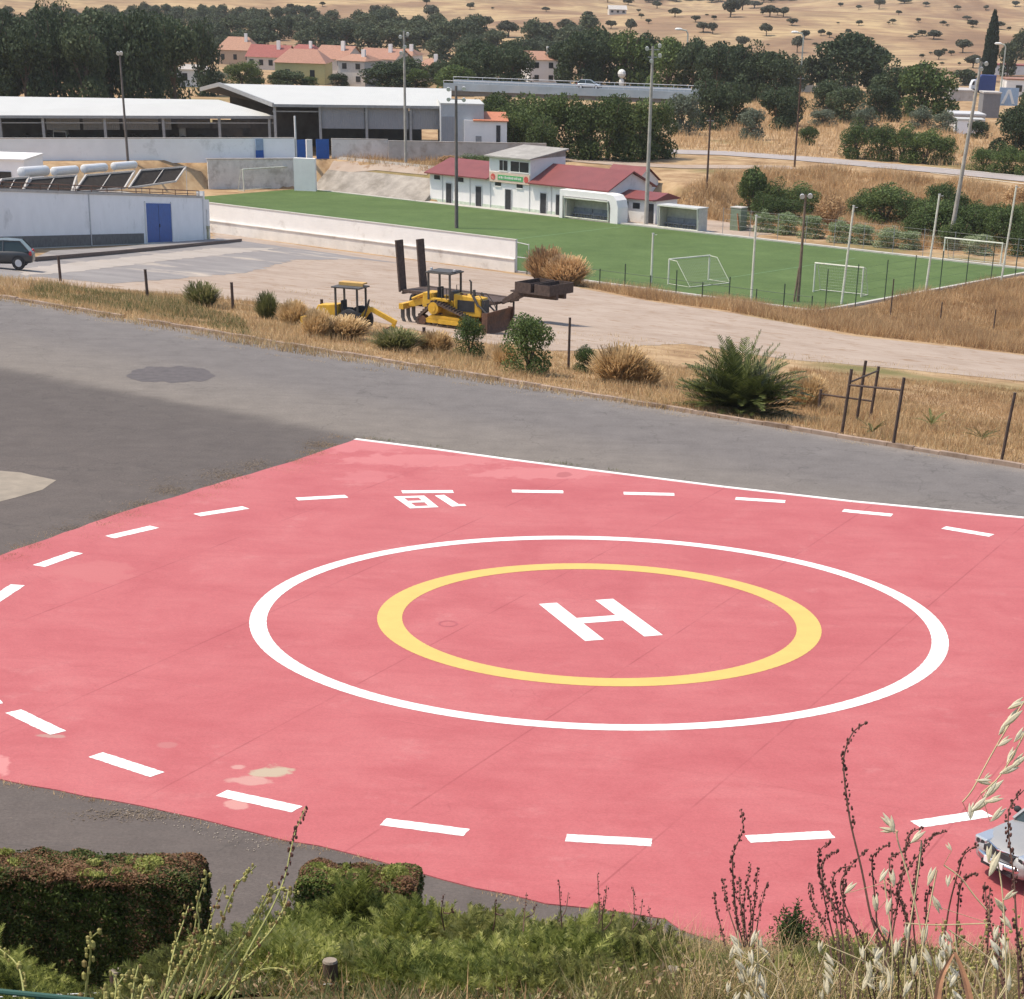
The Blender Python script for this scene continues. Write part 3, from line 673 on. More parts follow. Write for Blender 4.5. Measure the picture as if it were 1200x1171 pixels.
w = MB(); w.box(0, 4.5, 0, 4.5, -.1, 3.2); w.add([(4.5, 0, 3.2), (4.5, 4.5, 3.2), (4.5, 2.2, 4.5), (0, 0, 3.2), (0, 4.5, 3.2), (0, 2.2, 4.5)], [(0, 1, 2), (3, 5, 4)]); w.build('wall', m_white, an2)
rf = MB(); rf.add([(-.2, -.3, 3.1), (4.8, -.3, 3.1), (4.8, 2.2, 4.6), (-.2, 2.2, 4.6), (4.8, 4.8, 3.1), (-.2, 4.8, 3.1)], [(0, 1, 2, 3), (3, 2, 4, 5)]); rf.build('roof', m_red, an2)
f = MB(); f.box(4.503, 4.53, 1.0, 3.0, 2.2, 3.1); f.build('window', M('blue_sheet', (.1, .25, .5)), an2)
# ---------------------------------------------------------------- dugouts
def dugout(loc, W, H, lab, arch=False):
    d = thing('dugout', lab, 'dugout', loc, RZ, 'covered team benches beside the pitch')
    f = MB(); f.box(0, W, 1.5, 1.62, 0, H); f.box(.0, .1, 0, 1.498, 0, H); f.box(W-.1, W, 0, 1.498, 0, H); f.build('shell', M('dugout_shell', (.52, .50, .44), var=.15), d)
    f = MB(); f.box(-.08, W+.08, -.35, 1.7, H+.003, H+.1); f.build('roof', m_roofw, d)
    f = MB()
    for x in (0, W): f.tube([(x, -.1, 0), (x, -.3, H)], .06, 6)
    f.tube([(0, -.1, .1), (W, -.1, .1)], .06, 6); f.tube([(0, -.3, H), (W, -.3, H)], .07, 6); f.build('frame', m_wpole, d)
    for k in range(2):
        f = MB(); a = .3+k*(W-.6)/2
        f.box(a, a+(W-.8)/2, .7, 1.15, .42, .5); f.box(a, a+(W-.8)/2, 1.1, 1.18, .5, 1.0)
        for q in range(6): f.box(a+q*(W-.8)/12+.05, a+q*(W-.8)/12+.12, .8, .9, .0, .42)
        f.build('bench', m_bench, d)
    return d
dugout(tsz(-151.0, 195.6, -9.9), 5.9, 2.0, 'grey-fronted covered bench under a white arch against the clubhouse wall')
dugout(tsz(-138.8, 196.0, -9.9), 5.1, 2.15, 'white free-standing covered bench right of the clubhouse')
ar = thing('bench_arch', 'white curved wall arching over the bench at the clubhouse', 'arch', tsz(-151.7, 195.4, -10), RZ)
f = MB(); pts = [(0, 0), (.4, 0), (.4, 2.25), (6.5, 2.25), (6.8, 2.0), (6.9, 1.5), (6.9, 0), (7.9, 0), (7.9, 1.6), (7.7, 2.3), (7.2, 2.75), (6.4, 2.85), (0, 2.85)]
f.add([(x, y, z) for y in (0, 1.85) for x, z in pts], [(i, (i+1) % 13, (i+1) % 13+13, i+13) for i in range(13)])
for y in (0, 1.85): f.add([(x, y, z) for x, z in pts], [(0, 1, 2, 12), (2, 3, 10, 11, 12)[0:5], (3, 4, 9, 10), (4, 5, 8, 9), (5, 6, 7, 8)])
f.build('wall', m_white, ar)
# ---------------------------------------------------------------- goals
def goal(p0, p1, h, lab, back=1.2, side=1, net=True, legs=False):
    a = np.array(p0[:2]); b = np.array(p1[:2]); W_ = float(np.linalg.norm(b-a)); rz = atan2(b[1]-a[1], b[0]-a[0])
    g = thing('football_goal', lab, 'goal', (a[0], a[1], -9.95), rz, 'white football goals')
    for x in (0, W_): f = MB(); f.tube([(x, 0, 0), (x, 0, h)], .075, 8); f.build('post', m_wpole, g)
    f = MB(); f.tube([(-.05, 0, h), (W_+.05, 0, h)], .075, 8); f.build('crossbar', m_wpole, g)
    y = back*side
    f = MB()
    for x in (0, W_):
        f.tube([(x, 0, h), (x, y*.35, h*.97), (x, y, .05), (x, 0, .05)], .03, 6)
    f.tube([(0, y, .05), (W_, y, .05)], .04, 6); f.build('back_frame', m_wpole, g)
    if net:
        f = MB()
        for i in range(int(W_/.22)+1):
            x = i*.22; f.tube([(x, y*.35, h*.97), (x, y, .05)], .005, 3, cap=False)
        for i in range(9):
            k = i/9; f.tube([(0, y*(.35+.65*k), h*(.97-.95*k)), (W_, y*(.35+.65*k), h*(.97-.95*k))], .005, 3, cap=False)
        f.build('net', M('net_cord', (.4, .42, .36)), g)
    return g
h10 = lambda x, y: inv(x, y, -10)
goal(h10(783, 334), h10(830, 329), 2.0, 'white portable goal lying closest to the mesh gate on the near side of the pitch', 2.6, -1)
goal(h10(953, 343), h10(1010, 352) if False else h10(1009, 349), 2.3, 'white goal behind the pale netting poles at the near right corner', 1.4, 1)
goal(h10(1105, 305), h10(1172, 312), 1.95, 'white goal near the right corner of the pitch by the leaning light pole', 1.2, 1)
goal(h10(286, 225), h10(338, 221), 2.3, 'white goal in front of the stained wall at the left end of the pitch', 1.0, 1)
# ---------------------------------------------------------------- retaining walls, platform edge
rw = thing('retaining_wall', 'stained whitish retaining wall behind the left goal', 'wall', (0, 0, 0))
def wallseg(mb, p, q, z0, z1, th=.3, mi=0):
    p = np.array(p[:2], float); q = np.array(q[:2], float); d = (q-p)/np.linalg.norm(q-p); n_ = np.array([-d[1], d[0]])*th
    mb.slab([tuple(p), tuple(q), tuple(q+n_), tuple(p+n_)], z0, z1, mi)
A_ = inv(245, 222, -10); B_ = inv(345, 221, -10)
rw.location = (A_[0], A_[1], -10); rl = lambda p: (p[0]-A_[0], p[1]-A_[1])
f = MB(); wallseg(f, rl(A_), rl(B_), 0, 3.15); f.build('wall', m_stain, rw)
f = MB(); wallseg(f, (rl(A_)[0]-.05, rl(A_)[1]-.08), (rl(B_)[0]+.05, rl(B_)[1]-.08), 3.152, 3.25, .45); f.build('coping', m_greyw, rw)
f = MB(); C_ = inv(345, 224, -10); D_ = inv(370, 225, -10)
bk = thing('concrete_buttress', 'bright white wall block between the stained wall and the sloping concrete bank', 'wall', C_)
q = lambda p: (p[0]-C_[0], p[1]-C_[1]); wallseg(f, (0, 0), q(D_), 0, 3.5, .8); f.build('block', m_white, bk)
eb = thing('concrete_embankment', 'weathered grey concrete slope rising behind the far side of the pitch left of the clubhouse', 'embankment', (0, 0, 0))
eb.location = tsz(-190, 196.2, -10); eb.rotation_euler = (0, 0, RZ)
f = MB(); f.add([(.2, .0, 0), (18, 0, 0), (18, 5.0, 3.25), (.2, 5.0, 3.25), (.2, 5.6, 3.25), (18, 5.6, 3.25), (.2, 5.6, 0), (18, 5.6, 0)], [(0, 1, 2, 3), (3, 2, 5, 4), (1, 7, 5, 2), (0, 3, 4, 6)]); f.build('slope', m_embank, eb)
# ---------------------------------------------------------------- long white walls behind
def simple_wall(pa, pb, z0, z1, mat, name, lab, parts=True, th=.25):
    o = thing(name, lab, 'wall', (pa[0], pa[1], z0)); f = MB(); d = (pb[0]-pa[0], pb[1]-pa[1])
    wallseg(f, (0, 0), d, -.3, z1-z0, th); f.build('wall', mat, o)
    f = MB(); k = np.array(d)/np.hypot(*d); wallseg(f, (k[1]*.04, -k[0]*.04), (d[0]+k[1]*.04, d[1]-k[0]*.04), z1-z0+.002, z1-z0+.08, th+.08); f.build('coping', m_greyw, o)
    return o
simple_wall(inv(-60, 189, -7), inv(346, 187, -7), -7, -4.75, m_whitec, 'yard_wall', 'long bluish white wall in front of the open sheds at upper left')
simple_wall(inv(389, 186, -7), inv(455, 187, -7), -7, -4.9, M('cream_wall', (.66, .62, .58), var=.06, dirt=(.5, .45, .4)), 'yard_wall', 'short off-white wall right of the blue gate')
simple_wall(inv(455.5, 188, -7), inv(640, 191, -7), -7, -4.95, m_greyw, 'yard_wall', 'greyish unpainted wall running behind the clubhouse towards the trees')
# blue gates between them
bg_ = thing('blue_gate', 'pair of bright blue metal gates with a pale pillar in the white yard wall', 'gate', inv(347, 187, -7), 0)
P0 = np.array(inv(347, 187, -7)); pw = (np.array(inv(386, 186, -7))-P0)
bg_.rotation_euler = (0, 0, atan2(pw[1], pw[0])); Wg = float(np.hypot(pw[0], pw[1]))
for a, b in ((.2, Wg*.30), (Wg*.62, Wg)): f = MB(); f.box(a, b, 0, .08, 0, 2.1); f.build('gate_leaf', m_blue, bg_)
f = MB(); f.box(Wg*.33, Wg*.5, 0, .3, 0, 2.1); f.build('pillar', m_white, bg_)
f = MB(); f.box(0, .16, -.02, .2, 0, 4.6); f.build('post', m_lamp, bg_)
bd = thing('blue_service_door', 'narrow grey and blue door set in the long bluish white wall', 'door', inv(300, 187.4, -7), atan2(pw[1], pw[0]))
f = MB(); f.box(0, 1.0, -.12, -.02, 0, 1.0); f.build('lower_panel', m_blue, bd)
f = MB(); f.box(0, 1.0, -.12, -.02, 1.003, 2.2); f.build('upper_panel', M('grey_blue_panel', (.25, .33, .45)), bd)
# ---------------------------------------------------------------- open sheds
def shed(lab, fe0, fe1, zf_, rb0, rb1, zr, ground, posts, panels, pv=.42):
    """front eave from pixel fe0 to fe1 at height zf_, ridge from rb0 to rb1 at zr"""
    a = np.array(inv(*fe0, zf_)); b = np.array(inv(*fe1, zf_)); c = np.array(inv(*rb1, zr)); d = np.array(inv(*rb0, zr))
    o = thing('open_shed', lab, 'shed', (a[0], a[1], ground)); O = np.array([a[0], a[1], ground])
    a, b, c, d = a-O, b-O, c-O, d-O
    e = np.array([0, 0, .18]); f = MB()
    back = (c+d)/2-(a+b)/2; back[2] = 0
    c2 = c+back; d2 = d+back; c2[2] = c[2]-(c[2]-b[2]); d2[2] = d[2]-(d[2]-a[2])
    f.add([a, b, c, d, c2, d2, a-e, b-e, c-e, d-e, c2-e, d2-e], [(0, 1, 2, 3), (3, 2, 4, 5), (6, 9, 8, 7), (9, 11, 10, 8), (0, 6, 7, 1), (1, 7, 8, 2), (2, 8, 10, 4), (3, 9, 6, 0), (5, 11, 9, 3), (4, 10, 11, 5)])
    f.build('roof', m_roofw, o)
    g_ = MB(); g_.obox(a-(0, .05, .15), b-(0, .05, .15), .12, .3); g_.build('gutter', m_steel, o)
    ax = (b-a)/np.linalg.norm(b-a); nb = np.array([back[0], back[1], 0]); nb /= np.linalg.norm(nb); Ls = np.linalg.norm(b-a)
    def at(u, v, z): p = a+ax*u*Ls+nb*v; return np.array([p[0], p[1], z])
    for u in posts:
        p_ = MB(); z1 = (a+ax*u*Ls)[2]-.2; p_.obox(at(u, .3, -.5), at(u, .3, z1), .3, .3); p_.build('post', m_steel, o)
    db = np.hypot(back[0], back[1])*2
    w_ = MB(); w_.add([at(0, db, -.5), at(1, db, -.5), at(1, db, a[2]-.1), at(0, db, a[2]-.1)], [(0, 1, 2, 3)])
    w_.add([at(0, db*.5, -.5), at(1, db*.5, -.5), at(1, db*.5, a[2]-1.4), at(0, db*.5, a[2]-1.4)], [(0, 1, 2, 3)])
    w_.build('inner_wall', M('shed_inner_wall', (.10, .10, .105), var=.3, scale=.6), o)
    f = MB(); f.obox(at(0, .5, a[2]-.8), at(1, .5, b[2]-.8), .1, .12); f.build('purlin', m_steel, o)
    for (u0, u1, z0, z1, m_) in panels:
        f = MB(); f.add([at(u0, pv, z0), at(u1, pv, z0), at(u1, pv, z1), at(u0, pv, z1), at(u0, pv+.08, z0), at(u1, pv+.08, z0), at(u1, pv+.08, z1), at(u0, pv+.08, z1)], [(0, 1, 2, 3), (4, 7, 6, 5), (0, 4, 5, 1), (2, 6, 7, 3)]); f.build('cladding', m_, o)
    return o, at, (a, b, c, d, c2, d2)
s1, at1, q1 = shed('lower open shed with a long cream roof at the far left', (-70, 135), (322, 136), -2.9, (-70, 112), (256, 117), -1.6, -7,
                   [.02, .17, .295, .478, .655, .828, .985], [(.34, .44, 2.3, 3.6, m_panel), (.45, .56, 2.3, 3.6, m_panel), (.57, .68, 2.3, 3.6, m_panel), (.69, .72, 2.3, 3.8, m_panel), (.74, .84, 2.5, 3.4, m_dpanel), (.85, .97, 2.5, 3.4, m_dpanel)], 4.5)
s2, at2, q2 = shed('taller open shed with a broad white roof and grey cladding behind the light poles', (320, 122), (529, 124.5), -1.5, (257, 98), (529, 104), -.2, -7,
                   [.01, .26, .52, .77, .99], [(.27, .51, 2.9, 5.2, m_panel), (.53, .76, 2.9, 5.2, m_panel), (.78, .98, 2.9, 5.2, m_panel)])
# gable left of the tall shed
a, b, c, d, c2, d2 = q2
f = MB(); f.obox(a-(0, 0, .1), d-(0, 0, .1), .2, .45); f.obox(d-(0, 0, .1), d2-(0, 0, .1), .2, .45); f.build('gable_trim', m_steel, s2)
f = MB(); lowa, lowd = a-(0, 0, 1.6), d2-(0, 0, 1.6); ml_ = a*0+(a+d2)/2
f.add([a+(0.1, 0.3, -.2), d+(.1, 0, -.2), d2+(.1, -.3, -.2)], [(0, 1, 2)]); f.build('gable_panel', m_dark, s2)
# things stored in the sheds
for k, (px, w_, h_, col, lab) in enumerate([(67, 1.7, 1.8, (.75, .75, .74), 'white van parked deep inside the lower shed'), ]):
    p = inv(px, 176, -7); x = p[0]; o = thing('parked_van', lab, 'van', (p[0], p[1]+2, -7), .1)
    f = MB(); f.prism([(-.9, .3), (.9, .3), (.9, 1.2), (.75, 2.0), (-.75, 2.0), (-.9, 1.2)], 0, 4); f.build('body', M('van_white', col, rough=.3), o, bevel=.08)
    f = MB(); f.box(-.7, .7, -.04, -.003, 1.2, 1.8); f.build('windscreen', m_glass, o)
    for x_ in (-.8, .8):
        for y_ in (.7, 3.2): f = MB(); f.tube([(x_-.1, y_, .35), (x_+.1, y_, .35)], .34, 14); f.build('wheel', m_dsteel, o)
rg2 = random.Random(5)
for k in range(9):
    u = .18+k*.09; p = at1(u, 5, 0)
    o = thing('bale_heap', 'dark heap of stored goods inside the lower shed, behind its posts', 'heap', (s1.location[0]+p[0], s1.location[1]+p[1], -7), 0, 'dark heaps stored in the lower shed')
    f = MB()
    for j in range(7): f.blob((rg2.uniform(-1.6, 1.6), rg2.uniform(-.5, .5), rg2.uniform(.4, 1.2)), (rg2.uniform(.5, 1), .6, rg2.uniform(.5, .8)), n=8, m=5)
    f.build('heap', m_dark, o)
o = thing('white_tank', 'white upright plastic tank beside a post of the lower shed', 'tank', inv(215, 175, -7))
f = MB(); f.tube([(0, 0, 1.0), (0, 0, 1.15), (0, 0, 2.3), (0, 0, 2.45)], [.3, .42, .42, .2], 14); f.build('tank', m_lamp, o, smooth=40)
f = MB(); f.box(-.4, .4, -.4, .4, -.2, .98); f.build('stand', m_steel, o)
# right end block of the tall shed and small white house
o = thing('workshop_block', 'pale grey end block with a flat parapet at the right of the tall shed', 'building', inv(517, 186, -7), .12)
f = MB(); f.box(0, 5.2, 0, 9, -.2, 5.9); f.build('wall', M('grey_panel_wall', (.40, .42, .44), var=.06), o)
f = MB(); f.box(-.05, 5.25, -.06, 9.1, 5.903, 6.05); f.build('parapet', m_roofw, o)
f = MB(); f.box(.1, 1.6, -.08, -.003, 0, 4.6); f.build('cladding', m_panel, o)
o = thing('small_house', 'small white house with an orange tiled roof beside the grey workshop block', 'house', inv(544, 187, -7), .12)
f = MB(); f.box(0, 5.2, 0, 4.5, -.3, 4.3); f.build('wall', m_white, o)
f = MB(); f.add([(1.1, -.2, 4.31), (5.4, -.2, 4.31), (5.4, 4.7, 5.0), (1.1, 4.7, 5.0), (1.1, -.2, 4.2), (5.4, -.2, 4.2), (5.4, 4.7, 4.2), (1.1, 4.7, 4.2)], [(0, 1, 2, 3), (0, 4, 5, 1), (1, 5, 6, 2), (2, 6, 7, 3), (3, 7, 4, 0)])
f.build('roof', M('orange_tiles', (.46, .17, .09), var=.2, scale=4), o)
f = MB(); f.box(3.9, 4.4, -.05, -.003, 1.7, 3.8); f.build('window', m_glass, o)
f = MB(); f.box(1.4, 2.1, -.05, -.003, 1.9, 2.6); f.build('window', m_steel, o)
# ---------------------------------------------------------------- building with the blue door
PA = np.array(hit(0, 293)); PB = np.array(hit(246, 283)); PD = (PB-PA)[:2]/np.hypot(*(PB-PA)[:2]); P0_ = PA[:2]-PD*9
pb = thing('pavilion', 'long low white building with a blue double door and a dark slot along its foot', 'building', (*P0_, 0), atan2(PD[1], PD[0]))
Lb = float(np.hypot(*(PB[:2]-P0_)))-.55
P03 = PA-(PB-PA)/np.linalg.norm(PB-PA)*9; pitch_ = -atan2(PB[2]-PA[2], float(np.hypot(*(PB-PA)[:2])))
pb.location = tuple(P03); pb.rotation_euler = (0, pitch_, atan2(PD[1], PD[0]))      # the yard falls along the wall and the low building falls with it
BM = pb.rotation_euler.to_matrix(); BX, BY, BZ = [np.array(BM.col[k]) for k in range(3)]
Lb = float(np.linalg.norm(PB-P03))-.55; zT = 3.45
def xof(px):
    xs = np.linspace(0, Lb+1, 400); return float(xs[int(np.argmin([abs(pxof(P03+BX*x+BZ*.5)[0]-px) for x in xs]))])
def roofpt(px, py, y):          # where a pixel's ray meets the upright plane y metres behind the front
    d = ray(px, py); o = np.array([0, 0, CAMZ]); k = np.dot(P03+BY*y-o, BY)/np.dot(d, BY); return o+d*k
xd0, xd1 = xof(171.5), xof(201)
f = MB(); f.box(0, Lb-1.6, 0, 7.5, -1.2, zT); f.build('wall', m_whitec, pb)
f = MB(); f.box(-.02, Lb-1.58, -.06, 7.56, zT+.003, zT+.16); f.build('parapet', m_greyw, pb)
f = MB(); f.box(.1, Lb-1.8, .2, 7.3, zT+.162, zT+.2); f.build('flat_roof', M('roof_felt', (.15, .14, .13), var=.3, dirt=(.3, .27, .24)), pb)
f = MB(); f.box(xd0, xd1, -.06, -.003, .1, 2.95); dd_ = f.build('door', m_blue, pb)
f = MB(); f.box(xd0-.16, xd0-.003, -.12, -.003, -.2, 3.1); f.box(xd1+.003, xd1+.1, -.12, -.003, -.2, 3.1); f.build('door_frame', m_white, pb)
f = MB(); f.box((xd0+xd1)/2-.02, (xd0+xd1)/2+.02, -.075, -.062, .15, 2.9); f.box((xd0+xd1)/2+.1, (xd0+xd1)/2+.14, -.12, -.062, 1.2, 1.45); f.build('handle', m_dsteel, dd_)
f = MB(); f.box(2.0, xd0-.7, -.04, -.003, .05, .78); f.build('foot_slot', M('recess_shade_grey', (.13, .127, .125), var=.3), pb)  # flat strip on the wall face; the recess's shade is put into its grey
xm = xof(106)
f = MB(); f.box(xm-.06, xm+.06, -.08, -.003, 0, zT); f.build('downpipe', m_lamp, pb)
f = MB(); f.box(Lb-1.55, Lb-1.1, -.1, .5, -1.2, zT+.55); f.build('pillar', m_white, pb)
f = MB(); f.box(Lb-1.09, Lb-.6, -.05, .35, -1.2, zT-.1); f.box(Lb-.28, Lb+.55, -.05, .35, -1.2, zT-.1); f.box(Lb-.6, Lb-.28, -.05, .35, zT-.9, zT-.1); f.box(Lb-.6, Lb-.28, .2, .35, -1.2, zT-.9); f.build('end_wall', m_white, pb)
f = MB(); f.box(Lb-.75, Lb-.2, -.25, -.052, 1.0, 1.25); f.box(Lb-.6, Lb-.3, -.2, .19, .1, .98); f.build('meter_box', M('yellowish_box', (.5, .46, .3)), pb)
# kerbed step along the front
f = MB(); x = 0
f = MB()
k0 = thing('front_step', 'low stone step with a dark edge in front of the blue door', 'step', (0, 0, 0))
pa = [hit(40, 307), hit(130, 299), hit(220, 290), hit(283, 283.5)]; pbk = [hit(60, 298), hit(130, 294), hit(205, 287), hit(250, 283.3)]
for i in range(3):
    a, b, c, d = [np.array(q) for q in (pa[i], pa[i+1], pbk[i+1], pbk[i])]
    for q in (a, b, c, d): q[2] += .22
    lo_ = [q-(0, 0, .5) for q in (a, b, c, d)]
    f.add([a, b, c, d]+lo_, [(0, 1, 2, 3), (0, 4, 5, 1), (1, 5, 6, 2), (3, 7, 4, 0)], 0)
    f.obox(a+(0, -.05, -.06), b+(0, -.05, -.06), .12, .2, 1)
f.build('step_slab', [m_lota, M('brown_edge', (.12, .08, .065), var=.2)], k0)
# solar water heaters on its roof: tank plus tilted collector frame
m_tankw = M('white_tank', (.66, .66, .65), var=.06, rough=.4, dirt=(.5, .46, .42), dlo=.6)
m_coll = M('collector_dark', (.05, .042, .036), var=.35, rough=.95, spec=.05)
m_collf = M('collector_frame', (.50, .46, .41), var=.15, rough=.5)
for k, (tx0, ty0, tx1, ty1, r_, fr, lab) in enumerate([
        (23, 202, 57, 200, .34, [(-14, 236), (2, 211), (34, 208), (24, 233)], 'solar water heater with the leftmost and largest-looking white tank'),
        (61, 201, 92, 199, .30, [(20, 232), (37, 210), (90, 206), (84, 226)], 'solar water heater with the second white tank from the left'),
        (96, 198, 126, 196, .30, [(87, 226), (101, 206), (158, 201), (146, 221)], 'solar water heater with the third white tank from the left'),
        (131, 195, 161, 193, .28, [(151, 221), (165, 200), (218, 196), (206, 213)], 'solar water heater with the rightmost white tank and its frame nearest the pillar')]):
    zr_ = zT+.2
    a = roofpt(tx0+2.5, ty0, 3.0); b = roofpt(tx1-3.5, ty1, 3.0); ft = a-BZ*(np.dot(a-P03, BZ)-zr_)
    o = thing('solar_water_heater', lab, 'water heater', tuple(ft), 0, 'solar water heaters on the flat roof'); O = ft
    d = (b-a)/np.linalg.norm(b-a); f = MB(); f.tube([a-O-d*.06, a-O, b-O, b-O+d*.06], [r_*.8, r_, r_, r_*.8], 18); f.build('tank', m_tankw, o, smooth=50)
    P = [roofpt(*fr[0], .9), roofpt(*fr[1], 2.2), roofpt(*fr[2], 2.2), roofpt(*fr[3], .9)]
    P = [p-O for p in P]
    f = MB(); e = np.array([0, .06, -.05]); f.add(P+[p+e for p in P], [(0, 1, 2, 3), (4, 7, 6, 5), (0, 4, 5, 1), (2, 6, 7, 3)]); cl = f.build('collector', m_coll, o)
    f = MB()
    for i, j in ((0, 1), (1, 2), (2, 3), (3, 0)): f.obox(P[i]-(0, .05, -.03), P[j]-(0, .05, -.03), .12, .12)
    f.obox((P[0]+P[3])/2-(0, .05, -.03), (P[1]+P[2])/2-(0, .05, -.03), .05, .05); f.build('frame', m_collf, o)
    f = MB()
    for p in (P[1], P[2], a-O, b-O): f.tube([p, p-BZ*(np.dot(p+O-P03, BZ)-zr_)], .03, 5)
    0 and print('heater', round(float(np.dot(a-P03, BZ)-zr_), 2), [round(float(np.dot(p+O-P03, BZ)-zr_), 2) for p in P])
    f.build('stand', m_collf, o)
f = MB(); rl0 = P03+BX*3+BZ*(zT+.55)+BY*.15; rl1 = P03+BX*(Lb-2)+BZ*(zT+.55)+BY*.15
rr = thing('roof_rail', 'rusty tube rail on short posts along the roof edge above the blue door', 'rail', tuple(rl0))
f = MB(); f.tube([(0, 0, 0), tuple(rl1-rl0)], .035, 6); f.tube([(0, 0, -.25), tuple(rl1-rl0-(0, 0, .25))], .03, 6)
for k in range(16): p = (rl1-rl0)*k/15; f.tube([tuple(p), tuple(p-(0, 0, .5))], .03, 5)
f.build('rail', m_rust, rr)
# low white wall block and roof further left behind
o = thing('side_building', 'low white building corner behind the solar water heaters at the left edge', 'building', inv(-60, 232, -5.5))
f = MB(); f.box(0, 6.2, 3, 10, -1.5, 2.9)
f.build('wall', m_whitec, o)
f = MB(); f.box(-.1, 6.3, 2.9, 10.1, 2.903, 3.05); f.build('parapet', m_white, o)
f = MB(); f.box(3.6, 5.0, 2.93, 2.997, .8, 2.0); f.build('window', m_glass, o)
# ---------------------------------------------------------------- light poles
def floodlight(parent, p, yaw=0.0, sz=.38, mat=None):
    f = MB(); x, y, z = p
    f.tube([(x, y-.12, z-.05), (x, y-.02, z), (x, y+.12, z+.03)], [sz*.55, sz*.5, sz*.25], 10); f.build('floodlight', mat or m_lamp, parent, smooth=40)
def pole(base, toppx, lab, mat, r0=.2, r1=.11, lamps=(), arms=(), grp='tall light poles around the football pitch', name='light_pole'):
    s_ = scale_at(base); h = (pxof(base)[1]-toppx)/s_
    o = thing(name, lab, 'light pole', base, 0, grp)
    f = MB(); f.tube([(0, 0, -.3), (0, 0, h*.5), (0, 0, h)], [r0, (r0+r1)/2, r1], 12); f.build('pole', mat, o, smooth=50)
    for (dx, dz, w_) in arms:
        f = MB(); f.obox((dx-w_/2, 0, h-dz), (dx+w_/2, 0, h-dz), .08, .08); f.build('crossarm', m_steel, o)
    for (dx, dz) in lamps: floodlight(o, (dx, -.12, h-dz))
    return o, h
pole(hit(150, 190), 77, 'grey pole with one lamp head in front of the lower shed roof', m_poled, .16, .1, [(-.15, .1), (.2, 0.05)], [(0, .3, .6)])
pole(inv(476, 225, -9.9), 60, 'tall concrete light pole rising over the broad white shed roof', m_poleg, .2, .11, [(-.4, .6), (.45, .3), (.1, 1.6), (-.35, 2.2)], [(0, .6, 1.1), (0, 2.3, .9)])
pole(inv(535, 268, -10), 120, 'light pole with four floodlights standing by the long white wall', m_poled, .2, .13, [(-.75, .3), (-.75, 1.2), (.8, .2), (.8, 1.2)], [(0, .4, 1.5), (0, 1.2, 1.5)])
pole(inv(757, 262, -9.9), 80, 'tall light pole at the right end of the clubhouse', m_poleg, .24, .13, [(-.6, .2), (.7, -.1), (.75, .8), (-.1, 1.3)], [(0, .3, 1.4), (0, 1.0, 1.0)])
o, h = pole(inv(1112, 292, -10), 98, 'slightly leaning light pole behind the right goal', m_poleg, .25, .14, [(-.4, -.1), (.5, .1), (.1, .6)], [(0, .1, 1.2)])
o.rotation_euler = (0, radians(4.0), 0)
m_wood2 = M('sun_bleached_wood', (.17, .125, .09), var=.3, scale=3, rough=.95)
o, h = pole(inv(935, 353, -9.9), 240, 'weathered wooden lamp pole with two small lamps in the dry grass beside the pitch', m_wood2, .15, .085, [(-.3, .1), (.35, .05)], [(0, .12, .6)], None, 'wooden_lamp_pole'); 
f = MB(); f.tube([(-.35, 0, -.3), (-.1, 0, 2.6)], .08, 8); f.build('brace', m_wood2, o)
for (bx, by, ty, lab) in [(828, 224, 148, 'thin dark wooden pole on the dry bank behind the parking'), (931, 196, 102, 'thin dark wooden pole by the gap in the tree row')]:
    pole(hit(bx, by), ty, lab, m_wood, .13, .09, [], [(0, .25, .8)], 'thin wooden poles on the dry bank', 'utility_pole')
# street lamps of the village and the upper road
def street_lamp(px, by, ty, lab, side=-1, ball=False):
    b = hit(px, by); s_ = scale_at(b); h = (by-ty)/s_
    o = thing('street_lamp', lab, 'street lamp', b, 0, 'street lamps along the upper road')
    f = MB(); pts = [(0, 0, 0), (0, 0, h*.93)]
    if not ball: pts += [(side*h*.03, 0, h*.98), (side*h*.14, 0, h)]
    f.tube(pts, .16, 6); f.build('pole', M('galvanised_pole', (.42, .44, .38)), o)
    f = MB()
    if ball: f.blob((0, 0, h), (.8, .8, .8), n=10, m=6); f.blob((0, 0, h-1.5), (.55, .55, .8), n=10, m=6)
    else: f.blob((side*h*.17, 0, h), (.8, .3, .25), n=8, m=5)
    f.build('lamp_head', M('lamp_white', (.75, .75, .72)), o)
street_lamp(803, 108, 44, 'curved street lamp rising from the dark trees behind the bridge', -1)
street_lamp(937, 108, 47, 'street lamp by the beige wall right of the dark trees', -1)
street_lamp(1172, 112, 59, 'street lamp between the cypress and the right edge', -1)
street_lamp(237, 104, 45, 'street lamp in front of the dark trees left of the village', -1)
street_lamp(728, 107, 89, 'short twin-globe lamp standing on the bridge', 1, True)
street_lamp(1071, 190, 170, 'small grey globe lamp in front of the clipped bushes', 1, True)
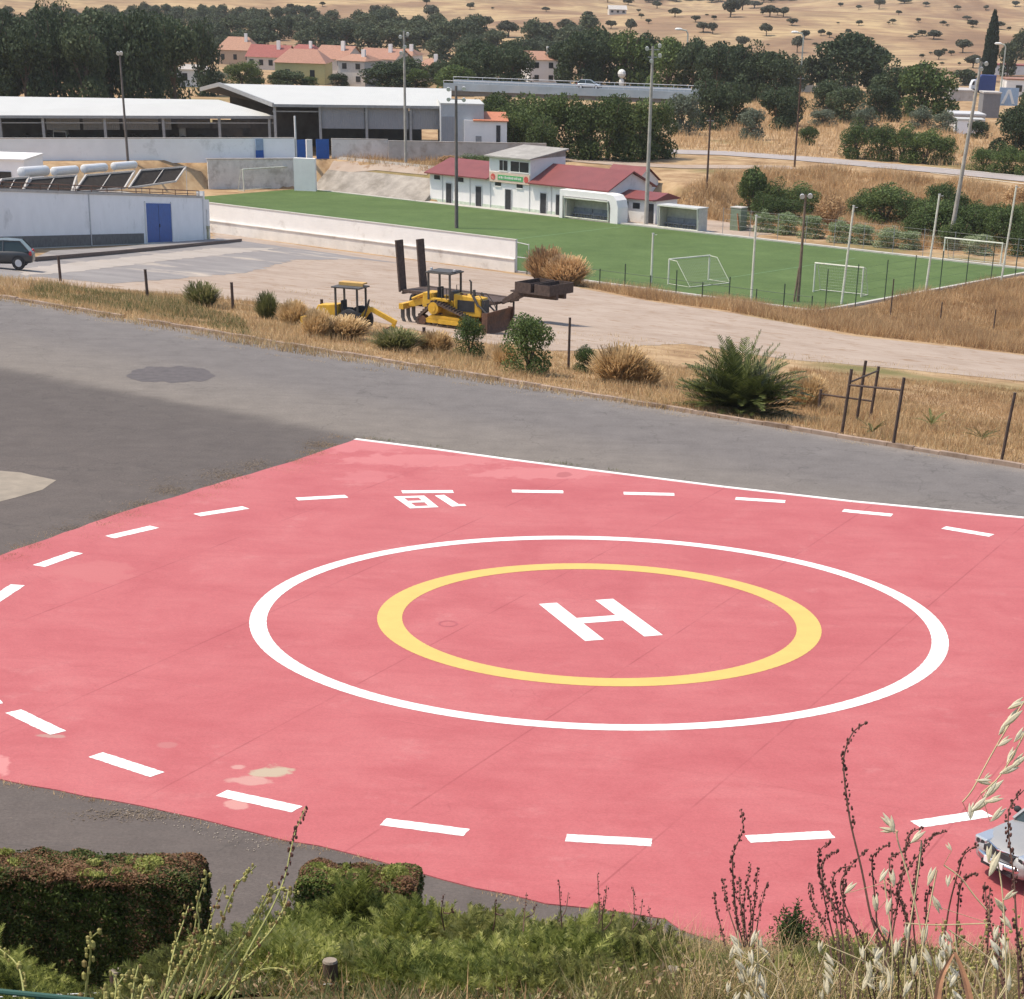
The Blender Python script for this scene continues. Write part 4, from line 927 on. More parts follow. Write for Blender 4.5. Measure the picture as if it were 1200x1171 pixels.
# white netting poles
for (bx, by, ty, lab) in [(763, 332, 279, 'short whitish pole at the pitch edge left of the portable goal'), (880, 354, 262, 'white netting pole left of the wooden lamp pole'),
                          (986, 357, 252, 'white netting pole standing in front of the near right goal'), (1084, 346, 239, 'white netting pole at the right end of the pitch, left of the far goal'),
                          (1173, 331, 229, 'white netting pole at the right end of the pitch, right of the far goal')]:
    b = inv(bx, by, -9.98); h = (by-ty)/scale_at(b)
    o = thing('netting_pole', lab, 'pole', b, 0, 'white netting poles round the near right corner'); f = MB(); f.tube([(0, 0, -.2), (0, 0, h)], [.10, .085], 8); f.build('shaft', m_wpole, o)
    f = MB(); f.tube([(0, 0, h), (0, 0, h+.05)], .11, 8); f.tube([(0, 0, h-.1), (.35, 0, h-.08)], .02, 5); f.build('top_hook', m_lamp, o)
    if bx in (1084, 1173, 986): o.rotation_euler = (0, radians(2.5), 0)
# fences at the pitch end
f1 = thing('mesh_fence', 'tall dark green post and wire fence across the right end of the pitch', 'fence', tsz(-93.5, 156, -10), RZ+pi/2)
for k in range(9):
    f = MB(); f.tube([(k*4.8, 0, -.2), (k*4.8, 0, 3.3)], .05, 6); f.build('post', m_greenp, f1)
f = MB()
for z in (.6, 1.2, 1.8, 2.4, 3.0): f.tube([(0, 0, z), (38.4, 0, z)], .006, 3, cap=False)
f.build('wires', m_greenp, f1)
f2 = thing('low_fence', 'low dark rail fence along the near right edge of the pitch', 'fence', tsz(-124, 155.2, -9.95), RZ)
for k in range(12):
    f = MB(); f.tube([(k*2.7, 0, -.2), (k*2.7, 0, 1.9 if k in (2, 4, 6, 8, 10) else 1.25)], .05, 6); f.build('post', m_greenp, f2)
f = MB(); f.tube([(0, 0, 1.15), (29.7, 0, 1.15)], .02, 4); f.tube([(0, 0, .6), (29.7, 0, .6)], .012, 3); f.build('wires', m_greenp, f2)
f3 = thing('wire_fence', 'thin far-side wire fence in front of the pale shrubs right of the bench', 'fence', tsz(-131, 196.6, -10), RZ)
for k in range(12): f = MB(); f.tube([(k*3.4, 0, -.2), (k*3.4, 0, 2.6)], .03, 5); f.build('post', m_steel, f3)
f = MB()
for z in (.5, 1.0, 1.5, 2.0, 2.5): f.tube([(0, 0, z), (37.4, 0, z)], .006, 3, cap=False)
f.build('wires', m_steel, f3)
# ball and bin at the far side line
o = thing('litter_bin', 'small green kiosk with an orange board beside the pale shrubs across the pitch', 'kiosk', inv(855, 270, -10), RZ)
f = MB(); f.box(0, 1.3, 0, 1.2, 0, 2.2); f.build('body', M('kiosk_body', (.17, .21, .14), var=.2, scale=4), o)
f = MB(); f.box(-.05, 1.35, -.05, 1.25, 2.203, 2.3); f.build('roof', m_conc, o)
f = MB(); f.obox((1.25, -.12, .1), (.95, -.12, 1.7), .16, .05); f.build('orange_board', M('orange_board', (.5, .2, .08)), o)
# pale posts of the verge
def stub(px, by, ty, r, lab, lean=0.0, mat=None, grp='rusty stub posts along the road verge', name='verge_post'):
    b = hit(px, by); h = (by-ty)/scale_at(b)
    o = thing(name, lab, 'post', b, 0, grp); f = MB(); f.tube([(0, 0, -.2), (lean*.5, 0, h*.5), (lean, .0, h)], [r*1.05, r, r*.95], 9); f.build('shaft', mat or m_rustd, o, smooth=50)
    f = MB(); f.tube([(lean, 0, h), (lean, 0, h+.02)], r*1.08, 9); f.build('cap', mat or m_rustd, o)
    return o
for (px, by, ty, lab, ln_) in [(71, 330, 303, 'leftmost dark post on the verge, near the parked dark car', 0), (173, 350, 319, 'dark post on the verge below the blue door', -.02), (273, 364, 334, 'dark post on the verge right of the yellowish shrub', 0),
                          (378, 386, 354, 'dark post on the verge in front of the backhoe', 0), (497, 410, 386, 'short dark post on the verge just below the bulldozer', 0), (666, 433, 377, 'thin dark post right of the round green bushes', 0.02),
                          (1173, 541, 465, 'tall thin rusty post on the verge at the right edge', .18), (1043, 374, 331, 'dark post pair at the edge of the pitch grass', 0), (1101, 384, 357, 'short dark post in the dry grass, nearer the right corner', 0), (1164, 388, 365, 'shortest dark post in the dry grass, by the right edge', 0)]:
    stub(px, by, ty, .075 if px < 600 else .055, lab, ln_)
# timber climbing frame
fr = thing('timber_frame', 'open frame of rusty dark posts and rails standing in dry grass by the road', 'frame', hit(986, 509))
O = np.array(fr.location)
def fp(px, by): return np.array(hit(px, by))-O
posts = [((986, 509), 437), ((1003, 496), 427), ((1019, 492), 433), ((1046, 523), 447), ((959, 483), 458)]
tops = []
for (b, ty) in posts:
    p = fp(*b); h = (b[1]-ty)/scale_at(p+O); ln_ = .16 if b[0] != 959 else .03
    f = MB(); f.tube([tuple(p-(0, 0, .2)), tuple(p+(ln_, 0, h))], .058, 9); f.build('post', m_rustd, fr, smooth=50); tops.append((p, h, ln_))
def on(i, k): p, h, l = tops[i]; return tuple(p+np.array([l*k, 0, h*k]))
for a, b in ((on(0, .76), on(3, .82)), (on(0, .80), on(2, .92)), (on(4, .80), on(2, .35))):
    f = MB(); f.tube([a, b], .035, 8); f.build('rail', m_rustd, fr, smooth=50)
# ---------------------------------------------------------------- bulldozer
m_yel = M('worn_yellow_paint', (.62, .36, .035), var=.15, scale=3, rough=.5, dirt=(.25, .14, .05), dscale=2.2, dlo=.6)
m_trk = M('muddy_track_steel', (.10, .07, .055), var=.35, scale=8, rough=.9, dirt=(.2, .14, .1))
dzp = hit(532, 384)
dz = thing('bulldozer', 'yellow crawler bulldozer with a black canopy, raised rear drive wheels and a rusty front blade', 'bulldozer', dzp, radians(-24)); dz.scale = (.88, .88, .88)
S = 1.0
def trackpath():
    return [(-1.65, .12), (1.45, .12), (1.72, .28), (1.75, .5), (1.55, .72), (-.35, 1.42), (-.72, 1.5), (-1.0, 1.38), (-1.15, 1.15), (-1.75, .62), (-1.88, .4), (-1.8, .2)]
for sy in (-1, 1):
    pth = trackpath(); f = MB(); y0, y1 = sy*.95-.25, sy*.95+.25
    inner = [(x*.93, .62+(z-.62)*.82) for x, z in pth]; n = len(pth)
    f.add([(x, y, z) for y in (y0, y1) for x, z in pth]+[(x, y, z) for y in (y0, y1) for x, z in inner],
          [(i, (i+1) % n, (i+1) % n+n, i+n) for i in range(n)]+[(i+2*n, i+3*n, (i+1) % n+3*n, (i+1) % n+2*n) for i in range(n)]+[(i, i+2*n, (i+1) % n+2*n, (i+1) % n) for i in range(n)]+[(i+n, (i+1) % n+n, (i+1) % n+3*n, i+3*n) for i in range(n)])
    tot = 0; segs = []
    for i in range(n):
        a, b = np.array(pth[i]), np.array(pth[(i+1) % n]); L_ = np.linalg.norm(b-a); k = max(1, int(L_/.17))
        for j in range(k):
            p = a+(b-a)*(j+.5)/k; nn = np.array([(b-a)[1], -(b-a)[0]])/L_; c = p+nn*.04; dd = (b-a)/L_*.02
            f.obox((c[0], y0-.02, c[1]), (c[0], y1+.02, c[1]), .045, .09)
    f.build('track', m_trk, dz)
    f = MB(); f.tube([(-.72, y0-.03, 1.12), (-.72, y1+.03, 1.12)], .33, 20); f.tube([(-.72, y0-.08, 1.12), (-.72, y1+.08, 1.12)], .17, 12); f.build('sprocket', m_yel, dz, smooth=40)
    for x_ in (-1.5, 1.4): f = MB(); f.tube([(x_, y0+.02, .43), (x_, y1-.02, .43)], .27, 16); f.build('idler', m_rust, dz, smooth=40)
    f = MB(); f.box(-1.35, 1.2, y0+.05, y1-.05, .32, .55)
    f.prism([(-1.2, .55), (1.2, .55), (.9, .7), (-.9, .75)], y0+.04, y1-.04); f.build('track_frame', m_yel, dz)
    for x_ in np.linspace(-1.1, 1.05, 6): f = MB(); f.tube([(x_, y0+.08, .26), (x_, y1-.08, .26)], .12, 10); f.build('roller', m_trk, dz)
f = MB(); f.prism([(.2, .75), (2.0, .75), (2.05, 1.0), (1.98, 1.75), (.25, 1.9)], -.48, .48); f.build('engine_hood', m_yel, dz, bevel=.04)
f = MB(); f.box(.5, 1.6, -.5, -.483, 1.0, 1.6); f.build('engine_grille', m_dark, dz)
f = MB(); f.box(2.04, 2.1, -.42, .42, .85, 1.65); f.build('radiator_grille', m_dsteel, dz)
f = MB(); f.prism([(-1.5, .9), (.22, .75), (.2, 1.5), (-.5, 1.55), (-.55, 1.3), (-1.0, 1.3), (-1.05, 1.85), (-1.75, 1.85), (-1.8, 1.1)], -.55, .55); f.build('rear_body', m_yel, dz, bevel=.04)
f = MB(); f.box(-1.0, .1, -.95, -.56, 1.5, 1.62); f.box(-1.0, .1, .56, .95, 1.5, 1.62); f.build('fender', m_yel, dz)
f = MB(); f.box(-.8, -.35, -.28, .28, 1.35, 1.55); f.box(-.95, -.8, -.28, .28, 1.35, 2.15); f.build('seat', m_dark, dz, bevel=.03)
f = MB(); f.box(.0, .2, -.35, .35, 1.5, 2.0); f.tube([(-.15, .2, 1.6), (-.1, .2, 2.0)], .02, 6); f.tube([(-.15, -.2, 1.6), (-.1, -.2, 2.0)], .02, 6); f.build('dashboard', m_dsteel, dz)
f = MB(); f.box(-1.45, .25, -.8, .8, 2.92, 3.0); f.box(-1.35, .15, -.7, .7, 3.002, 3.05); f.build('canopy_roof', m_dsteel, dz, bevel=.03)
for x_ in (-1.3, .1):
    for y_ in (-.68, .68): f = MB(); f.obox((x_, y_, 1.5), (x_, y_, 2.92), .1, .1); f.build('canopy_post', m_dsteel, dz)
f = MB(); f.tube([(1.0, .25, 1.8), (1.0, .25, 2.55)], .06, 10); f.tube([(1.0, .25, 2.5), (.9, .25, 2.62)], .05, 8); f.build('exhaust', m_dsteel, dz)
f = MB(); f.tube([(1.55, -.35, 1.85), (1.5, -.35, 2.2)], .09, 10); f.build('air_filter', m_dsteel, dz)
for y_ in (-.55, .55):
    f = MB(); f.tube([(1.85, y_, 1.45), (2.75, y_, .75)], .055, 8); f.tube([(1.5, y_, 1.95), (1.9, y_, 1.35)], .08, 8); f.build('lift_cylinder', m_dsteel, dz)
for y_ in (-1.32, 1.32): f = MB(); f.obox((-.3, y_, .45), (2.75, y_, .42), .12, .22); f.build('push_arm', m_yel, dz)
prof = [(2.95, .02), (2.8, .2), (2.72, .55), (2.78, .95), (2.95, 1.2), (3.02, 1.2), (2.9, .95), (2.84, .55), (2.9, .22), (3.05, .02)]
f = MB(); f.prism(prof[::-1], -1.65, 1.65); f.box(2.7, 3.05, -1.68, -1.652, .02, 1.2); f.box(2.7, 3.05, 1.652, 1.68, .02, 1.2); f.build('blade', m_rust, dz)
f = MB(); f.prism([(-1.8, 1.2), (-1.8, 1.55), (-2.5, 1.35), (-3.0, 1.1), (-3.0, .95), (-2.4, 1.0)], -.25, .25); f.box(-3.2, -2.9, -.85, .85, .85, 1.15); f.build('ripper_frame', m_yel, dz)
for y_ in (-.65, 0, .65): f = MB(); f.prism([(-3.15, .9), (-2.95, .9), (-2.95, .35), (-2.8, .0), (-3.0, .1), (-3.15, .4)], y_-.06, y_+.06); f.build('ripper_tooth', m_dsteel, dz)
f = MB(); f.tube([(-1.75, -.3, 1.75), (-2.6, -.3, 1.4)], .07, 8); f.tube([(-1.75, .3, 1.75), (-2.6, .3, 1.4)], .07, 8); f.build('ripper_cylinder', m_yel, dz)
f = MB()
for y_ in (-.28, .28): f.tube([(1.6, y_, 1.9), (1.9, y_*1.6, 1.95), (2.3, y_*1.9, 1.5), (2.6, y_*2, .9)], .022, 6)
f.build('hydraulic_hoses', m_dark, dz)
for s_ in (-1, 1): f = MB(); f.tube([(-.3, s_*.92, 1.62), (-.3, s_*.92, 2.2), (.0, s_*.92, 2.2), (.0, s_*.92, 1.62)], .025, 6); f.build('handrail', m_dsteel, dz)
f = MB(); f.tube([(.55, -.2, 1.86), (.95, -.2, 1.84)], .09, 10); f.build('muffler', m_rust, dz)
for x_ in (-1.35, .15): f = MB(); f.box(x_-.05, x_+.05, -.3, -.14, 3.055, 3.16); f.build('work_lamp', m_lamp, dz)
# ---------------------------------------------------------------- backhoe
bhp = hit(407, 390)
bh = thing('backhoe', 'old yellow backhoe with a black-posted canopy half hidden in the verge grass', 'backhoe', bhp, radians(-18)); bh.scale = (.8, .8, .8)
f = MB(); f.prism([(-1.7, .7), (-.35, .7), (-.35, 1.55), (-1.6, 1.45), (-1.75, 1.2)], -.45, .45); f.build('engine_hood', m_yel, bh, bevel=.04)
f = MB(); f.box(-.35, .9, -.5, .5, .6, 1.05); f.build('chassis', m_dsteel, bh)
f = MB(); f.box(-.1, .3, -.3, .3, 1.05, 1.35); f.box(-.22, -.1, -.3, .3, 1.05, 1.75); f.build('seat', m_dark, bh)
for x_, y_ in ((-.4, -.6), (-.4, .6), (.95, -.6), (.95, .6)): f = MB(); f.obox((x_, y_, .8), (x_, y_, 2.45), .1, .1); f.build('canopy_post', m_dsteel, bh)
f = MB(); f.box(-.6, 1.15, -.75, .75, 2.45, 2.52); f.build('canopy_roof', m_dsteel, bh)
f = MB(); f.box(-.5, 1.0, .1, .75, 2.6, 2.68); f.box(-.5, 1.0, .1, .16, 2.52, 2.6); f.build('canopy_board', M('ochre_board', (.52, .32, .10), var=.15), bh)
for x_, r_ in ((-1.3, .42), (.55, .7)):
    for y_ in (-.85, .85):
        f = MB(); f.tube([(x_, y_-.17, r_), (x_, y_-.13, r_), (x_, y_+.13, r_), (x_, y_+.17, r_)], [r_*.85, r_, r_, r_*.85], 22); w_ = f.build('wheel', m_dark, bh, smooth=40)
        f = MB(); f.tube([(x_, y_-.18, r_), (x_, y_+.18, r_)], r_*.5, 14); f.build('rim', m_yel, w_)
f = MB(); f.obox((1.0, 0, .9), (1.5, 0, 1.45), .22, .3); f.obox((1.5, 0, 1.4), (3.1, 0, .75), .18, .26); f.build('boom', m_yel, bh, bevel=.02)
f = MB(); f.obox((3.0, 0, .8), (2.7, 0, .1), .16, .2); f.build('dipper', m_yel, bh)
f = MB(); f.prism([(2.4, .0), (2.9, .0), (2.95, .35), (2.6, .5)], -.3, .3); f.build('bucket', m_rust, bh)
f = MB(); f.tube([(1.1, .12, .8), (1.35, .12, 1.8)], .06, 8); f.tube([(1.1, -.12, .8), (1.5, -.12, 1.9)], .05, 8); f.build('boom_cylinder', m_dsteel, bh)
f = MB(); f.box(-2.5, -2.2, -.95, .95, .2, .8); f.obox((-2.2, .4, .5), (-1.2, .4, .8), .1, .14); f.obox((-2.2, -.4, .5), (-1.2, -.4, .8), .1, .14); f.build('loader_bucket', m_yel, bh)
# ---------------------------------------------------------------- low loader trailer with raised ramps
tA = np.array(hit(486, 357)); tB = np.array(hit(600, 373)); 
tl = thing('lowloader_trailer', 'dark rusty low-loader trailer with two raised loading ramps behind the bulldozer', 'trailer', tuple(tA), atan2(tB[1]-tA[1], tB[0]-tA[0]))
slope_ = atan2(tB[2]-tA[2], np.hypot(*(tB-tA)[:2])); tl.rotation_euler = (0, -slope_, tl.rotation_euler[2])
LT = float(np.linalg.norm(tB-tA))
f = MB(); f.box(0, LT*.95, -1.2, -.9, .78, .95); f.box(0, LT*.95, .9, 1.2, .78, .95); f.box(0, LT*.95, -.9, .9, .85, .92)
for k in range(9): f.box(k*LT*.11, k*LT*.11+.1, -1.25, 1.25, .7, .78)
f.build('bed', m_rustd, tl)
f = MB(); f.prism([(LT*.95, .75), (LT*.95, 1.0), (LT+.6, 1.6), (LT+3.4, 1.6), (LT+3.4, 1.35), (LT+.8, 1.3)], -.5, -.3); f.prism([(LT*.95, .75), (LT*.95, 1.0), (LT+.6, 1.6), (LT+3.4, 1.6), (LT+3.4, 1.35), (LT+.8, 1.3)], .3, .5)
f.box(LT+.7, LT+3.4, -1.2, 1.2, 1.603, 1.68); f.build('gooseneck', m_rustd, tl)
f = MB()
for (x0, x1) in ((LT+1.0, LT+2.1), (LT+2.35, LT+3.4)):
    f.box(x0, x1, -1.2, -1.15, 1.683, 2.15); f.box(x0, x1, 1.15, 1.2, 1.683, 2.15); f.box(x0, x0+.05, -1.15, 1.15, 1.683, 2.15); f.box(x1-.05, x1, -1.15, 1.15, 1.683, 2.15)
f.build('headboard_box', m_rustd, tl)
for y_ in (-.85, .85): f = MB(); f.tube([(LT*.93, y_, 0), (LT*.93, y_, .8)], .06, 8); f.box(LT*.93-.15, LT*.93+.15, y_-.15, y_+.15, 0, .04); f.build('landing_leg', m_dsteel, tl)
for x_ in (.9, 1.9):
    for y_ in (-1.0, 1.0):
        f = MB(); f.tube([(x_, y_-.16, .42), (x_, y_+.16, .42)], .4, 20); w_ = f.build('wheel', m_dark, tl, smooth=40)
        f = MB(); f.tube([(x_, y_-.17, .42), (x_, y_+.17, .42)], .2, 12); f.build('rim', m_rust, w_)
for (px0, px1, ty, by) in ((462, 474, 283, 340), (486.5, 497.5, 281, 329)):
    pass
for y_, hh_ in ((-1.0, 2.75), (1.0, 2.65)):
    f = MB(); f.obox((-.1, y_-.28, .8), (-.35, y_-.28, .8+hh_), .05, .14); f.obox((-.1, y_+.28, .8), (-.35, y_+.28, .8+hh_), .05, .14)
    for k in range(22): z_ = .85+k*hh_/22; x_ = -.1-.25*(z_-.8)/hh_; f.box(x_-.05, x_+.05, y_-.31, y_+.31, z_, z_+.075)
    f.box(-.40, -.36, y_-.27, y_+.27, .9, .8+hh_-.1) if False else f.obox((-.06, y_, .85), (-.31, y_, .78+hh_), .64, .03)
    f.build('loading_ramp', m_rustd, tl)
# ---------------------------------------------------------------- cars
def car(name, lab, loc, rz, paint, suv=False, L_=4.2, W_=1.72, H_=1.45, grp=None, plate=True):
    c = thing(name, lab, 'car', loc, rz, grp)
    hw = W_/2; n = 22
    # body sides follow a station table: x, half width, z sill, z belt
    st = [(-L_/2, .72, .35, .72), (-L_/2+.12, .88, .25, .85), (-L_/2+.5, .97, .2, .92), (-.9, 1.0, .18, .94), (0, 1.0, .18, .93), (.8, 1.0, .18, .9), (1.25, .99, .2, .86), (L_/2-.45, .95, .2, .78), (L_/2-.15, .86, .24, .68), (L_/2, .66, .32, .55)]
    v = []; f_ = []
    for x, w_, z0, z1 in st:
        w_ = hw*w_; v += [(x, -w_*.9, z0), (x, -w_, (z0+z1)*.45), (x, -w_*.99, z1*.9), (x, -w_*.86, z1), (x, 0, z1+.05), (x, w_*.86, z1), (x, w_*.99, z1*.9), (x, w_, (z0+z1)*.45), (x, w_*.9, z0)]
    for i in range(len(st)-1):
        for j in range(8): a = i*9+j; f_.append((a, a+1, a+10, a+9))
        f_.append((i*9+8, i*9, i*9+9, i*9+17))
    f_.append(tuple(range(9))[::-1]); f_.append(tuple(range((len(st)-1)*9, len(st)*9)))
    b = MB(); b.add(v, f_); body = b.build('body', paint, c, smooth=45)
    sb = body.modifiers.new('sub', 'SUBSURF'); sb.levels = 1; sb.render_levels = 2
    # greenhouse
    gh = [(-1.75, .80, .90), (-1.35, .70, H_-.06), (-.6, .68, H_), (.25, .67, H_-.03), (1.15, .80, .88)]
    v = []; f_ = []
    for i, (x, w_, z) in enumerate(gh):
        v += [(x, -w_*hw/.86*.86, z), (x, w_*hw/.86*.86, z)]
    top = MB(); zb_ = .86
    P = [(-1.95, hw*.86, zb_), (-1.45, hw*.72, H_-.04), (-.6, hw*.70, H_), (.25, hw*.69, H_-.04), (1.2, hw*.84, zb_)]
    vv = [(x, s_*y, z) for x, y, z in P for s_ in (-1, 1)]
    top.add(vv, [(2, 4, 5, 3), (4, 6, 7, 5)]); top.build('roof', paint, c, smooth=60)
    gl_ = MB(); gl_.add(vv, [(0, 2, 3, 1), (6, 8, 9, 7)]); gl_.build('windscreen', m_carglass, c)
    gl_ = MB(); gl_.add([(x, y*.995, z) for x, y, z in vv], [(0, 8, 6, 4, 2), (1, 3, 5, 7, 9)]); gl_.build('side_window', m_carglass, c)
    pl = MB()
    for s_ in (-1, 1):
        for a_, b_ in ((0, 1), (3, 4)): pl.obox((P[a_][0], s_*P[a_][1]*.99, P[a_][2]), (P[b_][0], s_*P[b_][1]*.99, P[b_][2]), .07, .05)
        pl.obox((-.5, s_*hw*.85, zb_), (-.55, s_*hw*.70, H_-.01), .07, .05)
        pl.obox((P[1][0], s_*P[1][1], P[1][2]), (P[3][0], s_*P[3][1], P[3][2]), .05, .05)
    pl.build('pillar', paint, c)
    for x_ in (-L_/2+.8, L_/2-.82):
        for s_ in (-1, 1):
            y_ = s_*(hw-.1); w = MB(); w.tube([(x_, y_-.1, .31), (x_, y_-.08, .31), (x_, y_+.1, .31), (x_, y_+.12, .31)], [.26, .31, .31, .26], 24); wo = w.build('wheel', m_dark, c, smooth=40)
            w = MB(); w.tube([(x_, y_+s_*.105, .31), (x_, y_+s_*.13, .31)], [.2, .18], 16); w.build('rim', m_lamp, wo)
            w = MB(); w.tube([(x_, y_-.02 if s_ > 0 else y_+.02, .33), (x_, y_+s_*.098, .33)], .37, 20); w.build('wheel_arch', m_dark, c)
    xf = L_/2
    for s_ in (-1, 1):
        h_ = MB(); h_.prism([(xf-.48, .60), (xf-.10, .54), (xf-.09, .70), (xf-.46, .76)], s_*hw*.47 if s_ > 0 else s_*hw*.84, s_*hw*.84 if s_ > 0 else s_*hw*.47); hl_ = h_.build('headlight', m_hlamp, c, bevel=.03)
        h_ = MB(); h_.tube([(xf-.12, s_*hw*.58, .62), (xf-.085, s_*hw*.58, .62)], .055, 14); h_.tube([(xf-.12, s_*hw*.72, .63), (xf-.085, s_*hw*.72, .63)], .045, 14); h_.build('reflector', m_dark, hl_)
        h_ = MB(); h_.blob((-xf+.14, s_*hw*.72, .78), (.1, .16, .14), n=10, m=6); h_.build('tail_light', m_tail, c, smooth=60)
        h_ = MB(); h_.blob((.95, s_*(hw+.06), .93), (.06, .09, .06), n=10, m=8); h_.tube([(.95, s_*(hw-.06), .92), (.95, s_*(hw+.05), .94)], .025, 6); h_.build('mirror', m_dark, c, smooth=60)
    h_ = MB(); h_.box(xf-.13, xf+.0, -.38, .38, .56, .66); h_.build('grille', m_dark, c)
    h_ = MB(); h_.box(xf-.22, xf-.01, -.42, .42, .30, .38); h_.build('air_intake', m_dark, c)
    h_ = MB(); h_.tube([(xf-.3, -hw*.86, .46), (xf-.06, -hw*.55, .46), (xf+.045, 0, .46), (xf-.06, hw*.55, .46), (xf-.3, hw*.86, .46)], .06, 10); h_.build('bumper_strip', m_chrome, c, smooth=60)
    h_ = MB(); h_.tube([(xf-.14, -.4, .67), (xf-.01, 0, .68), (xf-.14, .4, .67)], .02, 6); h_.build('grille_trim', m_chrome, c)
    if plate:
        h_ = MB(); h_.box(xf+.05, xf+.07, -.26, .26, .40, .51); po = h_.build('number_plate', M('plate_white', (.75, .75, .72), var=.02), c)
    for a_, b_, z_ in ((1.25, .5, .86), (1.18, -.15, .87)):
        h_ = MB(); h_.tube([(a_, b_, .90), (a_-.35, b_-.45, 1.06)], .012, 5); h_.build('wiper', m_dark, c)
    return c
def glossy(name, col, metal, rough, coat=0):
    m, n, b = nodes_mat(name); b.inputs['Base Color'].default_value = (*col, 1); b.inputs['Metallic'].default_value = metal
    f = noise(n, 6, 4); n.links.new(ramp(n, f, [(.3, (rough*.8,)*3), (.7, (rough*1.3,)*3)]), b.inputs['Roughness'])
    b.inputs['Coat Weight'].default_value = coat; b.inputs['Coat Roughness'].default_value = .08
    return m
m_carglass = glossy('car_glass', (.03, .045, .045), 0, .15); m_hlamp = glossy('headlight_glass', (.55, .58, .6), .6, .12, .6)
m_tail = glossy('tail_red', (.4, .02, .02), 0, .2); m_chrome = glossy('chrome', (.6, .6, .6), 1, .15)
silver = glossy('silver_paint', (.30, .295, .285), .15, .4, .35); darkp = glossy('dark_grey_paint', (.045, .047, .05), .2, .4, .4)
ang = atan2(-.5, -.87)
nose = np.array(inv(1167, 1012, .45)); hd = np.array([cos(ang), sin(ang)])
car('silver_car', 'silver car showing its front corner among dry weeds at the right edge', (nose[0]-hd[0]*2.15, nose[1]-hd[1]*2.15, .022), ang, silver, L_=4.3, W_=1.82, H_=1.55)
cp_ = hit(8, 316); car('dark_car', 'dark car parked by the white building at the left edge', (cp_[0]-.6, cp_[1]+.3, cp_[2]+.08), .12+pi, darkp, plate=False)
# ---------------------------------------------------------------- bridge with parapets
bA = np.array(inv(520, 104, -4.5)); bB = np.array(inv(835, 116, -4.5)); dB = (bB-bA)/np.linalg.norm(bB-bA); LB = float(np.linalg.norm(bB-bA))
br = thing('road_bridge', 'road bridge with pale blue-grey parapets crossing behind the green trees', 'bridge', tuple(bA), atan2(dB[1], dB[0]))
f = MB(); f.box(0, LB, 0, 9, -.9, .45); f.build('deck', M('bridge_deck', (.16, .15, .14), var=.2), br)
f = MB(); f.box(0, LB, -.3, -.002, -.25, .85); f.build('parapet', M('bluish_parapet', (.33, .39, .43), var=.15, scale=.3, dirt=(.42, .45, .46), dscale=.12), br)
f = MB(); f.box(0, LB, 9.002, 9.3, -.4, 1.0); f.build('parapet', M('pale_parapet', (.42, .46, .48), var=.1), br)
f = MB()
for z in (1.4,): f.tube([(0, 9.1, z), (LB, 9.1, z)], .05, 5)
for k in range(int(LB/2.5)): f.tube([(k*2.5, 9.1, 1.0), (k*2.5, 9.1, 1.4)], .04, 4)
f.tube([(0, -.15, 1.2), (LB, -.15, 1.2)], .05, 5)
for k in range(int(LB/2.5)): f.tube([(k*2.5, -.15, .85), (k*2.5, -.15, 1.2)], .04, 4)
f.build('railing', m_lamp, br)
for k in range(4): f = MB(); f.box(LB*(.15+.23*k), LB*(.15+.23*k)+1, 1, 8, -4.5, -.902); f.build('pier', m_greyw, br)
p = inv(688, 106, -3.2); silver2 = glossy('pale_silver_paint', (.5, .52, .54), .4, .35, .4)
pc = bA+dB*np.dot(np.array(inv(689, 109, -4.5))-bA, dB); nB = np.array([-dB[1], dB[0], 0])
car('bridge_car', 'pale silver car driving on the bridge', tuple(pc+nB*5.0+(0, 0, .46)), atan2(dB[1], dB[0]), silver2, plate=False)
w_ = simple_wall(hit(905, 108), hit(1003, 108), float(hit(905, 108)[2]), float(hit(905, 108)[2])+1.1, M('beige_parapet', (.50, .46, .38), var=.1), 'roadside_wall', 'low beige wall along the upper road right of the dark trees')
# ---------------------------------------------------------------- village houses
m_tile = [M('terracotta_tiles', (.33, .17, .115), var=.2, scale=3), M('red_tiles', (.26, .08, .065), var=.2, scale=3), M('orange_roof', (.35, .19, .125), var=.2, scale=3)]
def house(px, by, wpx, hpx, roofh, depth, rz, wall, tile, lab, hip=False, wins=3, floors=1, chimney=True):
    b = hit(px, by); s_ = scale_at(b); w_ = wpx/s_; h = hpx/s_; rh = roofh/s_
    o = thing('village_house', lab, 'house', b, rz, 'village houses among the trees')
    f = MB(); f.box(-w_/2, w_/2, 0, depth, -.5, h)
    if not hip: f.add([(-w_/2, 0, h), (-w_/2, depth, h), (-w_/2, depth/2, h+rh), (w_/2, 0, h), (w_/2, depth, h), (w_/2, depth/2, h+rh)], [(0, 2, 1), (3, 4, 5)])
    f.build('wall', wall, o)
    e = .35; f = MB(); i_ = w_*.22 if hip else -e
    f.add([(-w_/2-e, -e, h), (w_/2+e, -e, h), (w_/2+e, depth+e, h), (-w_/2-e, depth+e, h), (-w_/2+i_, depth/2, h+rh+.05), (w_/2-i_, depth/2, h+rh+.05)], [(0, 1, 5, 4), (2, 3, 4, 5), (1, 2, 5), (3, 0, 4)] if hip else [(0, 1, 5, 4), (2, 3, 4, 5)])
    r_ = f.build('roof', tile, o)
    if chimney:
        f = MB(); f.box(w_*.2, w_*.2+.7, depth*.3, depth*.3+.6, h+.2, h+rh+.9); f.build('chimney', m_white, r_)
    for fl in range(floors):
        for k in range(wins):
            x = -w_/2+w_*(k+.5)/wins; z = (fl+.35)*h/floors
            f = MB(); f.box(x-.45, x+.45, -.06, -.003, z, z+min(1.2, h/floors*.45)); f.build('window', m_glass, o)
    return o
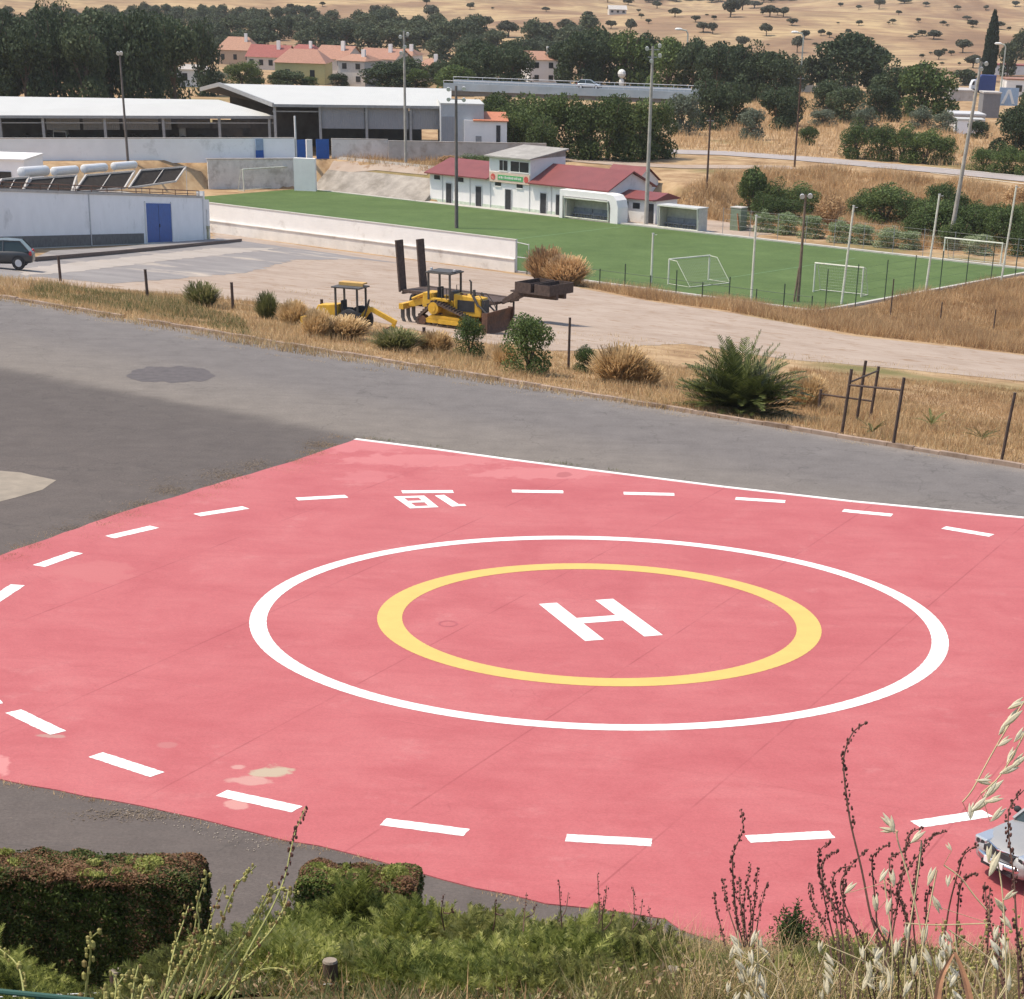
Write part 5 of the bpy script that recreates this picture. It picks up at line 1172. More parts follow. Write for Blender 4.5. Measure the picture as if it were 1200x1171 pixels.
cream = M('cream_house', (.58, .50, .34), var=.06); yell = M('yellow_house', (.52, .47, .22), var=.06); pinkw = M('pinkish_white_house', (.56, .51, .45), var=.12); peach = M('peach_house', (.50, .36, .25), var=.08)
house(276, 76, 44, 15, 13, 9, -.1, peach, m_tile[2], 'peach house with an orange hipped roof, highest at the left of the village', True, 3)
house(312, 82, 46, 13, 12, 9, -.15, pinkw, m_tile[1], 'house with a bright red gabled roof in the middle of the village', False, 4)
house(351, 78, 36, 12, 10, 9, -.3, pinkw, m_tile[1], 'house with a short red roof behind the yellow gabled one', True, 3)
house(352, 99, 58, 22, 13, 12, .0, yell, m_tile[0], 'pale yellow house with a wide low gable just above the white shed roof', True, 2, chimney=False)
house(386, 92, 40, 20, 13, 10, -.3, pinkw, m_tile[0], 'whitish house with a terracotta roof right of the yellow one', False, 3, 2)
house(412, 101, 34, 26, 6, 8, -.3, pinkw, m_tile[2], 'narrow pinkish house lower down between the yellow house and the trees', True, 2, 2)
house(441, 92, 46, 20, 10, 10, -.25, pinkw, m_tile[0], 'whitish house with a terracotta roof above the round dark tree', False, 4, 2)
house(472, 90, 22, 22, 6, 8, -.2, m_white, m_tile[2], 'small white house left of the tall light pole', True, 2, 2)
house(500, 96, 24, 14, 9, 8, -.2, pinkw, m_tile[2], 'small pinkish house with an orange roof at the right end of the village', True, 2)
house(637, 100, 34, 26, 8, 8, .25, m_white, m_tile[2], 'tall white house with an orange roof alone among the trees behind the bridge', False, 2, 2)
house(226, 102, 34, 18, 4, 8, .1, m_white, m_greyw, 'low white house partly hidden by trees left of the village', True, 2, chimney=False)
house(256, 34, 18, 6, 4, 8, .1, peach, m_tile[2], 'tiny peach farmhouse on the wooded hillside', False, 1, chimney=False)
house(724, 17, 20, 5, 4, 7, .1, pinkw, m_greyw, 'tiny pinkish farmhouse far up the golden hillside', False, 3, chimney=False)
# ---------------------------------------------------------------- buildings and truck at the right
def blockb(px0, px1, by, ty, depth, lab, mat, roofm, rz=0.0, name='service_building', wins=(), cat='building'):
    a = hit(px0, by); s_ = scale_at(a); w_ = (px1-px0)/s_; h = (by-ty)/s_
    o = thing(name, lab, cat, a, rz)
    f = MB(); f.box(0, w_, 0, depth, -.5, h); f.build('wall', mat, o)
    f = MB(); f.box(-.1, w_+.1, -.1, depth+.1, h+.003, h+.25); f.build('roof', roofm, o)
    for (u0, u1, z0, z1) in wins: f = MB(); f.box(w_*u0, w_*u1, -.06, -.003, h*z0, h*z1); f.build('window', m_glass, o)
    return o
blockb(1117, 1153, 152, 137, 8, 'low grey building with a pale flat roof left of the grey tower block', m_greyw, M('pale_flat_roof', (.50, .50, .50)), 0)
blockb(1121, 1152, 157, 143, 4, 'low white wall block in front of the grey building at the right', m_whitec, m_roofw, 0)
blockb(1150, 1170, 138, 113, 5, 'tall dark grey block below the cypress', M('slate_block', (.20, .20, .21), var=.1), m_greyw, 0)
blockb(1178, 1215, 113, 96, 8, 'white house with a terracotta roof at the right edge', m_white, m_tile[0], 0, 'village_house', [(.3, .5, .3, .7), (.7, .9, .3, .7)], 'house')
blockb(1166, 1205, 88, 78, 10, 'low house with a brown roof right of the cypress', m_white, m_tile[1], 0, 'village_house', [(.2, .4, .3, .7)], 'house')
blockb(1112, 1140, 118, 108, 10, 'flat pale roofed shed left of the blue truck', m_greyw, m_greyw, 0)
sgp = hit(1178, 136); s_ = scale_at(sgp)
o = thing('road_sign', 'blue and white triangular panel sign right of the grey block', 'sign', sgp)
f = MB(); f.box(-1.5, 1.9, 0, .08, 1.6, 4.4); f.build('board', M('sign_pale_blue', (.35, .45, .58)), o)
f = MB(); f.prism([(-1.0, 1.9), (-.5, 1.9), (.2, 3.6), (.9, 1.9), (1.4, 1.9), (.45, 4.1), (-.05, 4.1)], -.04, -.003); f.build('arrow', m_white, o)
for x_ in (-1.2, 1.6): f = MB(); f.tube([(x_, .05, 0), (x_, .05, 1.6)], .06, 6); f.build('post', m_steel, o)
tp = hit(1143, 111); s_ = scale_at(tp); o = thing('blue_truck', 'blue box truck parked in front of the cypress', 'truck', (tp[0], tp[1], tp[2]+.2), .05)
f = MB(); f.prism([(.0, .5), (4.0, .5), (4.0, 3.4), (.9, 3.4), (.0, 2.2)], 0, 2.4); f.build('cargo_box', M('navy_paint', (.035, .06, .20), var=.1), o, bevel=.06)
f = MB(); f.prism([(-1.1, .5), (-.05, .5), (-.05, 2.5), (-.7, 2.4), (-1.05, 1.5)], .1, 2.3); f.build('cab', M('pale_cab', (.6, .62, .66)), o, bevel=.08)
f = MB(); f.prism([(-.95, 1.55), (-.4, 1.55), (-.4, 2.2), (-.72, 2.2)], .05, .098); f.build('window', m_glass, o)
for x_ in (-.5, 1.2, 3.0):
    for y_ in (.2, 2.2): f = MB(); f.tube([(x_, y_-.15, .45), (x_, y_+.15, .45)], .45, 14); f.build('wheel', m_dark, o)
# ---------------------------------------------------------------- vegetation: prototypes
g_dark = leafmat('dark_evergreen_leaves', [(0.025, 0.041, 0.019), (0.042, 0.063, 0.029), (0.064, 0.089, 0.040), (0.098, 0.124, 0.058)])
g_wood = leafmat('hillside_oak_leaves', [(0.039, 0.055, 0.029), (0.060, 0.078, 0.041), (0.085, 0.104, 0.055), (0.117, 0.137, 0.072)])  # kept lighter than the near evergreens: distance haze mixed into the leaf colour
g_hill = leafmat('hill_oak_leaves', [(.045, .05, .034), (.07, .075, .05), (.095, .10, .068), (.125, .13, .09)])
g_mid = leafmat('mid_green_leaves', [(0.037, 0.060, 0.018), (0.064, 0.099, 0.028), (0.101, 0.144, 0.040), (0.149, 0.196, 0.060)])
g_bright = leafmat('bright_green_leaves', [(.034, .055, .016), (.06, .088, .025), (.09, .125, .036), (.13, .165, .05)])
g_olive = leafmat('olive_grey_leaves', [(.06, .08, .05), (.10, .125, .08), (.15, .175, .12), (.20, .22, .16)])
g_pale = leafmat('pale_reed_leaves', [(.14, .19, .08), (.20, .26, .12), (.28, .33, .18), (.36, .38, .24)])
g_cyp = leafmat('cypress_leaves', [(.008, .018, .010), (.016, .03, .016), (.028, .045, .022)])
g_jun = leafmat('juniper_leaves', [(.05, .06, .015), (.18, .205, .045), (.33, .35, .09), (.50, .49, .18)], trans=.4, patch=1.5)
g_jun2 = leafmat('yellowish_juniper_leaves', [(.10, .10, .03), (.21, .22, .06), (.34, .33, .11), (.46, .43, .18)], trans=.4, patch=1.5)
g_hedge = leafmat('hedge_leaves', [(0.040, 0.048, 0.016), (0.064, 0.085, 0.021), (0.104, 0.145, 0.031), (0.176, 0.212, 0.046)])
g_hbrown = leafmat('browned_hedge_leaves', [(.11, .055, .03), (.20, .105, .055), (.30, .175, .09), (.40, .26, .15)])
g_palm = leafmat('palm_leaves', [(.045, .062, .018), (.10, .12, .032), (.17, .19, .055), (.32, .31, .13)], rough=.5, trans=.2)
g_straw = leafmat('dry_straw', [(0.322, 0.209, 0.102), (0.483, 0.330, 0.168), (0.632, 0.462, 0.245), (0.736, 0.561, 0.326)], trans=.3, patch=.3)
g_brown = leafmat('brown_dry_grass', [(0.250, 0.146, 0.074), (0.413, 0.257, 0.126), (0.575, 0.386, 0.200), (0.700, 0.491, 0.273)], trans=.3, patch=.22)
g_mixed = leafmat('mixed_bank_grass', [(.20, .12, .06), (.17, .17, .05), (.34, .29, .12), (.56, .43, .24)], trans=.3, patch=1.2)
g_grn = leafmat('green_grass', [(.08, .095, .03), (.13, .145, .05), (.20, .20, .08), (.32, .27, .14)], trans=.3, patch=.8)
m_bark = M('bark', (.12, .085, .06), var=.3, scale=3, rough=.95)
def lobes_round(rg, k, c, R, lr):
    out = []
    for _ in range(k):
        d = rg.normal(size=3); d /= np.linalg.norm(d); d[2] = abs(d[2])*.9-.25 if rg.random() < .8 else d[2]
        q = rg.uniform(.45, .8); r = rg.uniform(*lr)
        out.append((np.array(c)+d*np.array(R)*q, (r, r, r*rg.uniform(.75, 1))))
    out.append((np.array(c), (R[0]*.6, R[1]*.6, R[2]*.6)))
    return out
def trunk_mesh(name, h0, r, rg, parent, limbs=5, spread=.25, top=.75):
    f = MB(); f.tube([(0, 0, -.03), (0, 0, h0*.5), (rg.uniform(-.02, .02), 0, h0)], [r*1.3, r, r*.8], 7)
    for k in range(limbs):
        a = 2*pi*k/limbs+rg.uniform(-.4, .4); f.tube([(0, 0, h0*.9), (cos(a)*spread*.5, sin(a)*spread*.5, (h0+top)/2), (cos(a)*spread, sin(a)*spread, top)], [r*.6, r*.4, r*.15], 5, cap=False)
    return f.build(name, m_bark, parent)
PROTO = {}
def proto(kind, seed, mat, n, size, maker, trunk=True, tname='tree', h0=.3, r=.03, spread=.25, cname='crown', aspect=.6):
    rg = np.random.default_rng(seed)
    root = bpy.data.objects.new(tname, None); COL.objects.link(root)
    V, F = leafcloud(maker(rg), n, size, rg, aspect)
    V[:, 2] = np.maximum(V[:, 2], 0.0)
    ks = [npmesh(cname, V, F, mat, root)]
    if trunk: ks.append(trunk_mesh('trunk', h0, r, rg, root, spread=spread))
    PROTO.setdefault(kind, []).append([root, ks, False])
def round_m(rg): return lobes_round(rg, 26, (0, 0, .60), (.40, .40, .36), (.11, .19))
def low_m(rg):
    out = lobes_round(rg, 24, (0, 0, .50), (.42, .42, .44), (.13, .2))
    for k in range(9): a = rg.uniform(0, 6.28); q = rg.uniform(.18, .36); out.append(((q*cos(a), q*sin(a), rg.uniform(.08, .2)), (.17, .17, .17)))
    return out
def wide_m(rg):
    out = lobes_round(rg, 26, (0, 0, .52), (.44, .44, .42), (.12, .2))
    for k in range(8): a = rg.uniform(0, 6.28); q = rg.uniform(.15, .36); out.append(((q*cos(a), q*sin(a), rg.uniform(.14, .26)), (.17, .17, .16)))
    return out
def oak_m(rg): return lobes_round(rg, 13, (0, 0, .54), (.40, .40, .36), (.14, .22))
def cyp_m(rg): return [((rg.uniform(-.03, .03), rg.uniform(-.03, .03), z), (.42*w, .42*w, .09)) for z, w in [(.08, .62), (.16, .8), (.25, .9), (.34, .95), (.43, .95), (.52, .9), (.61, .85), (.7, .74), (.78, .6), (.86, .44), (.93, .25)]]
def open_m(rg): return lobes_round(rg, 16, (0, 0, .58), (.42, .42, .38), (.09, .15))
for sd in range(3):
    proto('dark', 10+sd, g_dark, 7500, .024, wide_m, h0=.2)
    proto('darklow', 20+sd, g_dark, 6500, .022, low_m, h0=.15, tname='bushy_tree')
    proto('mid', 30+sd, g_mid, 6500, .022, low_m, h0=.15, tname='leafy_tree')
    proto('wood', 40+sd, g_wood, 2600, .038, wide_m, h0=.2, tname='oak_tree')
    proto('oak', 50+sd, g_hill, 1000, .06, oak_m, h0=.25, tname='holm_oak')
for sd in range(2):
    proto('bright', 60+sd, g_bright, 7500, .019, low_m, h0=.12, tname='leafy_tree')
    proto('olive', 70+sd, g_olive, 4500, .024, low_m, h0=.2, tname='olive_tree')
    proto('openg', 80+sd, g_mid, 3500, .026, open_m, h0=.25, tname='young_tree')
    proto('bushm', 90+sd, g_mid, 7000, .018, low_m, h0=.1, tname='shrub', cname='foliage')
    proto('pale', 95+sd, g_pale, 5000, .022, low_m, h0=.1, tname='shrub', cname='foliage', trunk=False)
    proto('brownb', 97+sd, g_brown, 5000, .022, low_m, h0=.1, tname='shrub', cname='foliage', trunk=False)
def tuft_proto(kind, seed, mat, n=2200):
    rg = np.random.default_rng(seed); root = bpy.data.objects.new('dry_tuft', None); COL.objects.link(root)
    th = rg.uniform(0, 2*pi, n); q = np.sqrt(rg.random(n))*.26; b = np.stack([np.cos(th)*q, np.sin(th)*q, 0*q], 1)
    tilt = rg.uniform(0, .95, n)*(.4+q*2.2); L = rg.uniform(.45, 1.0, n)*(1.05-.5*tilt)
    th2 = th+rg.normal(size=n)*.8; d = np.stack([np.cos(th2)*np.sin(tilt), np.sin(th2)*np.sin(tilt), np.cos(tilt)], 1); sd = np.stack([-np.sin(th2), np.cos(th2), 0*th2], 1)*.011
    m_ = b+d*L[:, None]*.55; t_ = b+d*L[:, None]+np.stack([np.cos(th2)*.1, np.sin(th2)*.1, -.06+0*th2], 1)*L[:, None]
    V = np.stack([b-sd, b+sd, m_+sd, m_-sd, m_-sd, m_+sd, t_+sd*.9, t_-sd*.9], 1).reshape(-1, 3)
    PROTO.setdefault(kind, []).append([root, [npmesh('stems', V, np.arange(len(V)).reshape(-1, 4), mat, root)], False])
for sd in range(2):
    tuft_proto('tuft', 200+sd, g_brown); tuft_proto('tufts', 210+sd, g_straw); tuft_proto('tuftg', 220+sd, g_grn, 1300)
proto('cyp', 100, g_cyp, 14000, .04, cyp_m, h0=.1, tname='cypress', aspect=.4)
TR = random.Random(11)
def tree(kind, px, by, hpx, wpx, label, cat='tree', group=None, z=None, base=None):
    """one tree standing where pixel (px, by) meets the land, hpx tall and wpx wide in the photograph's pixels"""
    b = base or hit(px, by) if z is None else inv(px, by, z)
    s_ = scale_at(b); h = hpx/s_; w = wpx/s_/.84
    lst = PROTO[kind]; pr = TR.choice(lst)
    un = [p for p in lst if not p[2]]
    if un: pr = un[0]
    sc_ = (w, w, h*1.02) if kind != 'cyp' else (w, w, h)
    rz = TR.uniform(0, 6.28)
    if not pr[2]:
        r = pr[0]; pr[2] = True; r.location = b; r.rotation_euler = (0, 0, rz); r.scale = sc_
    else: r = dup(pr[0], b, rz, scale=sc_, kidlist=pr[1])
    for k in ('group',):
        if k in r: del r[k]
    return tag(r, label, cat, group)
GL = 'dark trees massed behind the open sheds'
for (px, by, h, w) in [(-8, 122, 112, 70), (32, 124, 98, 62), (66, 122, 112, 60), (100, 124, 96, 60), (132, 122, 104, 62), (168, 123, 112, 64), (205, 120, 104, 60), (236, 112, 92, 46), (15, 104, 96, 70), (58, 100, 92, 70), (110, 100, 94, 70), (150, 100, 88, 66), (195, 98, 84, 60), (84, 88, 80, 60), (-20, 92, 90, 70), (130, 84, 70, 50), (178, 86, 74, 50)]:
    tree('dark' if w > 60 else 'darklow', px, by, h, w, 'tall dark evergreen in the dense mass behind the cream-roofed sheds', 'tree', GL)
GW = 'oaks of the wooded hillside behind the village'
WL = 'grey-green oak in the wood covering the hillside behind the village'
cnt = 0
rowy = [(22, 15), (30, 19), (38, 22), (47, 25), (56, 28), (66, 32), (76, 34)]
for (y0, hh) in rowy:
    x = -10 + TR.uniform(0, 10)
    while x < 700:
        top = 22-10*sin((x-60)/190) if x > 240 else 8
        if x > 240: top = 30+8*sin(x/70.0)
        if x > 560: top = 52+6*sin(x/30)
        if y0 >= top-TR.uniform(0, 5) and not (y0 > 60 and 255 < x < 515 and TR.random() < .8) and TR.random() < (.9 if y0 > 32 else .75):
            tree('wood', x, y0+TR.uniform(-3, 3), hh*TR.uniform(.75, 1.15), hh*TR.uniform(.9, 1.25), WL, 'tree', GW); cnt += 1
        x += hh*TR.uniform(.72, 1.05)
# sparse wood further right and up
GO = 'oaks scattered over the dry golden hillside'
OL = 'small dark oak scattered on the dry golden hillside'
for (px, by, h, w) in [(712, 3, 8, 13), (736, 6, 8, 14), (770, 10, 9, 14), (791, 20, 11, 16), (815, 26, 8, 12), (824, 38, 12, 20), (835, 40, 14, 12), (739, 40, 18, 14), (856, 20, 22, 22), (870, 12, 14, 20), (884, 10, 9, 22), (902, 20, 14, 22), (918, 20, 12, 16), (928, 30, 9, 14), (898, 42, 15, 16), (943, 46, 11, 12), (934, 62, 20, 16), (962, 42, 8, 10), (972, 44, 7, 9),
                       (994, 40, 6, 8), (1030, 11, 14, 15), (1076, 26, 5, 7), (1094, 46, 10, 20), (1068, 46, 5, 9), (1128, 62, 16, 22), (1140, 32, 9, 14), (1168, 34, 9, 22), (1182, 36, 5, 6), (1140, 80, 16, 24), (1122, 12, 6, 9), (1190, 8, 7, 10), (1060, 4, 5, 20), (500, 6, 8, 10), (440, 24, 18, 16), (460, 24, 14, 14), (505, 24, 18, 20), (542, 38, 16, 22), (570, 34, 15, 18), (596, 44, 20, 26), (622, 42, 12, 14), (640, 46, 20, 20), (664, 40, 18, 24), (378, 8, 6, 8), (340, 12, 8, 10), (640, 14, 6, 10), (690, 20, 7, 12), (716, 34, 10, 14), (1105, 30, 6, 8), (1046, 28, 6, 9), (1100, 70, 12, 14), (1080, 88, 14, 20), (1010, 62, 12, 16),
                       (985, 8, 5, 8), (1085, 8, 6, 10), (1155, 12, 6, 9), (870, 56, 14, 18), (760, 28, 6, 8)]:
    tree('oak', px, by, h, w, OL, 'tree', GO)
for k in range(34):
    cx_, cy_ = TR.choice([(760, 16), (840, 24), (905, 14), (1000, 22), (1080, 40), (1130, 30), (980, 50), (1110, 66), (640, 20), (560, 14), (1180, 16), (1060, 12), (900, 50), (1030, 30)])
    w_ = TR.uniform(4, 12); tree('oak', cx_+TR.gauss(0, 16), max(3, cy_+TR.gauss(0, 5)), w_*TR.uniform(.5, .8), w_, OL, 'tree', GO)
GF = 'distant trees on the crest at the top of the picture'
for k in range(26):
    tree('oak', 700+k*12+TR.uniform(-4, 4), 1.5+TR.uniform(-1.5, 1.5) if k not in (11, 12, 13, 14) else 3+TR.uniform(-1, 2), 5, 14, 'far bluish tree along the top edge of the hillside', 'tree', GF) if (755 < 700+k*12 < 930) else None
# large trees behind the bridge
GB = 'big dark trees behind the bridge'
BL = 'big dark green tree in the row behind the bridge'
for (k, px, by, h, w) in [('dark', 545, 104, 44, 44), ('mid', 532, 112, 38, 50), ('dark', 578, 104, 52, 44), ('darklow', 605, 103, 50, 44), ('dark', 560, 92, 48, 44), ('dark', 600, 88, 42, 44), ('dark', 680, 105, 70, 54), ('dark', 704, 104, 76, 56), ('mid', 735, 106, 72, 58), ('dark', 758, 106, 68, 46), ('mid', 783, 112, 72, 54), ('dark', 812, 114, 70, 50),
                          ('darklow', 838, 118, 70, 52), ('dark', 862, 116, 64, 50), ('darklow', 888, 118, 66, 50), ('dark', 908, 120, 62, 46), ('dark', 655, 100, 52, 34), ('wood', 925, 108, 44, 34), ('wood', 950, 106, 42, 32), ('wood', 968, 102, 36, 26), ('darklow', 522, 100, 30, 34), ('wood', 890, 100, 38, 30), ('dark', 845, 104, 58, 44), ('dark', 480, 100, 34, 40)]:
    tree(k, px, by, h, w, BL, 'tree', GB)
tree('dark', 452, 104, 32, 56, 'round dark tree in front of the whitish village houses')
tree('bright', 284, 100, 30, 46, 'mid-green bushy tree in front of the peach house')
tree('dark', 336, 101, 20, 42, 'low dark round tree below the yellow house')
tree('mid', 362, 101, 12, 22, 'small green shrub under the yellow gable')
tree('olive', 252, 102, 20, 36, 'pale grey-green tree above the gable of the tall shed')
tree('mid', 487, 103, 24, 34, 'green tree right of the small white house, by the light pole')
for (k, px, by, h, w) in [('darklow', 298, 97, 18, 24), ('dark', 326, 99, 14, 22), ('darklow', 396, 101, 16, 24), ('dark', 426, 100, 22, 26), ('mid', 372, 86, 12, 16), ('darklow', 466, 98, 18, 20), ('dark', 512, 98, 26, 26), ('wood', 334, 66, 14, 22), ('wood', 400, 72, 16, 22), ('wood', 262, 60, 20, 24), ('wood', 430, 72, 16, 22), ('wood', 480, 70, 18, 24)]:
    tree(k, px, by, h, w, 'small dark tree growing between the village houses', 'tree', 'small trees between the village houses')
# bright trees in front of the bridge
GG = 'leafy green trees between the bridge and the sandy track'
for (px, by, h, w) in [(584, 172, 64, 52), (612, 178, 72, 60), (646, 184, 76, 64), (680, 186, 74, 60), (712, 188, 78, 64), (742, 188, 76, 62), (766, 186, 72, 52), (600, 186, 56, 50), (632, 188, 56, 46), (728, 178, 66, 46), (562, 160, 48, 34)]:
    tree('bright', px, by, h, w, 'leafy bright green tree in the belt below the bridge', 'tree', GG)
for (k, px, by, h, w, lab) in [('olive', 797, 158, 52, 46, 'grey-green tree at the right end of the belt below the bridge'), ('darklow', 832, 152, 66, 50, 'dark tree left of the round silvery olive'), ('darklow', 858, 148, 58, 44, 'dark tree directly behind the round silvery olive'), ('olive', 881, 164, 40, 34, 'round silvery olive tree at the foot of the dark trees'),
                               ('darklow', 910, 152, 52, 48, 'dark round tree right of the silvery olive'), ('dark', 925, 148, 48, 34, 'dark tree beside the earth cutting'),
                               ('dark', 995, 108, 72, 78, 'big round dark tree alone against the golden hill'), ('dark', 1022, 104, 52, 50, 'right shoulder tree of the big round dark one against the golden hill'),
                               ('darklow', 1048, 134, 64, 62, 'dense dark tree left of centre in the clump below the big round one'), ('mid', 1080, 140, 70, 72, 'dense green tree forming the right of the clump near the low grey building'), ('darklow', 1030, 142, 44, 44, 'low dark tree in front of the clump'), ('darklow', 968, 132, 40, 40, 'dark tree left of the clump, beside the earth cutting'), ('darklow', 990, 144, 44, 50, 'dark low tree under the big round tree'),
                               ('olive', 1012, 156, 32, 32, 'pale olive in front of the tree clump'), ('olive', 1080, 152, 26, 32, 'pale olive left of two near the low white block'), ('olive', 1106, 156, 26, 30, 'pale olive right of two near the low white block'), ('olive', 965, 148, 22, 34, 'low grey-green shrub near the earth cutting'),
                               ('mid', 946, 170, 24, 24, 'small green shrub right of the thin wooden pole'), ('darklow', 1188, 186, 66, 52, 'dark green tree at the right edge, in front of the sign'), ('darklow', 1208, 176, 76, 50, 'tall dark tree cut by the right edge'), ('darklow', 1145, 162, 22, 30, 'low dark shrub beside the dark grey block'),
                               ('cyp', 1157, 96, 72, 19, 'tall narrow dark cypress'), ('wood', 1180, 90, 40, 22, 'bushy tree just right of the cypress'), ('wood', 1130, 100, 20, 34, 'low tree left of the blue truck'), ('wood', 1196, 70, 34, 26, 'tree at the right edge above the houses')]:
    tree(k, px, by, h, w, lab, 'tree')
for (px, by, h, w) in [(1004, 186, 44, 42), (1030, 188, 44, 42), (1056, 190, 44, 44), (1084, 192, 42, 44), (1104, 192, 34, 34)]:
    tree('bushm', px, by, h, w, 'clipped-looking green bush in the row above the far road', 'shrub', 'green bushes in a row above the far road')
for (px, by, h, w) in [(1152, 200, 28, 36), (1178, 203, 34, 40), (1204, 206, 34, 36)]:
    tree('bushm', px, by, h, w, 'green bush beside the far road near the right edge', 'shrub', 'green bushes by the far road at the right')
for (k, px, by, h, w, lab) in [('openg', 882, 258, 66, 38, 'upright dark green shrub left of the wide one behind the pitch'), ('bushm', 878, 254, 48, 36, 'dense lower shrub at the foot of the upright one'), ('bushm', 905, 254, 44, 40, 'dark green shrub left of two wide ones behind the pitch'), ('bushm', 934, 252, 38, 52, 'wide dark green shrub behind the pitch, left of the brown one'),
                               ('brownb', 975, 272, 46, 40, 'brownish dry shrub between the green shrubs behind the pitch'), ('bushm', 1036, 264, 50, 72, 'wide rounded dark green shrub behind the pitch'), ('bushm', 1062, 268, 40, 46, 'dark green shrub right of the wide rounded one'),
                               ('bushm', 1100, 252, 40, 40, 'shrub left of the leaning light pole'), ('bushm', 1098, 284, 52, 64, 'dark bluish-green shrub at the foot of the leaning light pole'), ('bushm', 1130, 286, 46, 50, 'dark shrub right of the leaning light pole'), ('bushm', 1178, 292, 54, 54, 'dark shrub behind the rightmost netting pole'),
                               ('bushm', 1200, 300, 44, 44, 'green shrub cut by the right edge beyond the pitch'), ('brownb', 1190, 246, 30, 34, 'brown shrub above the rightmost netting pole'), ('bushm', 1152, 262, 20, 26, 'small green shrub beyond the leaning light pole')]:
    tree(k, px, by, h, w, lab, 'shrub')
for (px, by, h, w) in [(1012, 258, 34, 44), (1085, 272, 44, 48), (1118, 270, 48, 46), (1140, 278, 44, 44), (1160, 288, 46, 48), (1190, 284, 48, 46), (1212, 292, 50, 44), (1072, 284, 34, 40), (1120, 292, 36, 44), (920, 262, 32, 44), (892, 262, 36, 36), (1165, 262, 24, 34)]:
    tree('bushm', px, by, h, w, 'dense green scrub bush in the belt behind the far side line of the pitch', 'shrub', 'green scrub belt behind the pitch')
GP = 'pale reedy shrubs along the far side of the pitch'
for (px, by, h, w) in [(868, 268, 24, 26), (896, 272, 26, 30), (922, 275, 28, 34), (950, 279, 30, 34), (985, 284, 28, 34), (1010, 286, 26, 32), (1040, 290, 26, 34), (1065, 292, 24, 32), (1145, 298, 26, 40), (1150, 285, 34, 24)]:
    tree('pale', px, by, h, w, 'pale green reedy shrub along the far side of the pitch', 'shrub', GP)
tree('bushm', 558, 197, 16, 58, 'low green shrub behind the grey upper storey of the clubhouse', 'shrub')
tree('brownb', 530, 196, 14, 40, 'low brown shrub on the platform left of the clubhouse', 'shrub')
# the shrub heap by the mesh gate, and low verge shrubs
tree('tuft', 640, 330, 40, 38, 'tall pale brown dry brush at the end of the white wall', 'shrub')
tree('tuft', 664, 334, 34, 40, 'dry reddish brush heap just right of the tallest brush by the wall', 'shrub')

# ---------------------------------------------------------------- verge plants
for (k, px, by, h, w, lab) in [('bushm', 551, 420, 54, 38, 'narrow grey-green shrub left of the rounder green bush on the verge'), ('bushm', 619, 438, 76, 62, 'dense round green bush on the verge right of the bulldozer blade'),
                               ('bushm', 686, 437, 34, 30, 'small dark green shrub right of the thin verge post'), ('tufts', 727, 449, 44, 52, 'pale brown dry tuft bush left of the palm'), ('tufts', 592, 430, 28, 24, 'dry brown tuft between the two green verge bushes'),
                               ('tuftg', 237, 360, 30, 34, 'yellowish feathery shrub on the verge between two dark posts'), ('tuftg', 313, 374, 32, 22, 'small grey-green shrub left of the backhoe'), ('tufts', 345, 382, 30, 28, 'dry brown tuft at the left end of the backhoe'),
                               ('tuftg', 465, 411, 26, 46, 'olive-brown shrub in front of the backhoe boom'), ('tufts', 400, 397, 26, 50, 'pale dry shrub hiding the foot of the backhoe'), ('tufts', 372, 396, 34, 28, 'brown dry shrub against the backhoe engine'), ('tufts', 510, 414, 26, 34, 'small brown dry tuft below the bulldozer'),
                               ('tufts', 752, 452, 30, 36, 'small dry brown tuft just left of the palm'), ('tufts', 945, 478, 40, 34, 'dry brown tuft between the palm and the timber frame')]:
    tree(k, px, by, h, w, lab, 'shrub')
# dwarf palm
pb_ = hit(866, 484); s_ = scale_at(pb_)
pm = thing('palm', 'large bushy young palm with arching green fronds on the verge beside the road', 'palm', pb_)
rg = np.random.default_rng(3); Vs = []; nb = 0
def frond(az, el, L, droop, rg, lw=.34):
    d = np.array([cos(az)*cos(el), sin(az)*cos(el), sin(el)]); P = []; p = np.array([0, 0, .15]); n = 16
    for i in range(n+1):
        P.append(p.copy()); d = d+np.array([0, 0, -droop/n]); d /= np.linalg.norm(d); p = p+d*L/n
    P = np.array(P); out = []
    for i in range(n):
        t0 = P[i]; t1 = P[i+1]; side = np.cross(t1-t0, (0, 0, 1)); side /= np.linalg.norm(side)+1e-9; up = np.cross(side, (t1-t0)/np.linalg.norm(t1-t0))
        out.append([t0-side*.012, t0+side*.012, t1+side*.01, t1-side*.01])
        if i < 2: continue
        for q in (0, .5):
            m = t0+(t1-t0)*q; f_ = (i+q)/n; ll = lw*(.35+1.0*sin(pi*min(1, f_*.95+.1)))*rg.uniform(.8, 1.1)
            for sd in (-1, 1):
                tip = m+side*sd*ll*.72+(t1-t0)/np.linalg.norm(t1-t0)*ll*.62+up*ll*rg.uniform(.0, .35)
                w = (t1-t0)*.42; out.append([m, m+w*.5+(tip-m)*.35-up*.0, tip, m-w*.5+(tip-m)*.35])
    return out
Q = []
for k in range(210):
    az = rg.uniform(0, 2*pi); el = radians(rg.choice([78, 62, 48, 36, 25, 14, 4], p=[.05, .10, .16, .20, .19, .17, .13])+rg.uniform(-8, 8))
    Q += frond(az, el, rg.uniform(2.2, 3.0) if el > .6 else rg.uniform(2.1, 2.7), rg.uniform(.5, 1.2) if el > .6 else rg.uniform(-.1, .3), rg, .42)
Q = np.array(Q); npmesh('fronds', Q.reshape(-1, 3), np.arange(len(Q)*4).reshape(-1, 4), g_palm, pm)
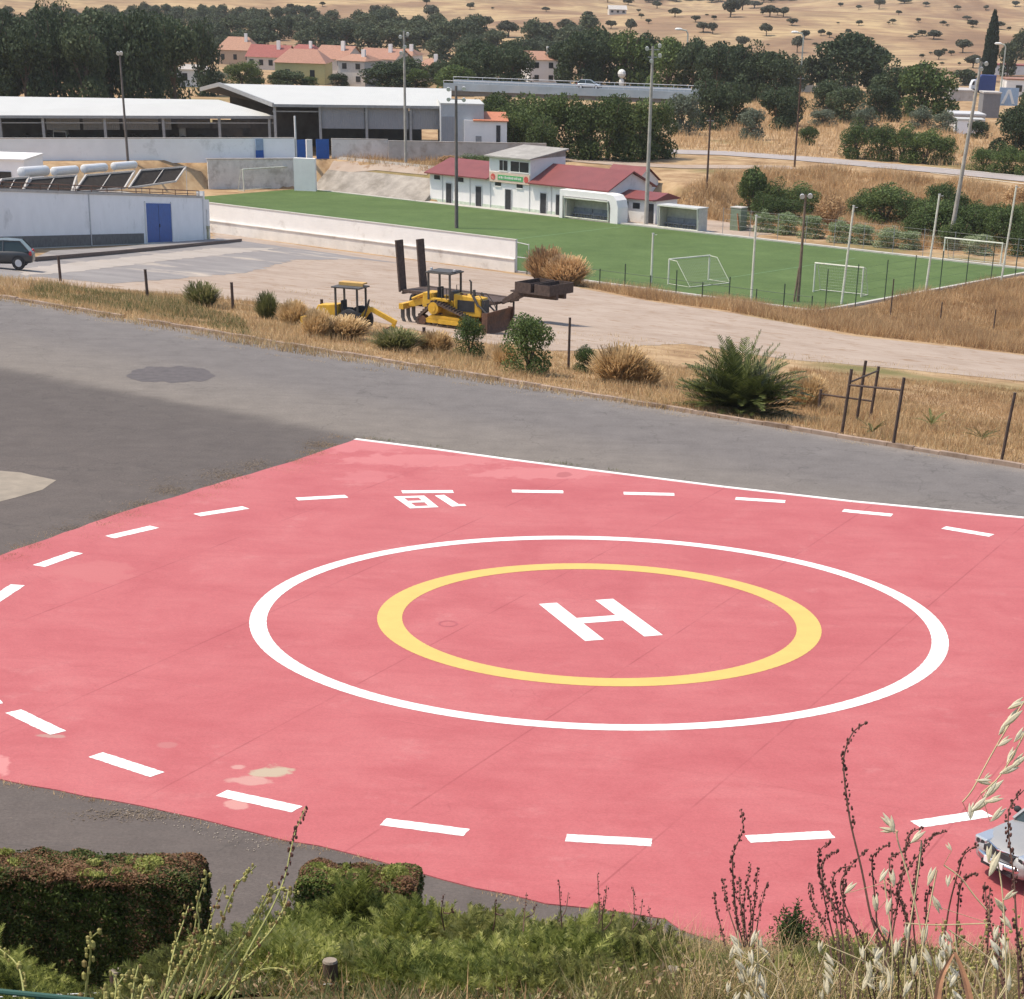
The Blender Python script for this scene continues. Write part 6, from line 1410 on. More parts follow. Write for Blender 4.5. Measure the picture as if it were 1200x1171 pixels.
f = MB(); f.tube([(0, 0, -.2), (0, 0, .3), (0, 0, .6)], [.3, .32, .2], 10); f.build('trunk', m_bark, pm)
pm.scale = (1.0, 1.0, 1.0)
rg = np.random.default_rng(9)
for (px, by, lab) in [(1091, 503, 'small green palm seedling in the dry grass right of the timber frame'), (1150, 520, 'tiny green palm seedling nearer the tall rusty post'), (1022, 512, 'tiny green seedling below the timber frame')]:
    o = thing('palm_seedling', lab, 'palm', hit(px, by)); Q = []
    for k in range(7): Q += frond(rg.uniform(0, 6.28), radians(rg.uniform(25, 60)), .8, .6, rg, .1)
    Q = np.array(Q); npmesh('fronds', Q.reshape(-1, 3), np.arange(len(Q)*4).reshape(-1, 4), g_mid, o)
# ---------------------------------------------------------------- grasses as ground cover
def grass(name, poly, n, h, w, mat, seed, clump=.0, lean=.35, off=0):
    rg = np.random.default_rng(seed); X, Y = scatter(poly, n, rg)
    if clump:
        k = np.sin(X*1.7+np.cos(Y*1.3)*2)+np.sin(Y*2.1+np.sin(X*.9)*2.2)+rg.normal(size=len(X))*.9; m_ = k > clump-1; X, Y = X[m_], Y[m_]
    hv = h*(.6+.8*(.5+.5*np.sin(X*.8+1.1*np.sin(Y*.9))))
    V, F = blades(np.stack([X, Y, G(X, Y)+off], 1), hv, w, rg, lean)
    return tag(npmesh(name, V, F, mat), kind='stuff')
def pxpoly(l): return [hit(*p)[:2] for p in l]
vg = pxpoly([(-40, 346), (100, 370), (200, 388), (300, 408), (450, 431), (600, 455), (750, 477), (900, 499), (1050, 523), (1220, 551), (1220, 505), (1060, 470), (940, 445), (800, 432), (700, 420), (560, 404), (470, 388), (330, 358), (200, 346), (120, 338), (-40, 322)])
grass('dry_verge_grass', vg, 60000, .22, .013, g_straw, 1)
grass('brown_verge_grass', vg, 45000, .20, .014, g_brown, 2, clump=1.2)
grass('green_verge_weeds', pxpoly([(20, 346), (100, 360), (230, 380), (300, 398), (280, 372), (180, 350), (60, 335)]), 16000, .26, .013, g_grn, 3, clump=.8)
grass('green_tufts', vg, 22000, .22, .012, g_grn, 4, clump=2.6)
grass('yard_weeds', pxpoly([(330, 345), (560, 398), (700, 415), (900, 425), (1200, 450), (1200, 440), (900, 412), (700, 392), (560, 380), (420, 350), (330, 335)]), 9000, .12, .012, g_straw, 5, clump=1.9)
pg = pxpoly([(625, 322), (690, 338), (760, 352), (850, 364), (900, 374), (1000, 392), (1100, 403), (1220, 418), (1220, 322), (1060, 349), (960, 369), (860, 357), (740, 344), (640, 326)])
grass('tall_dry_grass', pg, 60000, .55, .018, g_brown, 6)
grass('pale_dry_grass', pg, 26000, .5, .018, g_straw, 7, clump=1.5)
lr_ = pxpoly([(925, 432), (1220, 460), (1220, 545), (1060, 520), (930, 496)])
grass('reddish_dry_grass', lr_, 30000, .16, .012, g_brown, 8)
bk_ = pxpoly([(790, 240), (830, 215), (840, 205), (950, 200), (1040, 206), (1130, 215), (1220, 228), (1220, 300), (1060, 290), (960, 275), (860, 262)])
grass('dry_bank_grass', bk_, 46000, .7, .035, g_brown, 10)
grass('pale_bank_grass', bk_, 34000, .7, .035, g_straw, 12, clump=1.2)
grass('dry_meadow', pxpoly([(760, 172), (900, 182), (1050, 190), (1220, 206), (1220, 160), (1100, 130), (1000, 110), (920, 110), (800, 150)]), 40000, .7, .05, g_brown, 13, clump=.6)
grass('platform_weeds', pxpoly([(380, 186), (520, 205), (520, 194), (620, 194), (620, 186), (440, 182)]), 9000, .5, .03, g_brown, 14, clump=.6)
# weeds along the pad's edges and the kerb
def edge_weeds(name, px, n, h, mat, seed, wid=.12, thr=.2):
    rg = np.random.default_rng(seed); P = [np.array(inv(*p)[:2]) for p in px]; X = []
    for a, b in zip(P[:-1], P[1:]):
        k = int(n*np.linalg.norm(b-a)); u = rg.random(k); X.append(a+(b-a)*u[:, None]+rg.normal(size=(k, 2))*wid)
    X = np.concatenate(X); k = np.sin(X[:, 0]*3.1)+np.sin(X[:, 1]*4.3+X[:, 0])+rg.normal(size=len(X))*.6; X = X[k > thr]
    V, F = blades(np.concatenate([X, np.zeros((len(X), 1))+.002], 1), h, .006, rg, .7)
    tag(npmesh(name, V, F, mat), kind='stuff')
edge_weeds('pad_edge_weeds', [(0, 656), (60, 634), (150, 602), (250, 572), (345, 544), (418, 512)], 60, .07, g_grn, 21, .14, .5)
edge_weeds('pad_edge_litter', [(0, 658), (60, 637), (150, 605), (250, 575), (345, 547), (418, 510)], 700, .035, g_brown, 22, .45, .5)
edge_weeds('pad_edge_weeds', [(418, 512), (505, 523), (600, 536), (700, 549), (850, 568)], 60, .09, g_grn, 23, .05, .9)
edge_weeds('pad_edge_weeds', [(0, 917), (100, 937), (200, 956), (300, 980), (410, 1004), (520, 1035), (640, 1063), (780, 1081)], 90, .06, g_brown, 24, .08, .3)
edge_weeds('kerb_litter', [(0, 352), (300, 413), (600, 459), (900, 502), (1200, 553)], 60, .05, g_straw, 25, .12, .6)
rg = np.random.default_rng(33); Pl = []
for (px, py, rx, ry, n_) in [(140, 606, 34, 5, 1500), (200, 575, 20, 5, 900), (175, 592, 30, 4, 900), (262, 556, 24, 6, 800), (300, 545, 26, 5, 600), (372, 521, 18, 5, 600), (90, 620, 24, 4, 500), (160, 955, 60, 7, 800), (300, 548, 14, 10, 300), (230, 566, 60, 8, 700)]:
    for _ in range(n_): Pl.append(inv(px+rg.normal()*rx*.6, py+rg.normal()*ry*.6)[:2])
Pl = np.array(Pl); n_ = len(Pl); P = np.concatenate([Pl, rg.uniform(.002, .02, (n_, 1))], 1); a_ = rg.uniform(0, 6.28, n_); s1_ = rg.uniform(.008, .035, (n_, 1)); t1 = np.stack([np.cos(a_), np.sin(a_), rg.normal(size=n_)*.2], 1); t2 = np.stack([-np.sin(a_), np.cos(a_), rg.normal(size=n_)*.2], 1)
V = np.stack([P-t1*s1_, P-t2*s1_*.5, P+t1*s1_, P+t2*s1_*.5], 1).reshape(-1, 3); tag(npmesh('windblown_litter', V, np.arange(4*n_).reshape(-1, 4), leafmat('pale_litter', [(.13, .10, .075), (.20, .155, .11), (.27, .21, .155)])), kind='stuff')
# scattered small stones and straw on the asphalt strips
rg = np.random.default_rng(31)
X, Y = scatter([inv(*p)[:2] for p in [(120, 925), (330, 985), (300, 1000), (130, 950)]]+[], 260, rg)
f = MB()
for x, y in zip(X, Y): r_ = rg.uniform(.006, .02); f.blob((x, y, r_*.5), (r_, r_, r_*.6), n=5, m=3)
tag(f.build('gravel_bits', M('gravel', (.36, .30, .24), var=.3)), kind='stuff')
# ---------------------------------------------------------------- near bank
def bank_pt(px, Y):
    lo, hi = -40.0, 40.0
    for _ in range(40):
        m_ = (lo+hi)/2
        if pxof((m_, Y, float(G(m_, Y))))[0] < px: lo = m_
        else: hi = m_
    return (lo, Y, float(G(lo, Y)))
def hedge(px0, px1, Y, ztop, depth, lab, n, seed, brown=.5, zlow=None):
    a = np.array(bank_pt(px0, Y)); b = np.array(bank_pt(px1, Y)); W_ = b[0]-a[0]; g0 = float(G(a[0], Y))-.1
    o = thing('clipped_hedge', lab, 'hedge', (a[0], Y, g0), 0); rg = np.random.default_rng(seed); h = ztop-g0
    def leafs(P, N, size):
        nn = N+rg.normal(size=P.shape)*.5; nn /= np.linalg.norm(nn, axis=1)[:, None]; t1 = np.cross(nn, rg.normal(size=P.shape)); t1 /= np.linalg.norm(t1, axis=1)[:, None]; t2 = np.cross(nn, t1)
        s = size*rg.uniform(.6, 1.4, (len(P), 1)); V = np.stack([P-t1*s, P-t2*s*.45, P+t1*s, P+t2*s*.45], 1).reshape(-1, 3); return V, np.arange(4*len(P)).reshape(-1, 4)
    def pts(n, faces):
        fs = rg.choice(len(faces), n, p=[f[2] for f in faces]); P = np.zeros((n, 3)); N = np.zeros((n, 3)); u = rg.random((n, 2))
        for i, (fn, nv, _) in enumerate(faces):
            m_ = fs == i; P[m_] = fn(u[m_]); N[m_] = nv
        lump = .012*np.sin(P[:, :1]*7+P[:, 2:]*8)+.014*np.sin(P[:, 1:2]*24+P[:, :1]*21)+.011*np.sin(P[:, 2:]*33+P[:, :1]*17)
        # rounded upper edges
        P = P+N*lump-N*np.abs(rg.normal(size=(n, 1)))*.028
        ex = np.maximum(0, np.maximum(.05-P[:, 0], P[:, 0]-(W_-.05)))+np.maximum(0, np.maximum(.05-P[:, 1], P[:, 1]-(depth-.05))); P[:, 2] = np.where(P[:, 2] > h*.8, P[:, 2]-ex*.7, P[:, 2]); return P, N
    c = lambda *k: np.stack(k, 1)
    front = (lambda u: c(u[:, 0]*W_, 0*u[:, 0], u[:, 1]*h), (0, -1, 0), .5)
    right = (lambda u: c(0*u[:, 0]+W_, u[:, 0]*depth, u[:, 1]*h), (1, 0, 0), .15)
    left = (lambda u: c(0*u[:, 0], u[:, 0]*depth, u[:, 1]*h), (-1, 0, 0), .15)
    back = (lambda u: c(u[:, 0]*W_, 0*u[:, 0]+depth, u[:, 1]*h), (0, 1, 0), .2)
    top = (lambda u: c(u[:, 0]*W_, u[:, 1]*depth, 0*u[:, 0]+h), (0, 0, 1), 1.0)
    P, N = pts(n, [front, right, left, back]); V, F = leafs(P, N, .0135); npmesh('side_foliage', V, F, g_hedge, o)
    P, N = pts(int(n*.75), [top]); k = .5+.5*np.sin(P[:, 0]*3.3+1)*np.sin(P[:, 1]*4+2)+rg.normal(size=len(P))*.25
    V, F = leafs(P[k > brown], N[k > brown], .0135); npmesh('top_foliage', V, F, g_hedge, o)
    V, F = leafs(P[k <= brown], N[k <= brown], .0135); tag(npmesh('browned_top', V, F, g_hbrown, o), 'dry reddish brown clipped top')
    P, N = pts(int(n*.35), [front, right, left, back]); k = (P[:, 0] > W_*.72) | (rg.random(len(P)) < .25); V, F = leafs(P[k], N[k], .013); tag(npmesh('browned_side', V, F, g_hbrown, o), 'dry brown sprigs on the hedge sides')
    lb = [((rg.uniform(.1, W_-.1), rg.uniform(.05, depth-.05), h+rg.uniform(-.02, .02)), (rg.uniform(.03, .10), rg.uniform(.03, .08), rg.uniform(.015, .035))) for _ in range(int(W_*9))]+[((W_*.8, depth*.5, h), (.12, .14, .06))]
    V, F = leafcloud(lb, 3600, .0125, rg, .45, .3, .4); tag(npmesh('fresh_sprigs', V, F, g_jun, o), 'fresh green sprigs standing above the clipped top')
    f = MB(); f.box(.1, W_-.1, .1, depth-.1, 0, h-.1); f.build('inner_twigs', M('hedge_core', (.035, .028, .016), var=.5, scale=20), o)
    return o
hedge(-60, 238, 14.3, 8.04, .56, 'large clipped hedge with a reddish brown dried top at the lower left', 70000, 41, .6)
hedge(350, 489, 15.0, 7.76, .50, 'smaller clipped hedge with a brownish top right of the large one', 34000, 42, .62)
# low junipers: bushes made of feathery sprays
def juniper(px, Y, h, w, lab, mat, seed, n=900, group=None):
    b = bank_pt(px, Y); rg = np.random.default_rng(seed); o = thing('juniper', lab, 'juniper', (b[0], b[1], b[2]-.05), 0, group)
    th = rg.uniform(0, 2*pi, n); rr = np.sqrt(rg.random(n)); base = np.stack([np.cos(th)*rr*w/2, np.sin(th)*rr*w/2.4, np.zeros(n)], 1)
    ht = h*(1-.75*rr**2)*(.75+.35*np.sin(base[:, 0]*5+seed)+.1*rg.normal(size=n)); ht = np.clip(ht, .06, None)
    base[:, 2] = ht*rg.uniform(.35, .85, n)+(-.39*base[:, 1])
    d = np.stack([np.cos(th)*rr*.8, np.sin(th)*rr*.8, np.ones(n)*.9], 1)+rg.normal(size=(n, 3))*.35; d /= np.linalg.norm(d, axis=1)[:, None]
    L = rg.uniform(.10, .24, n)[:, None]; sd = np.cross(d, rg.normal(size=(n, 3))); sd /= np.linalg.norm(sd, axis=1)[:, None]; up = np.cross(sd, d)
    Vs = []
    for j in range(13):
        u = (j+1)/13; p = base+d*L*u+np.array([0, 0, -.05])*u*u; ll = L*(.32*(1-u*.75)+.03); ww = .0042
        for sg in (-1, 1):
            dirv = sd*sg*.75+d*.75+up*rg.normal(size=(n, 1))*.25; tip = p+dirv*ll
            Vs.append(np.stack([p-d*ww, p+d*ww*2.2, tip], 1))
    Vs.append(np.stack([base-sd*.003, base+sd*.003, base+d*L], 1))
    V = np.concatenate(Vs).reshape(-1, 3); npmesh('foliage', V, np.arange(len(V)).reshape(-1, 3), mat, o)
    f = MB()
    for k in range(8): a = 2*pi*k/8; f.tube([(0, 0, .0), (cos(a)*w*.18, sin(a)*w*.15, h*.3), (cos(a)*w*.36, sin(a)*w*.28, h*.45)], [.02, .014, .006], 5, cap=False)
    f.build('stems', m_bark, o)
    return o
GJ = 'feathery junipers carpeting the near bank'
JL = 'feathery bright green juniper mounded on the near bank'
for i, (px, Y, h, w, yl) in enumerate([(6, 12.6, .70, .8, 0), (50, 12.0, .40, .5, 0), (-30, 12, .5, 1.0, 0), (385, 14.2, .6, .9, 0), (340, 13.0, .50, .9, 0), (430, 13.2, .56, .9, 0), (475, 14.2, .46, .9, 0), (540, 13.4, .46, 1.0, 0), (600, 14.2, .44, 1.0, 1), (655, 13.0, .40, 1.0, 0), (700, 14.0, .36, .9, 1), (500, 11.8, .44, 1.0, 0), (575, 11.6, .42, 1.0, 1), (640, 11.4, .38, .9, 0),
                               (420, 11.6, .42, 1.0, 0), (345, 11.4, .38, .9, 0), (560, 14.9, .36, 1.0, 1), (745, 12.6, .28, .8, 1), (290, 13.6, .22, .7, 1), (400, 10.4, .24, .8, 1), (480, 10.2, .32, .9, 0), (560, 10.1, .32, .9, 0), (640, 10.0, .30, .9, 0), (705, 11.4, .28, .8, 1), (330, 10.0, .26, .8, 0), (20, 11.0, .5, .8, 0), (700, 10.0, .22, .7, 0), (20, 9.8, .42, .7, 0), (70, 9.8, .2, .6, 0), (270, 9.4, .2, .7, 1), (330, 9.2, .2, .6, 0), (450, 9.2, .16, .5, 1), (500, 9.1, .24, .7, 0), (570, 9.0, .22, .7, 0), (640, 9.0, .2, .7, 1), (150, 9.2, .14, .6, 1), (215, 9.6, .2, .6, 0), (265, 10.4, .3, .6, 0), (290, 12.2, .3, .6, 0)]):
    juniper(px, Y, h, w, JL, g_jun2 if yl else g_jun, 60+i, 850, GJ)
for i, (px, Y, h, w) in enumerate([(1010, 10.2, .28, .9), (760, 10.2, .3, .9), (1120, 11.5, .25, .9), (880, 10.0, .26, .8)]):
    juniper(px, Y, h, w, 'low yellowish green sprig bush in the mixed grass of the near bank', g_jun2, 90+i, 700, 'low sprig bushes in the bank grass')
# dark upright sprig bush
b = bank_pt(928, 13.3); o = thing('boxwood', 'upright dark green leafy bush on the bank crest left of the tallest dry stalk', 'shrub', b)
rg = np.random.default_rng(77); Vl = []
for k in range(80):
    a = rg.uniform(0, 2*pi); q = rg.uniform(0, .2)*1.0; h_ = .50*(1-q*1.6)*rg.uniform(.7, 1.1); n = int(h_/.008)
    z = np.linspace(.05, h_, n); x = cos(a)*(q*.5+z*q*1.3)+.01*rg.normal(size=n); y = sin(a)*(q*.5+z*q*1.3)+.01*rg.normal(size=n)
    P = np.stack([x, y, z], 1); dd = rg.normal(size=(n, 3)); dd[:, 2] = np.abs(dd[:, 2])*.7; dd /= np.linalg.norm(dd, axis=1)[:, None]
    t2 = np.cross(dd, rg.normal(size=(n, 3))); t2 /= np.linalg.norm(t2, axis=1)[:, None]; Vl.append(np.stack([P, P+dd*.014-t2*.006, P+dd*.032, P+dd*.014+t2*.006], 1))
V = np.concatenate(Vl).reshape(-1, 3); npmesh('leaves', V, np.arange(len(V)).reshape(-1, 4), g_mid, o)
f = MB()
for k in range(8): a = 2*pi*k/8; f.tube([(0, 0, -.05), (cos(a)*.07, sin(a)*.07, .4)], .005, 5)
f.build('stems', m_bark, o)
# mixed grass on the bank
def bank_grass(name, n, h, w, mat, seed, x0, x1, y0=8.0, y1=15.6, clump=0.0, lean=.5):
    rg = np.random.default_rng(seed); Y = rg.uniform(y0, y1, n); X = rg.uniform(x0, x1, n)
    if clump: k = np.sin(X*4.7+np.cos(Y*3.3)*2)+np.sin(Y*4.1+np.sin(X*2.9)*2.2)+rg.normal(size=n)*.9; m_ = k > clump-1; X, Y = X[m_], Y[m_]
    V, F = blades(np.stack([X, Y, G(X, Y)], 1), h*(.6+.5*np.sin(X*3)*np.sin(Y*2.3)+.4), w, rg, lean); tag(npmesh(name, V, F, mat), kind='stuff')
bank_grass('mixed_bank_grass', 30000, .13, .0035, g_mixed, 201, -.1, 5.2)
bank_grass('straw_bank_grass', 24000, .19, .003, g_straw, 202, .4, 5.2, clump=.9)
bank_grass('green_bank_grass', 16000, .12, .004, g_grn, 203, -.1, 5.2, clump=.9)
bank_grass('left_bank_grass', 9000, .06, .004, g_mixed, 204, -5, -.1, clump=.8)
bank_grass('lower_bank_grass', 26000, .25, .008, g_grn, 205, -9, 12, 18.5, 29)
bank_grass('lower_bank_straw', 20000, .25, .008, g_brown, 206, -9, 12, 18.5, 29)
bank_grass('sparse_left_grass', 12000, .09, .0035, g_grn, 207, -4.5, .2, 8.0, 13.5)
bank_grass('sparse_left_straw', 5000, .09, .0035, g_brown, 208, -4.5, .2, 8.0, 13.5)
rg = np.random.default_rng(301); n_ = 36000; Y = rg.uniform(8, 16, n_); X = rg.uniform(-4.8, 5.2, n_); k = np.sin(X*3.7+np.cos(Y*2.3)*2)+np.sin(Y*3.1+np.sin(X*1.9)*2.2)+rg.normal(size=n_)*.8; m_ = k > -.1; X, Y = X[m_], Y[m_]; n_ = len(X)
P = np.stack([X, Y, G(X, Y)+rg.uniform(.0, .2, n_)*np.where(X > 0, 1, .3)], 1); nn = rg.normal(size=(n_, 3)); nn[:, 2] = np.abs(nn[:, 2])+.3; nn /= np.linalg.norm(nn, axis=1)[:, None]
t1 = np.cross(nn, rg.normal(size=(n_, 3))); t1 /= np.linalg.norm(t1, axis=1)[:, None]; t2 = np.cross(nn, t1); sz = rg.uniform(.008, .022, (n_, 1))
V = np.stack([P-t1*sz, P-t2*sz*.4, P+t1*sz, P+t2*sz*.4], 1).reshape(-1, 3); tag(npmesh('leaf_litter', V, np.arange(4*n_).reshape(-1, 4), leafmat('bank_litter_leaves', [(.12, .06, .035), (.28, .16, .09), (.46, .35, .20), (.22, .23, .08), (.36, .35, .13)], patch=.9)), kind='stuff')
# ---------------------------------------------------------------- dry stalks in front
m_stalk = M('dark_dry_stalk', (.10, .05, .035), var=.4, scale=60); m_pod = M('dark_seed_pod', (.11, .045, .035), var=.5, scale=90)
m_ystalk = M('green_yellow_stalk', (.30, .30, .10), var=.3, scale=60); m_ypod = leafmat('yellow_green_pods', [(.16, .09, .04), (.34, .30, .10), (.50, .46, .16), (.22, .12, .06)])
m_oat = leafmat('pale_oat_husk', [(.60, .53, .36), (.70, .63, .46), (.78, .73, .58)], trans=.35); m_ostalk = M('straw_stalk', (.45, .36, .20), var=.2, scale=40)
WR = random.Random(17)
def smooth_path(pts, n=30):
    P = np.array(pts, float); out = []
    for i in range(len(P)-1):
        p0, p1, p2, p3 = P[max(i-1, 0)], P[i], P[i+1], P[min(i+2, len(P)-1)]; k = max(2, n//(len(P)-1))
        for j in range(k):
            t = j/k; out.append(.5*((2*p1)+(-p0+p2)*t+(2*p0-5*p1+4*p2-p3)*t*t+(-p0+3*p1-3*p2+p3)*t**3))
    out.append(P[-1]); return out
def stalk(mbs, mbp, path, depth, r, pod0, step, podr, lean=0.0):
    """path in picture positions at the given distance; gets real thickness and pods round the stem"""
    pts = smooth_path(path, 36); W = []
    for i, (x, y) in enumerate(pts): W.append(np.array(atd(x, y, depth+lean*i/len(pts))))
    mbs.tube(W, [r*(1-.6*i/len(W)) for i in range(len(W))], 5)
    W = [w+np.array([WR.uniform(-1, 1), 0, WR.uniform(-1, 1)])*r*.8 for w in W]
    L = 0; seg = [np.linalg.norm(W[i+1]-W[i]) for i in range(len(W)-1)]; tot = sum(seg); acc = 0; nxt = tot*pod0
    for i, s_ in enumerate(seg):
        while nxt < acc+s_:
            u = (nxt-acc)/s_; p = W[i]+(W[i+1]-W[i])*u; a = WR.uniform(0, 6.28); o_ = np.array([cos(a), sin(a)*.8, WR.uniform(-.3, .6)])*(r+podr*.8)
            q = podr*WR.uniform(.6, 1.15); mbp.blob(tuple(p+o_), (q*WR.uniform(.6, 1.1), q*WR.uniform(.6, 1.1), q*WR.uniform(.8, 1.7)), n=5, m=3); nxt += step*WR.uniform(.6, 1.4)
        acc += s_
def plant(name, label, cat, stalks, depth, r, podr, ms, mp, step=.02, root=None):
    a, b = MB(), MB(); x0, y0 = stalks[0][0][0]; base = np.array(root or atd(x0, y0, depth))
    for (path, pod0) in stalks: stalk(a, b, path, depth, r, pod0, step, podr, WR.uniform(-.3, .3))
    sh = lambda mb: setattr(mb, 'v', [tuple(np.array(v)-base) for v in mb.v])
    sh(a); sh(b); o = thing(name, label, cat, tuple(base)); a.build('stems', ms, o)
    if b.v: b.build('seed_pods', mp, o)
    return o
# groups of stems run down to the ground of the bank below the frame where needed
plant('dry_stalk', 'tallest thin dark dry stalk with a hooked tip against the pink pad', 'stalk', [([(1046, 1185), (1036, 1120), (1021, 1075), (1010, 1020), (996, 960), (989, 905), (990, 882), (1000, 858), (1017, 846)], .62), ([(1021, 1075), (1030, 1090), (1046, 1120), (1062, 1178)], .9)], 8.0, .0055, .0065, m_stalk, m_pod, .009)
plant('seeding_weed', 'small upright dark weed with one tall wavy stem left of the green bush', 'weed', [([(872, 1110), (862, 1070), (858, 1015)], .2), ([(876, 1108), (872, 1060), (880, 1012)], .2), ([(880, 1110), (884, 1060), (888, 1018)], .3), ([(884, 1110), (890, 1070), (899, 1034)], .4), ([(868, 1108), (852, 1060), (848, 1030)], .5),
      ([(866, 1108), (860, 1040), (859, 1003), (868, 980), (871, 968), (868, 948)], .15), ([(850, 1108), (842, 1075), (836, 1045)], .1), ([(874, 1110), (868, 1060), (866, 1030)], .1), ([(878, 1110), (880, 1070), (876, 1038)], .1)], 11.0, .0045, .0072, m_stalk, m_pod, .010)
plant('seeding_weed', 'dark branching weed with dense pods just right of the green bush', 'weed', [([(985, 1130), (972, 1080), (962, 1030), (960, 1000), (972, 987)], .35), ([(986, 1130), (978, 1070), (964, 1030), (968, 1005), (982, 998)], .3), ([(990, 1130), (985, 1080), (976, 1035), (985, 1018), (1001, 1016)], .35), ([(1012, 1130), (1002, 1090), (985, 1040), (998, 1014), (1018, 995)], .5),
      ([(1030, 1140), (1005, 1090), (980, 1065), (965, 1040)], .2), ([(976, 1130), (968, 1090), (952, 1055), (950, 1035)], .3), ([(1000, 1130), (992, 1090), (988, 1055), (992, 1030)], .3)], 8.5, .0042, .0062, m_stalk, m_pod, .0085)
plant('seeding_weed', 'dark branching weed with long arching pod spikes right of the tallest stalk', 'weed', [([(1030, 1120), (1026, 1060), (1022, 1010), (1030, 997), (1042, 990)], .35), ([(1034, 1130), (1045, 1080), (1043, 1030), (1044, 1005), (1060, 997), (1066, 985)], .35), ([(1040, 1130), (1050, 1070), (1060, 1010), (1064, 980), (1083, 969)], .3), ([(1062, 1130), (1070, 1060), (1076, 1010), (1086, 985), (1110, 974)], .3),
      ([(1058, 1130), (1062, 1080), (1052, 1040), (1070, 1010), (1088, 990)], .3), ([(1075, 1130), (1070, 1075), (1074, 1040), (1080, 1000)], .4), ([(1082, 1130), (1086, 1060), (1090, 1040)], .4), ([(1068, 1120), (1058, 1060), (1034, 1040)], .4)], 8.5, .0042, .0062, m_stalk, m_pod, .0085)
plant('seeding_weed', 'two thin dark stems bending right in front of the car', 'weed', [([(1104, 1120), (1112, 1065), (1122, 1025), (1130, 1002), (1146, 990)], .55), ([(1120, 1120), (1122, 1070), (1126, 1038), (1136, 1026), (1146, 1026)], .45), ([(1150, 1180), (1158, 1100), (1156, 1060), (1154, 1035)], .3), ([(1166, 1180), (1172, 1100), (1176, 1060)], .3)], 7.0, .0038, .0052, m_stalk, m_pod, .008)
plant('seeding_weed', 'dark arching weed at the right edge rising across the car bonnet', 'weed', [([(1195, 1190), (1192, 1100), (1188, 1030), (1182, 975), (1184, 945), (1200, 926)], .5), ([(1180, 1190), (1170, 1120), (1160, 1080), (1160, 1040)], .2), ([(1204, 1190), (1196, 1120), (1190, 1080)], .1)], 5.0, .003, .0042, m_stalk, m_pod, .006)
plant('seeding_weed', 'tangled low weeds with small brown pods at the lower right corner', 'weed', [([(1100+k*9, 1195), (1096+k*9+WR.uniform(-14, 14), 1140), (1098+k*9+WR.uniform(-20, 20), 1070+WR.uniform(-10, 30))], .2) for k in range(13)], 6.0, .003, .006, M('brown_stalk', (.26, .18, .10), var=.3, scale=50), m_ypod, .014)
plant('seeding_weed', 'tangled straw-coloured pod weeds on the bank below the green bush', 'weed', [([(800+k*11, 1200), (800+k*11+WR.uniform(-14, 14), 1150), (805+k*11+WR.uniform(-20, 20), 1100+WR.uniform(-8, 25))], .2) for k in range(26)], 9.0, .0035, .006, M('pale_brown_stalk', (.32, .24, .14), var=.3, scale=50), m_ypod, .02)
plant('seeding_weed', 'tangled brown weeds below the dark branching ones', 'weed', [([(985+k*9, 1200), (985+k*9+WR.uniform(-18, 18), 1150), (990+k*9+WR.uniform(-24, 24), 1095+WR.uniform(-8, 25))], .1) for k in range(18)], 7.5, .0035, .006, m_stalk, m_ypod, .02)
# left: yellow-green flower stalks
plant('flower_stalk', 'sheaf of yellow-green flowering stems with round pods between the two hedges', 'stalk', [([(176, 1190), (205, 1140), (232, 1090), (231, 1062), (243, 1024)], .3), ([(190, 1190), (196, 1150), (205, 1110), (215, 1080), (221, 1062)], .3), ([(222, 1190), (240, 1130), (258, 1085), (276, 1040), (300, 1015)], .35), ([(215, 1190), (250, 1140), (290, 1090), (312, 1050), (318, 1036)], .25),
      ([(230, 1190), (262, 1140), (296, 1085), (322, 1045), (346, 1046)], .25), ([(240, 1190), (275, 1140), (318, 1090), (334, 1060), (338, 1044)], .3), ([(205, 1190), (225, 1140), (238, 1110), (248, 1075), (262, 1040)], .3), ([(188, 1190), (215, 1120), (226, 1098), (232, 1060)], .3), ([(250, 1190), (270, 1160), (300, 1140), (318, 1118)], .4),
      ([(262, 1190), (282, 1150), (310, 1136), (335, 1138), (345, 1158)], .7), ([(200, 1190), (222, 1130), (236, 1108), (258, 1106)], .4)], 6.0, .0042, .0065, m_ystalk, m_ypod, .010)
plant('dry_stalk', 'single thin stalk with a dark pointed tip crossing the lower edge of the pad', 'stalk', [([(262, 1180), (285, 1125), (318, 1065), (333, 1030), (340, 1000), (346, 975), (358, 946)], .58)], 6.2, .004, .0055, m_ystalk, m_pod, .008)
plant('flower_stalk', 'single budded stalk standing in front of the large hedge', 'stalk', [([(98, 1190), (102, 1150), (106, 1120), (106, 1102), (114, 1093)], .35), ([(98, 1190), (97, 1170)], .9)], 5.0, .0035, .0075, m_ystalk, m_ypod, .013)
plant('flower_stalk', 'drooping budded stalk at the far lower left corner', 'stalk', [([(30, 1190), (26, 1150), (18, 1128), (-6, 1108)], .1)], 5.0, .0035, .007, m_ystalk, m_ypod, .014)
plant('flower_stalk', 'short pinkish budded stems below the large hedge', 'stalk', [([(130, 1195), (136, 1160), (132, 1140)], .4), ([(136, 1195), (136, 1160), (150, 1138)], .4), ([(152, 1195), (156, 1158), (162, 1132)], .5), ([(160, 1195), (168, 1160), (176, 1150)], .3), ([(120, 1195), (122, 1170), (122, 1160)], .4)], 4.6, .003, .007, m_ystalk, m_ypod, .014)
